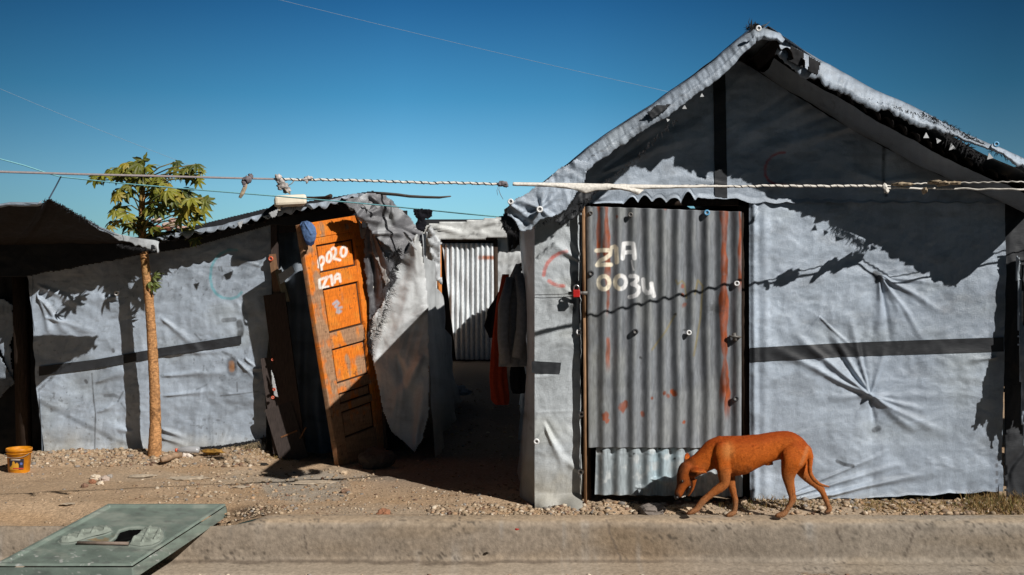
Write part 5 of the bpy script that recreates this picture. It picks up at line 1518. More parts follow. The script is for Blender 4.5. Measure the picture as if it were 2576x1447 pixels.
# torn strip of white cloth wound on the rope
def strip(name, top, bot, mat, parent, dy=-0.012, nv=8):
    ta, ba = np.array(top, float), np.array(bot, float)
    def f(U, V):
        t = np.linspace(0, 1, len(ta)); tb = np.linspace(0, 1, len(ba))
        x = np.interp(U, t, ta[:, 0]) * (1 - V) + np.interp(U, tb, ba[:, 0]) * V
        y = np.interp(U, t, ta[:, 1]) * (1 - V) + np.interp(U, tb, ba[:, 1]) * V
        k = (x - CX) / F
        yy = (5.92 - 0.26 * 0.98) / (1 - 0.26 * k) + dy - 0.008 * np.sin(V * math.pi) - 0.004 * fbm(x / 20, V * 2, 2, 241)
        return np.stack([(x - CX) * yy / F, yy, ZC - (y - CY) * yy / F], 1)
    return sheet(name, parent, mat, f, 120, nv, thick=0.003)
strip('cloth_strip', [(1290, 459), (1380, 460), (1450, 461), (1560, 464), (1700, 466), (1840, 467)], [(1290, 467), (1380, 470), (1440, 476), (1476, 487), (1500, 479), (1560, 477), (1640, 475), (1720, 473), (1840, 470)], M['rope'], line)
strip('cloth_strip', [(1540, 470), (1580, 472), (1620, 478)], [(1540, 473), (1585, 482), (1604, 491)], M['rope'], line, -0.02)

def rag(label, lumps, tails, colr, group='rags knotted on the washing line', mat=None, deep=0.8):
    c0 = lumps[0]
    t = thing('rag', label, 'rag', RP(c0[0], c0[1]), group)
    mb = MB()
    for k, (x, y, rx, ry, sd) in enumerate(lumps):
        Yr = RP(x, y).y
        mb.lump(RP(x, y, -0.012), (rx * Yr / F, min(rx, ry) * Yr / F * deep, ry * Yr / F), sd, 0.5, 1.8, 3)
    mb.build('knot', mat or colr, t)
    if tails:
        tb = MB()
        for pts, w in tails:
            tb.tube([RP(x, y, -0.012 - 0.004 * i) for i, (x, y) in enumerate(pts)], [w * .55] + [w] * (len(pts) - 2) + [w * .7], 8, flat=0.35)
        tb.build('tail', colr, t)
    return t
M['rag_grey'] = make_mat('grey_rag', (0.16, 0.14, 0.15), 0.9, 0.1, grain=50, lo=.5, hi=1.6, bstr=0.5, bdist=0.006)
M['rag_tan'] = make_mat('tan_rag', (0.34, 0.27, 0.19), 0.9, 0.1, grain=50, lo=.5, hi=1.5, bstr=0.5, bdist=0.006)
M['rag_mixed'] = make_mat('white_and_black_rag', (0.46, 0.42, 0.40), 0.9, 0.1, grain=26, lo=.15, hi=1.6, bstr=0.6, bdist=0.008)
rag('dark rag with a pale hanging tail knotted on the grey cord above the papaya leaves', [(622, 452, 11, 9, 1), (630, 444, 6, 7, 2), (614, 460, 6, 6, 3), (616, 468, 5, 5, 4)], [([(622, 455), (616, 472), (609, 488), (603, 498)], .010)], M['rag_tan'], mat=M['rag_grey'])
rag('bulky bundle of brown and white rags knotted where the twisted rope begins', [(700, 447, 8, 9, 5), (706, 458, 9, 8, 6), (712, 468, 13, 9, 7), (722, 478, 10, 8, 8), (704, 470, 6, 10, 9)], [([(720, 470), (734, 462), (742, 452)], .006), ([(714, 470), (722, 482), (730, 488)], .012)], M['rag_tan'], mat=M['rag_mixed'])
rag('small white knotted rag on the twisted rope just right of the bulky bundle', [(776, 448, 10, 5, 10), (766, 452, 7, 4, 11), (772, 457, 3, 5, 12)], None, M['rope'], mat=M['rag_mixed'])
rag('grey knot with dangling threads where the white cloth strip begins', [(1264, 462, 11, 7, 13), (1272, 467, 7, 5, 14), (1256, 464, 5, 5, 15)], [([(1256, 466), (1255, 478), (1259, 490), (1266, 502)], .0015), ([(1254, 466), (1250, 480), (1252, 492)], .0012)], M['rag_grey'])
rag('white cloth knob hanging below the rope in front of the gable', [(2226, 470, 6, 8, 16), (2230, 480, 6, 7, 17)], None, M['rope'])
rag('brown tangled cloth wound on the rope near the right edge', [(2350, 459, 14, 5, 18), (2375, 462, 16, 6, 19), (2400, 461, 16, 4, 20), (2270, 464, 26, 5, 21), (2326, 480, 4, 7, 22)], None, M['rag_tan'], deep=4.5)

teal = thing('cord', 'thin turquoise cord sagging from the upper left to the eave of the gabled shack', 'cord', P(600, 480, 7))
tm = MB()
TPTS = [(-200, 372, 7.2), (0, 400, 7.3), (60, 416, 7.35), (120, 436, 7.4), (152, 445, 7.4), (300, 461, 7.3), (500, 478, 7.15), (700, 494, 7.0), (900, 511, 6.85), (1062, 527, 6.7), (1160, 537, 6.55), (1262, 546, 6.3)]
tm.tube([P(*p) for p in TPTS], .0042, 7)
tm.build('cord_strand', M['teal'], teal)
st = MB()
st.tube([P(153, 445, 7.38), P(140, 470, 6.9), P(124, 499, 6.3)], .005, 6)
st.build('tie_string', make_mat('slate_string', (0.05, 0.07, 0.10), 0.8, 0.1, grain=50, bstr=0.1), teal)
sock = thing('black_garment', 'black cloth garment draped over the turquoise cord beside the far shack', 'garment', P(1064, 527, 6.7))
polysheet('cloth', sock, M['black_cloth'], [(1040, 527), (1062, 525), (1088, 529), (1086, 544), (1076, 550), (1066, 552), (1074, 560), (1070, 574), (1066, 582), (1050, 578), (1046, 566), (1052, 552), (1044, 542)],
          6.68, 0.004, wrinkle(251, 0.012, 20, 20, (), 0.03), thick=0.02, rag=2)

for lab, a, b, Y in (('faint thin overhead wire crossing the top of the sky', (560, -36), (1730, 242), 13.2), ('faint thin overhead wire at the upper left of the sky', (-120, 172), (520, 432), 15.0)):
    w = MB()
    pts = []
    for k in range(13):
        t = k / 12
        pts.append(P(a[0] + (b[0] - a[0]) * t, a[1] + (b[1] - a[1]) * t + 8 * math.sin(math.pi * t) * 0.6, Y))
    w.tube(pts, .0022, 5)
    tag(w.build('overhead_wire', M['wire']), lab, 'wire')

# ================================================================== things on the left shack's roof and door
jc = thing('jerrycan', 'cream plastic jerrycan lying on the roof above the orange door', 'jerrycan', P(732, 522, 8.45))
m = MB()
rot = Matrix.Rotation(R(-4), 3, 'Y') @ Matrix.Rotation(R(14), 3, 'Z')
m.box(P(698, 521, 8.52), P(763, 490, 8.32), rot=rot)
o = m.build('body', M['white_plastic'], jc, False, bevel=0.02)
m = MB(); m.lathe(P(702, 523, 8.36), [(.0, .03), (.012, .03), (.012, -.02), (.010, -.022), (0, -.022)], 14); m.build('neck', M['white_plastic'], jc)
pole = MB()
pole.tube([P(745, 498, 8.5), P(790, 499, 8.45), P(818, 498, 8.38), P(832, 493, 8.30)], [.012, .013, .014, .016], 9)
tag(pole.build('wooden_pole', M['darkwood']), 'dark wooden pole with an orange cut end poking out beside the cream jerrycan', 'pole')
st = MB(); st.tube([P(940, 486, 8.45), P(965, 487, 8.4), P(1000, 490, 8.3), (P(1030, 494, 8.25)), P(1070, 496, 8.2), P(1105, 497, 8.15), P(1134, 494, 8.1)], [.012, .012, .0115, .011, .010, .009, .005], 8)
tag(st.build('curved_stick', make_mat('grey_bark_stick', (0.12, 0.11, 0.10), 0.85, 0.1, grain=30, bstr=0.4, bdist=0.004)), 'long grey stick jutting into the sky from the roof corner', 'stick')
bag = MB(); 
bag.add([P(662, 534, 8.5), P(700, 505, 8.5), P(712, 520, 8.42), P(690, 535, 8.42), P(662, 545, 8.42), P(700, 512, 8.6), P(665, 540, 8.6)], [(0, 1, 2, 3), (0, 3, 4), (1, 5, 2), (0, 6, 5, 1)])
tag(bag.build('folded_sheet', M['band'], None, False), 'black folded plastic sheet under the left end of the cream jerrycan', 'plastic sheet')
cp = thing('baseball_cap', 'blue cloth cap hooked over the top corner of the orange door', 'cap', P(775, 560, 8.2))
def capdisp(px, py, p):
    r2 = ((px - 777) / 22) ** 2 + ((py - 585) / 34) ** 2
    return 0.055 * np.sqrt(np.clip(1.05 - r2, 0, 1)) + 0.004 * fbm(px / 8, py / 8, 2, 261) + folds(px, py, [(766, 560, 790, 600, 3, .008), (790, 580, 772, 608, 3, .006)])
polysheet('crown', cp, M['denim'], [(754, 566), (760, 558), (772, 556), (784, 561), (793, 572), (796, 588), (793, 604), (786, 612), (776, 612), (768, 608), (762, 590), (758, 576)], 8.20, 0.003, capdisp, thick=0.004)
polysheet('brim', cp, M['navy'], [(764, 594), (770, 606), (780, 611), (791, 606), (790, 614), (783, 620), (774, 617), (767, 609)], 8.16, 0.003, lambda px, py, p: 0.02 * np.sin((px - 764) / 28 * math.pi), thick=0.004)
# broken roof tiles showing behind the papaya
rng = random.Random(11)
for k in range(9):
    x, y = 392 + 68 * rng.random(), 552 + 26 * rng.random()
    mb = MB(); mb.lump(P(x, y, 9.2), (.03 + .03 * rng.random(), .04, .018 + .012 * rng.random()), k + 40, 0.35, 1.5, 2, col=rng.choice(((.5, .32, .26), (.30, .12, .08), (.55, .42, .36))))
    tag(mb.build('roof_rubble', M['stone'], None, False, True), 'lump of broken masonry lying on the low roof behind the papaya leaves', 'rubble', 'broken masonry on the low roof')

# ================================================================== clothes and litter in the lane
def garment(name, label, rings, mat, cat='garment', nf=7, amp=0.25, seed=0, sleeve=None):
    """a hanging garment: rings (x, y, half-width in layout units, Y, depth ratio)"""
    t = thing(name, label, cat, P(rings[0][0], rings[0][1], rings[0][3]))
    rr = np.array(rings, float)
    def f(U, V):
        s = np.linspace(0, 1, len(rr))
        x, y, w, Y, dp = [np.interp(V, s, rr[:, k]) for k in range(5)]
        a = U * 2 * math.pi
        fold = 1 + amp * np.sin(a * nf + 3 * fbm(V * 3, U * 0, 2, seed)) * sstep(0.05, 0.5, V) + 0.12 * fbm(np.cos(a) * 2, V * 6, 3, seed + 1)
        sc = Y / F
        X = (x - CX) * sc + np.cos(a) * w * sc * fold
        yy = Y - np.sin(a) * w * sc * dp * fold
        return np.stack([X, yy, ZC - (y - CY) * sc], 1)
    sheet('cloth', t, mat, f, 72, 70, thick=0.003)
    if sleeve:
        m = MB()
        for pts, rad in sleeve:
            m.tube([P(*p) for p in pts], rad, 12)
        m.build('sleeve', mat, t)
    return t
garment('jacket', 'grey hooded jacket hanging on the shaded side wall of the gabled shack', [(1302, 664, 4, 7.6, .8), (1300, 690, 13, 7.6, .7), (1294, 740, 26, 7.6, .5), (1290, 800, 30, 7.6, .5), (1290, 860, 30, 7.6, .5), (1292, 922, 31, 7.6, .5)], M['grey_cloth'], 'jacket', 5, 0.16, 271,
        [([(1306, 690, 7.5), (1316, 760, 7.45), (1312, 830, 7.45), (1300, 900, 7.45)], [.03, .04, .038, .035]), ([(1284, 700, 7.55), (1268, 770, 7.5), (1266, 850, 7.5), (1272, 915, 7.5)], [.03, .042, .04, .04])])
garment('red_garment', 'long rust-red cloth hanging behind the grey jacket', [(1272, 690, 8, 8.0, .6), (1264, 760, 14, 8.0, .5), (1256, 860, 16, 8.0, .5), (1254, 940, 18, 8.0, .5), (1258, 1005, 19, 8.0, .5), (1262, 1018, 14, 8.0, .5)], M['red_cloth'], 'garment', 6, 0.2, 272)
garment('black_garment', 'black cloth hanging between the red cloth and the bright far door', [(1262, 735, 8, 8.3, .6), (1250, 775, 18, 8.3, .5), (1242, 820, 22, 8.3, .5), (1246, 850, 12, 8.3, .5)], M['black_cloth'], 'garment', 5, 0.2, 273)
garment('black_garment', 'dark trousers hanging below the grey jacket', [(1300, 905, 16, 7.7, .5), (1302, 950, 18, 7.7, .5), (1304, 990, 14, 7.7, .5)], M['black_cloth'], 'garment', 5, 0.2, 274)
cl = MB()
M['paleblue_cloth'] = make_mat('pale_blue_cloth', (0.30, 0.34, 0.40), 0.9, 0.1, grain=20, lo=.6, hi=1.3, bstr=0.5, bdist=0.01)
for (x, y, rx, ry, sd) in ((1148, 980, 24, 10, 1), (1165, 986, 18, 8, 2), (1128, 976, 16, 10, 3)):
    cl.lump(P(x, y, 12.9), (rx * 12.9 / F, .06, ry * 12.9 / F), sd, .5, 2, 3)
tag(cl.build('crumpled_cloth', M['paleblue_cloth']), 'pale blue crumpled cloth lying on the shaded lane', 'cloth')

# ================================================================== yellow bucket
by = 8.0
bk = thing('bucket', 'small yellow plastic bucket with a dark label standing at the left edge', 'bucket', P(48, 1190, by))
b0 = P(48, 1190, by)
m = MB()
m.lathe(b0, [(0, .004), (.066, .004), (.070, 0), (.073, .006), (.084, .160), (.089, .162), (.091, .170), (.091, .180), (.088, .184), (.084, .182), (.071, .012), (0, .012)], 40)
m.build('body', M['bucket'], bk)
m = MB()
m.lathe(b0, [(.0855, .146), (.0905, .147), (.0905, .152), (.0855, .153)], 40)
m.build('rim', M['bucket'], bk)
m = MB()
m.tube([b0 + Vector((.088 * math.cos(a), -.03 - .06 * math.sin(a), .150 - .028 * math.sin(a))) for a in np.linspace(math.pi, 0, 16)], .0022, 6)
m.build('handle', M['buckethandle'], bk)
def lab_pos(U, V):
    a = R(-128) + R(75) * U + R(10); z = .035 + .078 * V
    r = .0735 + .0715 * z + 0.0012
    return np.stack([b0.x + r * np.cos(a), b0.y + r * np.sin(a), b0.z + z], 1)
def lab_col(px, py, pos):
    u = (px - px.min()) / (px.max() - px.min()); v = (py.max() - py) / (py.max() - py.min())
    c = np.ones((len(px), 3)) * np.array((0.02, 0.018, 0.03))
    k = sstep(.05, -.05, v - 0.35 - 0.45 * np.exp(-((u - .3) / .12) ** 2) - 0.3 * np.exp(-((u - .55) / .08) ** 2) + .15 * fbm(u * 8, v * 8, 2, 3))
    c = mix(c, (0.55, 0.28, 0.03), k * (u < .65))
    c = mix(c, (0.10, 0.14, 0.36), sstep(.12, .06, np.hypot(u - .82, (v - .55) * .8)))
    c = mix(c, (0.42, 0.05, 0.03), sstep(.07, .04, np.abs(v - .12)) * (u > .25))
    return mix(c, (0.6, 0.5, 0.4), sstep(.05, .03, np.abs(v - .9)) * (u > .1) * (u < .75))
M['labelmat'] = make_mat('printed_label', None, 0.4, 0.4, grain=20, lo=.9, hi=1.05, bstr=0)
sheet('label_print', bk, M['labelmat'], lab_pos, 50, 40, lab_col)

# ================================================================== latrine slab across the drain
slab = thing('latrine_slab', 'green-grey plastic squatting slab with two foot rests and a hole, lying over the drain', 'latrine slab', P(300, 1350, 6.05))
sBL, sBR, sFR = P(272, 1273, 6.50), P(569, 1273, 6.50), P(333, 1427, 5.60)
sFL = sBL + (sFR - sBR) + (sBL - sBR) * 0.015
SN = ((sBR - sBL).cross(sBL - sFL)).normalized()
if SN.z < 0: SN = -SN
def slab_pt(u, v, h):
    u, v, h = [np.asarray(k, float)[:, None] for k in (u, v, h)]
    return np.array(sFL) * (1 - u) * (1 - v) + np.array(sFR) * u * (1 - v) + np.array(sBR) * u * v + np.array(sBL) * (1 - u) * v + np.array(SN) * h
q7 = lambda pts: [((x / 2.342) / 1.1603, (1400 + y / 2.342) / 1.1603) for (x, y) in pts]
HOLE = q7([(752, 428), (790, 398), (820, 352), (880, 334), (950, 330), (1000, 334), (985, 356), (945, 378), (900, 402), (830, 424)])
TROUGH = q7([(600, 410), (660, 380), (760, 362), (800, 385), (752, 426), (690, 428)])
FOOT_L = q7([(398, 425), (430, 402), (520, 370), (620, 340), (700, 328), (752, 335), (768, 358), (720, 376), (650, 392), (590, 408), (530, 430), (470, 440), (420, 440)])
FOOT_R = q7([(884, 452), (900, 415), (950, 378), (985, 345), (1030, 330), (1080, 335), (1112, 356), (1118, 395), (1095, 430), (1040, 455), (960, 464)])
def poly_dist(px, py, poly):
    d = np.full(px.shape, 1e9)
    for a, b in zip(poly, poly[1:] + poly[:1]):
        k, _ = seg_dist(px, py, a[0], a[1], b[0], b[1] + 1e-6)
        d = np.minimum(d, k)
    return np.where(in_poly(px, py, poly), d, -d)
def slab_h(px, py, u, v):
    e = np.minimum.reduce([u, 1 - u, v * 1.25, (1 - v) * 1.25])
    h = 0.016 * sstep(0.05, 0.035, e) - 0.010 * sstep(0.010, 0.0, e)
    h = h - 0.012 * sstep(-8, 3, poly_dist(px, py, HOLE)) - 0.010 * sstep(-2, 4, poly_dist(px, py, TROUGH))
    for fp_ in (FOOT_L, FOOT_R):
        h = h + 0.006 * sstep(-7, 1, poly_dist(px, py, fp_))
    return h + 0.0012 * fbm(u * 7, v * 9, 3, 281)
def slab_col(px, py, pos):
    c = np.array((0.165, 0.205, 0.175))[None, :] * (1 + 0.22 * fbm(px / 60, py / 18, 5, 282))[:, None]
    c = mix(c, (0.26, 0.28, 0.24), sstep(0.0, 0.5, fbm(px / 50, py / 14, 4, 283)) * 0.6)
    c = mix(c, (0.10, 0.105, 0.10), sstep(0.1, 0.55, fbm(px / 30, py / 8, 4, 284)) * 0.5)
    c = mix(c, (0.42, 0.42, 0.40), sstep(0.42, 0.6, fbm(px / 14, py / 5, 3, 285)) * sstep(1370, 1400, py) * 0.8)
    k = sstep(-4, 2, poly_dist(px, py, TROUGH)) * sstep(0.0, 0.4, fbm(px / 30, py / 10, 3, 288) + .1)
    c = mix(c, (0.24, 0.16, 0.08), k * 0.8)
    k = sstep(3.2, 1.2, np.abs(poly_dist(px, py, HOLE) + 2)) + sstep(2.4, 1.0, np.minimum(np.abs(poly_dist(px, py, FOOT_L)), np.abs(poly_dist(px, py, FOOT_R))))
    c = mix(c, (0.30, 0.33, 0.29), np.clip(k, 0, 1) * 0.6)               # edge highlights painted into the plastic colour
    return c
def slab_top(U, V):
    p = slab_pt(U, V, 0 * U)
    px, py = PXA(p)
    return slab_pt(U, V, slab_h(px, py, U, V))
def hole_mask(c, U, V):
    p = slab_pt(U, V, 0 * U)
    px, py = PXA(p)
    return ~in_poly(px, py, HOLE)
sheet('plate', slab, M['slab'], slab_top, 220, 280, slab_col, hole_mask)
def hole_ring(px, py):
    o = np.array((0, 0, ZC)); d = np.stack([(px - CX) / F, np.ones_like(px), -(py - CY) / F], 1)
    t = ((np.array(sFR) - o) @ np.array(SN)) / (d @ np.array(SN))
    return o + d * t[:, None]
hx = np.array([p[0] for p in HOLE] + [HOLE[0][0]]); hy = np.array([p[1] for p in HOLE] + [HOLE[0][1]])
def bowl(U, V):
    t = np.linspace(0, 1, len(hx))
    p = hole_ring(np.interp(U, t, hx), np.interp(U, t, hy))
    c = p.mean(0)
    k = np.clip((V - 0.6) / 0.4, 0, 1)
    return c + (p - c) * (1.04 - 1.02 * k)[:, None] - np.array(SN) * (0.012 + 0.045 * np.clip(V / 0.6, 0, 1))[:, None]
M['pit'] = make_mat('hole_shade_black', (0.004, 0.004, 0.004), 0.9, 0.05, grain=20, bstr=0)  # added near-black liner stands in for the dark inside the hole
sheet('drop_hole_shade_liner', slab, M['pit'], bowl, 60, 10)
def skirt(U, V):
    t = (U * 4) % 4
    u = np.select([t < 1, t < 2, t < 3], [t, 1 + 0 * t, 3 - t], 0 * t)
    v = np.select([t < 1, t < 2, t < 3], [0 * t, t - 1, 1 + 0 * t], 4 - t)
    w = np.sin(V * math.pi / 2)
    c = slab_pt(u, v, 0 * u)
    ctr = slab_pt(0 * u + .5, 0 * u + .5, 0 * u)
    d = (c - ctr) / np.linalg.norm(c - ctr, axis=1)[:, None]
    return c + d * (0.006 * w)[:, None] - np.array(SN) * (0.001 + 0.062 * V)[:, None]
sheet('rim', slab, M['slab'], skirt, 400, 10, slab_col)
def foot(poly, seed):
    xs = [p[0] for p in poly]; ys = [p[1] for p in poly]
    def f(U, V):
        # tread pads standing on the plate
        px = min(xs) + (max(xs) - min(xs)) * U; py = max(ys) + (min(ys) - max(ys)) * V
        o = np.array((0, 0, ZC)); d = np.stack([(px - CX) / F, np.ones_like(px), -(py - CY) / F], 1)
        n = np.array(SN); p0 = np.array(sFR)
        t = ((p0 - o) @ n) / (d @ n)
        p = o + d * t[:, None]
        dist = poly_dist(px, py, poly)
        tread = np.maximum(sstep(0.55, 0.95, np.sin(px / 4.4 + py / 9)), sstep(0.5, 0.95, np.sin(py / 2.1 - px / 14 + 0.8 * np.sin(px / 9))))
        h = 0.007 + 0.012 * sstep(0, 4, dist) + 0.011 * tread * sstep(3, 6, dist)
        return p + n * h[:, None]
    def mk(c, U, V):
        px = min(xs) + (max(xs) - min(xs)) * U; py = max(ys) + (min(ys) - max(ys)) * V
        return in_poly(px, py, poly)
    def cc(px, py, pos):
        return np.array((0.25, 0.28, 0.24))[None, :] * (1 + 0.25 * fbm(px / 14, py / 6, 4, seed))[:, None]
    sheet('foot_rest', slab, M['slab'], f, 150, 70, cc, mk)
foot(FOOT_L, 286); foot(FOOT_R, 287)
def on_slab(x, y, h=0.0):
    o = Vector((0, 0, ZC)); d = Vector(((x - CX) / F, 1, -(y - CY) / F))
    t = (sFR - o).dot(SN) / d.dot(SN)
    return o + d * t + SN * h
m = MB()
a_, b_ = q7([(530, 447), (880, 452)])
m.tube([on_slab(*a_, .012), on_slab(*b_, .012)], .009, 10)
m.build('hinge_bar', make_mat('rusty_bar', (0.20, 0.15, 0.12), 0.6, 0.3, grain=40, bstr=0.2), slab)

# ================================================================== loose stones one can tell apart
def stone(x, y, r, col, label, seed, z=None, flat=0.65, amp=0.45, rot=0.0, group=None, name='stone', stretch=1.0):
    zz = 0.0
    p = G(x, y, zz)
    for _ in range(4):
        zz = float(ground_h(np.array([p.x]), np.array([p.y]))[0]) if z is None else z
        p = G(x, y, zz)
    rr = r * p.y / F
    mb = MB()
    mb.lump(p + Vector((0, 0, rr * flat * 0.45)), (rr * stretch, rr * 0.8, rr * flat), seed, amp, 1.3, 3, Matrix.Rotation(rot, 3, 'Z'), col)
    o = mb.build(name, M['stone'], None, False, True)
    return tag(o, label, name.replace('_', ' '), group)
TAN = (0.50, 0.38, 0.26); PALE = (0.62, 0.52, 0.40); BRN = (0.22, 0.13, 0.09); RB = (0.30, 0.14, 0.08); GREY = (0.30, 0.27, 0.24)
stone(965, 1296, 15, RB, 'reddish brown rock lying alone on the bright ground near the kerb', 1, flat=.75)
stone(1300, 1333, 5, (0.35, 0.04, 0.03), 'small bright red chip on the gravel left of the gabled shack', 2, flat=.5)
stone(948, 1175, 46, (0.09, 0.07, 0.06), 'big dark rock in the shade at the foot of the orange door', 3, flat=.75, amp=.3)
stone(470, 1150, 12, (0.75, 0.66, 0.58), 'white stone touching the foot of the papaya trunk', 4, flat=1.0)
stone(418, 1150, 9, TAN, 'tan stone lying just right of the papaya trunk', 5)
stone(213, 1226, 8, BRN, 'dark brown stone beside the pale rubble left of the slab', 6, flat=1.0)
for k, (x, y, r, c, l) in enumerate(((240, 1205, 12, PALE, 'pale chip topmost in the small rubble heap above the slab'), (262, 1210, 13, (.45, .36, .30), 'buff chip at the right of the small rubble heap above the slab'), (232, 1216, 9, RB, 'reddish chip in the small rubble heap above the slab'),
                                     (252, 1219, 8, PALE, 'small pale chip at the front of the rubble heap above the slab'), (276, 1202, 8, GREY, 'grey chip at the back of the rubble heap above the slab'))):
    stone(x, y, r, c, l, 10 + k, flat=.7)
stone(865, 1192, 9, TAN, 'tan stone right under the lower end of the orange door', 20)
stone(1548, 1276, 8, PALE, 'pale stone at the threshold of the grey metal door', 21)
stone(1520, 1280, 8, PALE, 'pale stone beside the left jamb of the grey metal door', 22)
stone(1640, 1290, 34, (0.20, 0.17, 0.15), 'dark rock in the dog shadow below the metal door', 23, flat=.45, amp=.3)
stone(1735, 1282, 20, TAN, 'tan rubble lump in front of the dog forepaw', 24, flat=.5)
stone(1868, 1268, 17, TAN, 'tan rubble lump just behind the straight forepaw of the dog', 25, flat=.5)
stone(1900, 1275, 13, (.40, .26, .17), 'brown rubble lump between the legs of the dog', 26, flat=.5)
stone(2022, 1274, 12, TAN, 'tan stone between the hind legs of the dog', 27, flat=.5)
stone(2055, 1272, 10, BRN, 'brown stone by the far hind leg of the dog', 28, flat=.5)
stone(1160, 1405 - 122, 7, TAN, 'tan pebble on the open ground at the mouth of the lane', 29)
for (x, y, r, st_, l, sd) in ((356, 1199, 20, 1.7, 'flat dusty concrete fragment half buried left of the others', 31), (468, 1205, 26, 1.8, 'flat dusty concrete fragment half buried in the middle of the yard', 32), (792, 1216, 30, 1.7, 'broad flat concrete fragment half buried in front of the orange door', 33),
                               (610, 1226, 15, 1.6, 'small flat concrete fragment above the damp patch', 34), (172, 1268, 12, 1.5, 'small flat concrete fragment left of the slab', 35), (868, 1240, 9, 1.2, 'brown broken clod between the orange door and the kerb', 36)):
    stone(x, y, r, (.44, .36, .27) if sd < 36 else (.24, .15, .10), l, sd, flat=.16 if sd < 36 else .8, amp=.55, rot=random.uniform(-.4, .4), name='concrete_fragment' if sd < 36 else 'stone', stretch=st_)
lgs = MB()
lgs.tube([G(405, 1162, .05) + Vector((0, 0, .015)), G(418, 1160, .05) + Vector((0, 0, .018)), G(436, 1153, .05) + Vector((0, 0, .018)), G(455, 1150, .05) + Vector((0, 0, .018))], [.020, .024, .024, .022], 10)
tag(lgs.build('short_log', make_mat('weathered_log', (0.34, 0.23, 0.15), 0.9, 0.1, grain=24, lo=.5, hi=1.3, bstr=0.5, bdist=0.006)), 'short weathered log lying at the foot of the papaya tree', 'log')
tp_ = MB(); tp_.lump(G(650 + 8, 1172, .0) + Vector((0, 0, .01)), (.06, .05, .012), 77, .4, 1.5, 2, col=(0.03, 0.025, 0.02))
tag(tp_.build('dark_scrap', M['stone'], None, False, True), 'dark flat scrap on the gravel in front of the low shack wall', 'scrap')
pb = thing('plastic_bottle', 'crushed clear plastic bottle lying against the foot of the low shack wall', 'bottle', G(480, 1144, .06))
m, nt, b = nodes_of('clear_plastic'); b.inputs['Base Color'].default_value = (.55, .56, .58, 1); b.inputs['Roughness'].default_value = .15; b.inputs['Transmission Weight'].default_value = .4
mb = MB(); c0 = G(480, 1140, .06) + Vector((0, -.05, .03))
mb.tube([c0 + Vector((dx, 0, dz)) for dx, dz in ((-.09, 0), (-.075, .0), (-.06, .0), (.02, .004), (.06, .002), (.08, 0))], [.012, .013, .03, .034, .032, .028], 12, flat=.8)
mb.build('body', m, pb); mb = MB(); mb.tube([c0 + Vector((-.105, 0, 0)), c0 + Vector((-.088, 0, 0))], .014, 10); mb.build('lid', M['capred'], pb)
yb = MB(); yb.lump(G(540, 1138, .06) + Vector((0, -.05, .012)), (.085, .03, .02), 31, .6, 2.4, 3)
tag(yb.build('yellow_wrapper', make_mat('faded_yellow_plastic', (0.33, 0.17, 0.03), .6, .3, grain=30, lo=.4, hi=1.3, bstr=.4)), 'faded yellow wrapper under the frayed hem of the low shack wall', 'wrapper')

# gravel: nobody could count it
ico = bmesh.new(); bmesh.ops.create_icosphere(ico, subdivisions=1, radius=1)
IV = np.array([v.co[:] for v in ico.verts]); IF = np.array([[v.index for v in f.verts] for f in ico.faces]); ico.free()
def gravel(name, label, pts, sizes, cols, seed):
    rs = np.random.RandomState(seed)
    n = len(pts)
    sc = sizes[:, None] * np.stack([rs.uniform(.7, 1.5, n), rs.uniform(.7, 1.3, n), rs.uniform(.45, .8, n)], 1)
    jit = rs.uniform(.7, 1.25, (n, len(IV), 1))
    a = rs.uniform(0, 6.28, n)
    v = IV[None] * sc[:, None, :] * jit
    x = v[:, :, 0] * np.cos(a)[:, None] - v[:, :, 1] * np.sin(a)[:, None]
    y = v[:, :, 0] * np.sin(a)[:, None] + v[:, :, 1] * np.cos(a)[:, None]
    v = np.stack([x, y, v[:, :, 2]], 2) + pts[:, None, :]
    f = IF[None] + (np.arange(n) * len(IV))[:, None, None]
    me = np_mesh(name, v.reshape(-1, 3), f.reshape(-1, 3), np.repeat(cols, len(IV), 0))
    o = link(name, me, M['stone'], None, False)
    return tag(o, label, 'gravel', kind='stuff')
rs = np.random.RandomState(3)
def scatter(n, x0, x1, y0, y1, seed, lo=0.0025, hi=0.012, pw=3.0):
    r_ = np.random.RandomState(seed)
    x = r_.uniform(x0, x1, n); y = r_.uniform(y0, y1, n)
    s = lo + (hi - lo) * r_.uniform(0, 1, n) ** pw
    return x, y, s
X, Y, S = [], [], []
for a in ((5200, -4.3, 3.2, 6.42, 9.0, 1), (1700, -3.8, -1.9, 8.1, 8.75, 2, .004, .022, 2.2), (900, -0.5, 0.6, 6.44, 6.8, 3, .003, .02, 2.5), (1100, 0.4, 3.1, 6.48, 6.78, 4, .003, .022, 2.2), (700, -2.4, -1.0, 6.9, 8.0, 5, .003, .018, 2.5),
          (500, -2.2, -1.3, 6.45, 6.8, 6, .003, .014, 2.0), (600, -1, .3, 9, 15, 7, .004, .02, 2.2), (800, -1.6, 0.3, 6.42, 7.4, 8, .003, .013, 3)):
    n, x0, x1, y0, y1, sd = a[:6]
    x, y, s_ = scatter(n, x0, x1, y0, y1, sd, *a[6:])
    X.append(x); Y.append(y); S.append(s_)
X, Y, S = np.concatenate(X), np.concatenate(Y), np.concatenate(S)
keep = ~((X > 0.1) & (Y > 6.78))
X, Y, S = X[keep], Y[keep], S[keep]
n = len(X)
pal = np.array((TAN, PALE, (.44, .33, .22), (.36, .26, .18), GREY, (.46, .30, .18), BRN))
ci = rs.choice(len(pal), n, p=(.26, .09, .24, .18, .08, .10, .05))
cc = pal[ci] * rs.uniform(.62, 1.0, (n, 1))
keep2 = (fbm(X / .35, Y / .25, 3, 99) > -0.18) | (S > .009)
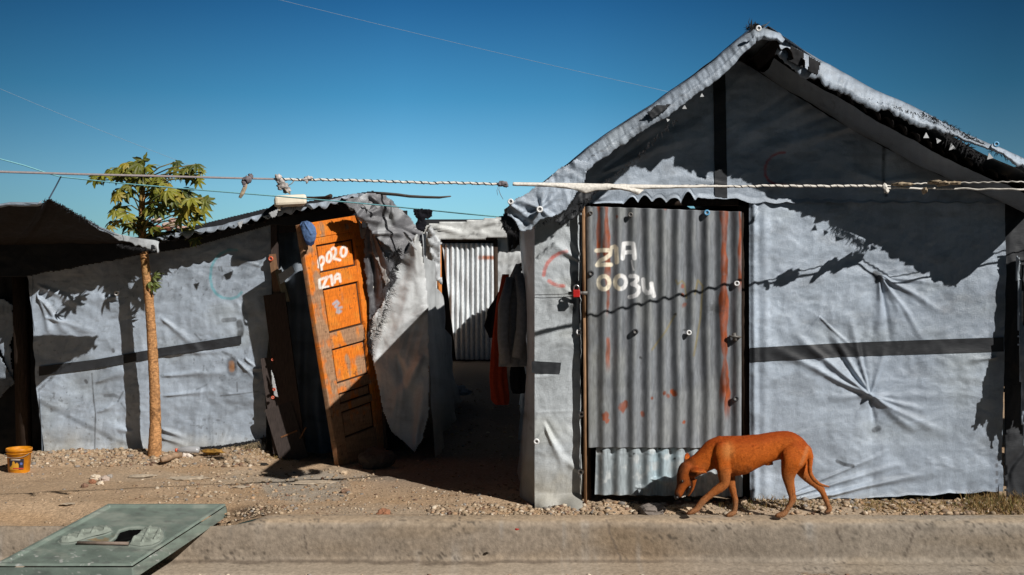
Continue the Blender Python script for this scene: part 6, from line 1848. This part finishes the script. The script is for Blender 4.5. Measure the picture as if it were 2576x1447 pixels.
zz = ground_h(X, Y)
zz = np.where(Y < 6.5, np.maximum(zz, 0.0), zz)
X, Y, S, zz, cc = X[keep2], Y[keep2], S[keep2], zz[keep2], cc[keep2]
gravel('gravel', 'loose limestone gravel scattered over the sandy ground', np.stack([X, Y, zz + S * 0.2], 1), S, cc, 5)
x, y, s_ = scatter(1700, -3.4, 3.4, 5.75, 6.06, 21, .003, .016, 2.6)
n = len(x); cc = pal[rs.choice(len(pal), n)] * rs.uniform(.75, 1.1, (n, 1))
gravel('road_gravel', 'pebbles along the foot of the kerb at the road edge', np.stack([x, y, np.where(y > 6.0, -.252, -.262) + s_ * .3], 1), s_, cc, 6)

# dry grass along the foot of the right-hand shack
gm = MB(); rng = random.Random(9)
def tuft(n, x0, x1, y0, y1, h, spread=.5):
    for _ in range(n):
        x, y = rng.uniform(x0, x1), rng.uniform(y0, y1)
        z = float(ground_h(np.array([x]), np.array([y]))[0])
        p = Vector((x, y, z - .003)); l = h * rng.uniform(.35, 1.2)
        d = Vector((rng.gauss(0, spread), rng.gauss(-.1, spread), 1)).normalized()
        e = p + d * l + Vector((rng.gauss(0, .3) * l, rng.gauss(0, .3) * l, -.15 * l))
        m_ = p + d * l * .55
        w = Vector((rng.uniform(.6, 1), rng.uniform(-.6, .6), 0)).normalized() * .0022
        c = rng.choice(((.20, .13, .05), (.26, .17, .07), (.10, .10, .03), (.14, .08, .035), (.30, .21, .10)))
        gm.add([p - w, p + w, m_ + w * .7, m_ - w * .7, e], [(0, 1, 2, 3), (3, 2, 4)], c)
tuft(1000, 2.1, 3.3, 6.52, 6.72, .05, .8); tuft(900, 2.75, 3.4, 6.5, 6.75, .11, .6); tuft(260, 1.25, 1.75, 6.56, 6.72, .06, .7); tuft(240, 1.7, 2.1, 6.58, 6.7, .03, 1)
tuft(160, -2.2, -1.7, 8.45, 8.68, .04)
gm_o = gm.build('grass', M['grass'], None, False, True)
tag(gm_o, 'dry brown grass growing between the kerb and the gabled shack', 'grass', kind='stuff')
gm = MB()
for _ in range(420):
    x, y = rng.choice((rng.gauss(1.32, .16), rng.gauss(.6, .3), rng.uniform(1.4, 2.4))), rng.uniform(5.86, 6.02)
    p = Vector((x, y, -.265)); l = .035 * rng.uniform(.3, 1.2); e = p + Vector((rng.gauss(0, .5), rng.gauss(0, .4), 1)) * l
    w = Vector((.0022, 0, 0)); gm.add([p - w, p + w, e], [(0, 1, 2)], rng.choice(((.16, .12, .06), (.24, .17, .08), (.10, .07, .04))))
tag(gm.build('road_grass', M['grass'], None, False, True), 'sparse dry grass at the foot of the kerb along the road', 'grass', kind='stuff')

# ================================================================== the dog
DGY = 6.40
def D(xz, yz, Y=DGY):
    return P((1900 + xz / 4.02) / 1.1603, (1200 + yz / 4.02) / 1.1603, Y)
DS = 1 / (4.02 * 1.1603) * DGY / F                   # metres per drawing unit
def loft(mb, rings, n=20, caps=True, pw=2.0):
    """rings: (centre Vector, up Vector (half height), side Vector (half width))"""
    vs = []; fs = []
    for (c, a, b) in rings:
        for k in range(n):
            t = 2 * math.pi * k / n
            ct, st = math.cos(t), math.sin(t)
            e = 2.0 / pw
            vs.append(c + a * math.copysign(abs(ct) ** e, ct) + b * math.copysign(abs(st) ** e, st))
    for r in range(len(rings) - 1):
        for k in range(n):
            k2 = (k + 1) % n
            fs.append((r * n + k, r * n + k2, (r + 1) * n + k2, (r + 1) * n + k))
    i0 = len(vs); vs.append(rings[0][0]); vs.append(rings[-1][0])
    for k in range(n):
        fs.append((i0, (k + 1) % n, k)); fs.append((i0 + 1, (len(rings) - 1) * n + k, (len(rings) - 1) * n + (k + 1) % n))
    mb.add(vs, fs)
def spline(keys, sub=5):
    """Catmull-Rom through tuples"""
    K = [np.array(k, float) for k in keys]
    out = []
    for i in range(len(K) - 1):
        p0, p1, p2, p3 = K[max(i - 1, 0)], K[i], K[i + 1], K[min(i + 2, len(K) - 1)]
        for k in range(sub):
            t = k / sub
            out.append(0.5 * (2 * p1 + (p2 - p0) * t + (2 * p0 - 5 * p1 + 4 * p2 - p3) * t * t + (3 * p1 - p0 - 3 * p2 + p3) * t ** 3))
    out.append(K[-1])
    return out
def limb(mb, keys, n=16, wfac=1.0, sub=5, roll=0.0):
    """keys: (x, y, r_front_back, r_side (drawing units), Y) along the limb"""
    ks = spline(keys, sub)
    rings = []
    for i, k in enumerate(ks):
        c = D(k[0], k[1], k[4])
        q0, q1 = ks[max(i - 1, 0)], ks[min(i + 1, len(ks) - 1)]
        t = D(q1[0], q1[1], q1[4]) - D(q0[0], q0[1], q0[4]); t.normalize()
        side = Vector((0, 1, 0)); side = (side - t * side.dot(t)).normalized()
        up = side.cross(t).normalized()
        if roll:
            q = Matrix.Rotation(R(roll), 3, t)
            side, up = q @ side, q @ up
        rings.append((c, up * k[2] * DS, side * k[3] * DS * wfac))
    loft(mb, rings, n)
NEAR, FARY = DGY - 0.055, DGY + 0.055
dg = MB()
# trunk: deep chest narrowing to the tucked belly
trunk = [(690, 480, 100, 70), (730, 492, 168, 105), (800, 508, 205, 140), (900, 522, 232, 162), (1000, 525, 234, 170), (1100, 515, 226, 172), (1200, 488, 208, 165), (1300, 455, 188, 150), (1400, 425, 172, 132), (1500, 408, 168, 125),
         (1600, 408, 172, 132), (1700, 425, 160, 132), (1780, 452, 130, 115), (1840, 475, 85, 75), (1862, 490, 40, 40)]
rings = []
for k in spline(trunk, 4):
    c = D(k[0], k[1])
    rings.append((c, Vector((0, 0, 1)) * k[2] * DS, Vector((0, 1, 0)) * k[3] * DS))
loft(dg, rings, 28, pw=2.15)
# neck reaching down and forward
limb(dg, [(860, 470, 190, 120, DGY), (760, 500, 178, 112, DGY), (680, 545, 155, 96, DGY), (600, 600, 132, 84, DGY), (520, 650, 118, 78, DGY), (450, 690, 105, 74, DGY)], 24)
# skull and muzzle, turned towards the road
ROLL = -34
limb(dg, [(470, 610, 60, 55, DGY), (450, 650, 105, 80, DGY), (424, 700, 124, 90, DGY - .004), (406, 760, 122, 88, DGY - .008), (388, 815, 104, 76, DGY - .012), (370, 865, 82, 62, DGY - .016), (350, 910, 66, 52, DGY - .02), (330, 955, 58, 47, DGY - .024), (316, 990, 48, 41, DGY - .027), (308, 1010, 26, 25, DGY - .029)], 22, sub=4, roll=ROLL)
# lower jaw, open
limb(dg, [(490, 800, 50, 50, DGY - .008), (488, 860, 36, 44, DGY - .012), (472, 920, 27, 36, DGY - .016), (448, 970, 22, 32, DGY - .02), (425, 1000, 16, 26, DGY - .022)], 14, sub=4)
# ears: near one laid back, far one pricked
def ear(base, tip, bw, tw, th, bulge):
    vs = []
    b0, t0 = D(*base), D(*tip)
    ax = (t0 - b0); L = ax.length; ax.normalize()
    w = ax.cross(bulge).normalized(); nrm = w.cross(ax)
    rings = []
    for k in range(9):
        t = k / 8
        ww = (bw * (1 - t) + tw * t) * (0.85 + 0.5 * math.sin(t * math.pi)) * DS
        if t > .9: ww *= .6
        rings.append((b0 + ax * L * t + nrm * 0.018 * math.sin(t * math.pi) * 0.5, nrm * th * DS, w * ww))
    loft(dg, rings, 12)
ear((470, 695, DGY - .05), (655, 722, DGY - .075), 46, 26, 13, Vector((0.1, -0.55, 0.8)))
ear((415, 622, DGY + .03), (422, 496, DGY + .05), 50, 34, 12, Vector((0.5, -.8, .1)))
# near foreleg reaching forward
limb(dg, [(850, 370, 70, 40, NEAR + .012), (850, 440, 104, 56, NEAR + .003), (848, 545, 100, 60, NEAR - .003), (854, 660, 88, 56, NEAR - .004), (862, 760, 76, 48, NEAR - .002), (868, 830, 62, 42, NEAR), (835, 880, 56, 38, NEAR), (760, 935, 46, 34, NEAR), (680, 995, 40, 31, NEAR), (620, 1045, 42, 33, NEAR), (585, 1085, 40, 33, NEAR), (550, 1130, 36, 31, NEAR), (520, 1165, 36, 36, NEAR)], 16)
limb(dg, [(540, 1150, 34, 34, NEAR), (490, 1178, 34, 44, NEAR), (450, 1196, 28, 44, NEAR), (425, 1206, 16, 34, NEAR)], 14)
# far foreleg standing
limb(dg, [(900, 600, 90, 50, FARY - .02), (930, 740, 64, 44, FARY - .03), (940, 830, 50, 38, FARY - .035), (955, 900, 42, 34, FARY - .04), (975, 980, 37, 31, FARY - .045), (990, 1050, 36, 32, FARY - .045), (990, 1110, 33, 30, FARY - .045), (980, 1165, 33, 32, FARY - .045), (965, 1200, 36, 38, FARY - .045)], 16)
limb(dg, [(985, 1185, 34, 34, FARY - .045), (945, 1208, 34, 44, FARY - .045), (910, 1222, 28, 42, FARY - .045), (885, 1230, 15, 32, FARY - .045)], 14)
# near hind leg
limb(dg, [(1712, 350, 70, 40, NEAR + .02), (1706, 420, 130, 58, NEAR + .006), (1690, 510, 156, 68, NEAR - .004), (1660, 590, 140, 70, NEAR - .010), (1628, 680, 105, 58, NEAR - .008), (1615, 760, 80, 46, NEAR - .004), (1625, 840, 62, 38, NEAR), (1642, 920, 50, 32, NEAR), (1655, 985, 44, 29, NEAR), (1662, 1035, 46, 29, NEAR), (1640, 1085, 36, 27, NEAR), (1605, 1140, 32, 26, NEAR), (1572, 1190, 32, 30, NEAR)], 18)
limb(dg, [(1680, 985, 22, 18, NEAR), (1692, 1022, 20, 18, NEAR), (1680, 1045, 18, 18, NEAR)], 10)
limb(dg, [(1582, 1185, 32, 32, NEAR), (1540, 1210, 34, 42, NEAR), (1495, 1222, 30, 44, NEAR), (1460, 1228, 16, 34, NEAR)], 14)
# far hind leg trailing
limb(dg, [(1760, 480, 110, 56, FARY), (1745, 600, 105, 60, FARY), (1765, 680, 82, 52, FARY), (1820, 760, 60, 42, FARY), (1890, 830, 46, 34, FARY + .005), (1955, 885, 40, 29, FARY + .01), (2000, 930, 40, 28, FARY + .01), (2035, 1000, 33, 26, FARY + .01), (2065, 1070, 29, 25, FARY + .01), (2088, 1130, 29, 27, FARY + .01)], 16)
limb(dg, [(1985, 885, 22, 16, FARY + .01), (2020, 905, 20, 16, FARY + .01), (2030, 935, 16, 15, FARY + .01)], 10)
limb(dg, [(2092, 1105, 27, 26, FARY + .01), (2095, 1150, 34, 36, FARY + .01), (2072, 1180, 32, 40, FARY + .01), (2045, 1194, 20, 34, FARY + .01)], 14)
# tail
limb(dg, [(1770, 430, 70, 56, DGY), (1838, 448, 48, 42, DGY), (1868, 520, 36, 32, DGY), (1868, 600, 31, 28, DGY - .004), (1862, 680, 29, 26, DGY - .008), (1878, 750, 27, 24, DGY - .01), (1925, 815, 25, 22, DGY - .012), (1985, 860, 21, 19, DGY - .014), (2050, 880, 15, 14, DGY - .016), (2105, 884, 6, 6, DGY - .018)], 14)
# sheath and elbow lumps
limb(dg, [(1340, 615, 26, 24, DGY), (1400, 612, 24, 22, DGY), (1435, 622, 14, 14, DGY)], 10)

# toes
for (tx, ty, Yc) in ((440, 1203, NEAR), (898, 1226, FARY - .045), (1474, 1227, NEAR), (2052, 1190, FARY + .01)):
    for k in (-1.5, -.5, .5, 1.5):
        ex = abs(k) > 1
        yy = Yc + k * .0085
        limb(dg, [(tx + 50 + 8 * ex, ty - 14, 12, 9, yy), (tx + 20 + 12 * ex, ty - 12, 17, 10, yy), (tx - 8 + 14 * ex, ty - 4, 17, 10, yy), (tx - 24 + 16 * ex, ty + 4, 8, 6, yy)], 10, sub=3)
dog = thing('dog', 'lean orange-brown short-haired dog walking with its nose to the ground by the metal door', 'dog', D(1200, 1240))
tmp_me = bpy.data.meshes.new('dog_shape')
tmp_me.from_pydata(dg.v, [], dg.f)
tmp = bpy.data.objects.new('dog_shape', tmp_me)
COL.objects.link(tmp)
md = tmp.modifiers.new('remesh', 'REMESH'); md.mode = 'VOXEL'; md.voxel_size = 0.0046
md = tmp.modifiers.new('smooth', 'SMOOTH'); md.factor = 0.5; md.iterations = 8
dgr = bpy.context.evaluated_depsgraph_get()
dog_me = bpy.data.meshes.new_from_object(tmp.evaluated_get(dgr))
bpy.data.objects.remove(tmp); bpy.data.meshes.remove(tmp_me)
dog_me.name = 'body'
dv = np.zeros(len(dog_me.vertices) * 3, np.float32); dog_me.vertices.foreach_get('co', dv); dv = dv.reshape(-1, 3).astype(float)
nrm = np.zeros(len(dog_me.vertices) * 3, np.float32); dog_me.vertices.foreach_get('normal', nrm); nrm = nrm.reshape(-1, 3)
px, py = PXA(dv)
xz = (px * 1.1603 - 1900) * 4.02; yz = (py * 1.1603 - 1200) * 4.02
# toes: shallow clefts across each paw
def cleft(xc, yc, rx, ry, Y):
    k = sstep(1.2, 0.6, np.hypot((xz - xc) / rx, (yz - yc) / ry)) * (np.abs(dv[:, 1] - Y) < .04)
    return k * (0.5 - 0.5 * np.cos((dv[:, 1] - Y) / 0.0095 * 2 * math.pi + math.pi)) ** 4
for a in ((455, 1195, 70, 34, NEAR), (910, 1220, 60, 30, FARY - .045), (1490, 1222, 66, 30, NEAR), (2058, 1185, 46, 28, FARY + .01)):
    dv = dv - nrm * (0.0015 * cleft(*a))[:, None]
# ribs, shoulder blade and haunch muscles
rib = np.sin((xz - 0.25 * yz) / 46.0 * 2 * math.pi) * sstep(900, 1000, xz) * sstep(1350, 1220, xz) * sstep(420, 520, yz) * sstep(740, 660, yz)
dv = dv + nrm * (0.0002 * rib + 0.0030 * fbm(xz / 115, yz / 115, 3, 301) + 0.0006 * fbm(xz / 22, yz / 60, 3, 302))[:, None]
def groove(pts, w, a):
    g = np.zeros(len(xz))
    for (p, q) in zip(pts[:-1], pts[1:]):
        d, _ = seg_dist(xz, yz, *p, *q); g = np.maximum(g, np.exp(-(d / w) ** 2))
    return a * g * sstep(0.2, -0.4, nrm[:, 1])
gr = groove([(700, 420), (720, 560), (740, 700), (790, 790)], 30, .0022) + groove([(930, 560), (925, 680), (920, 800)], 26, .002) + groove([(1500, 500), (1520, 600), (1530, 660)], 30, .004) + groove([(1790, 420), (1800, 520), (1740, 660)], 16, .003) + groove([(560, 1100), (600, 1060)], 9, .0) \
    + groove([(470, 790), (478, 880), (455, 960), (420, 990)], 13, .004)
dv = dv - nrm * gr[:, None]
dog_me.vertices.foreach_set('co', dv.astype(np.float32).ravel())
c = np.array((0.47, 0.107, 0.013))[None, :] * (1 + 0.10 * fbm(xz / 120, yz / 80, 4, 303) + 0.08 * fbm(xz / 40, yz / 9, 3, 304))[:, None]
c = mix(c, (0.30, 0.048, 0.006), sstep(0.05, 0.8, nrm[:, 2] + 0.25 * fbm(xz / 60, yz / 40, 3, 306)) * 0.85 * (yz < 700))                      # redder saddle
c = mix(c, (0.33, 0.115, 0.033), sstep(600, 800, yz + 60 * fbm(xz / 90, yz / 90, 2, 305)) * 0.8 * (xz > 560))       # paler legs and belly
c = mix(c, (0.29, 0.145, 0.07), sstep(930, 1160, yz + 40 * fbm(xz / 40, yz / 40, 3, 307)) * 0.85 * (xz > 400))
c = mix(c, c * np.array((0.42, 0.36, 0.36)), sstep(0.05, 0.5, fbm(xz / 70, yz / 45, 4, 308)) * sstep(590, 700, yz) * sstep(900, 960, xz) * sstep(1400, 1300, xz) * .6)       # patchy belly shading painted into the coat
c = mix(c, c * np.array((0.5, 0.42, 0.4)), sstep(60, 10, np.hypot((xz - 1545) * .9, (yz - 560) * .5)) * .55)
c = c * (1 + 0.10 * fbm(xz / 7 + yz / 30, yz / 5, 3, 309) + 0.12 * fbm(xz / 30, yz / 20, 3, 310))[:, None]
c = mix(c, (0.56, 0.22, 0.06), sstep(110, 10, np.hypot(xz - 905, (yz - 470) * .7)) * 0.75)  # shoulder highlight painted into the coat
c = mix(c, (0.50, 0.25, 0.11), sstep(36, 6, seg_dist(xz, yz, 1838, 430, 1760, 630)[0]) * 0.35 * (nrm[:, 1] < 0.3))
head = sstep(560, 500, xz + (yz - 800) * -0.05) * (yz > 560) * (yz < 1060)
c = mix(c, (0.20, 0.05, 0.010), head * 0.7)  # head coat darkened to stand for its shade
c = mix(c, (0.075, 0.028, 0.012), sstep(400, 330, xz + 0.25 * (yz - 800)) * head * .75)                 # shade on the face painted into the coat
c = mix(c, (0.05, 0.025, 0.016), sstep(60, 25, np.hypot(xz - 300, (yz - 1004) * .9)) * .9 * (yz > 920))
c = mix(c, (0.10, 0.04, 0.02), sstep(40, 14, np.hypot((xz - 362) * .8, yz - 828)) * .8)
c = mix(c, (0.045, 0.02, 0.012), groove([(468, 800), (478, 880), (455, 960), (420, 995)], 16, 1.0) * .95 * (xz > 395))
c = mix(c, (0.10, 0.045, 0.02), sstep(30, 10, seg_dist(xz, yz, 470, 740, 560, 752)[0]) * .75)      # hollow of the ear
c = mix(c, (0.06, 0.04, 0.03), sstep(1165, 1200, yz) * (xz > 1980) * .8)
c = mix(c, (0.05, 0.03, 0.02), sstep(20, 8, np.hypot(xz - 1420, yz - 622)) * .8)
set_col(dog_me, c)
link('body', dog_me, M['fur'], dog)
# the short coat: fine hairs lying back along the body
rsd = np.random.RandomState(17)
hi = rsd.choice(len(dv), 15000)
hp, hn = dv[hi], nrm[hi].astype(float)
fl = np.tile(np.array((0.8, 0.0, -0.35)), (len(hi), 1))
leg = (yz[hi] > 760) & (xz[hi] > 560)
fl[leg] = (0.15, 0, -1.0)
fl[xz[hi] < 560] = (0.55, 0, 0.8)
fl = fl + rsd.normal(0, .18, fl.shape)
fl = fl - hn * (fl * hn).sum(1)[:, None]
fl = fl / (np.linalg.norm(fl, axis=1)[:, None] + 1e-6)
hl = rsd.uniform(.006, .012, (len(hi), 1))
wd = np.cross(fl, hn); wd = wd / (np.linalg.norm(wd, axis=1)[:, None] + 1e-6) * 0.0009
hv = np.stack([hp - wd, hp + wd, hp + fl * hl + hn * hl * .30], 1).reshape(-1, 3)
hc = np.repeat(np.clip(c[hi] * rsd.uniform(.62, 1.32, (len(hi), 1)), 0, 1), 3, 0)
hm = np_mesh('coat', hv, np.arange(len(hv)).reshape(-1, 3), hc)
ho = link('coat', hm, M['fur'], dog, False)
ho['kind'] = 'stuff'
for (x, y, dy) in ((352, 832, -.062), ):
    pass
ey = MB(); ey.lump(D(368, 826, DGY - .052), (.0075, .006, .0075), 1, 0.02, 1, 3); ey.build('eye', M['eye'], dog)
ey = MB(); ey.lump(D(318, 815, DGY + .02), (.0065, .006, .0065), 2, 0.02, 1, 3); ey.build('eye', M['eye'], dog)
ns = MB(); ns.lump(D(300, 1012, DGY - .03), (.015, .016, .012), 3, 0.15, 1.5, 3); ns.build('nose', M['nose'], dog)
mo = MB(); mo.lump(D(436, 935, DGY - .036), (.011, .012, .030), 4, 0.1, 1.5, 3, Matrix.Rotation(R(18), 3, 'Y')); mo.build('mouth', M['eye'], dog)
th = MB()
for (x, y, l) in ((380, 1006, 12), (366, 1010, 9), (398, 1000, 9)):
    th.lathe(D(x, y, DGY - .05), [(.0, -.004), (.003, -.002), (.003, .002), (0, l * DS)], 8)
th.build('teeth', M['tooth'], dog)
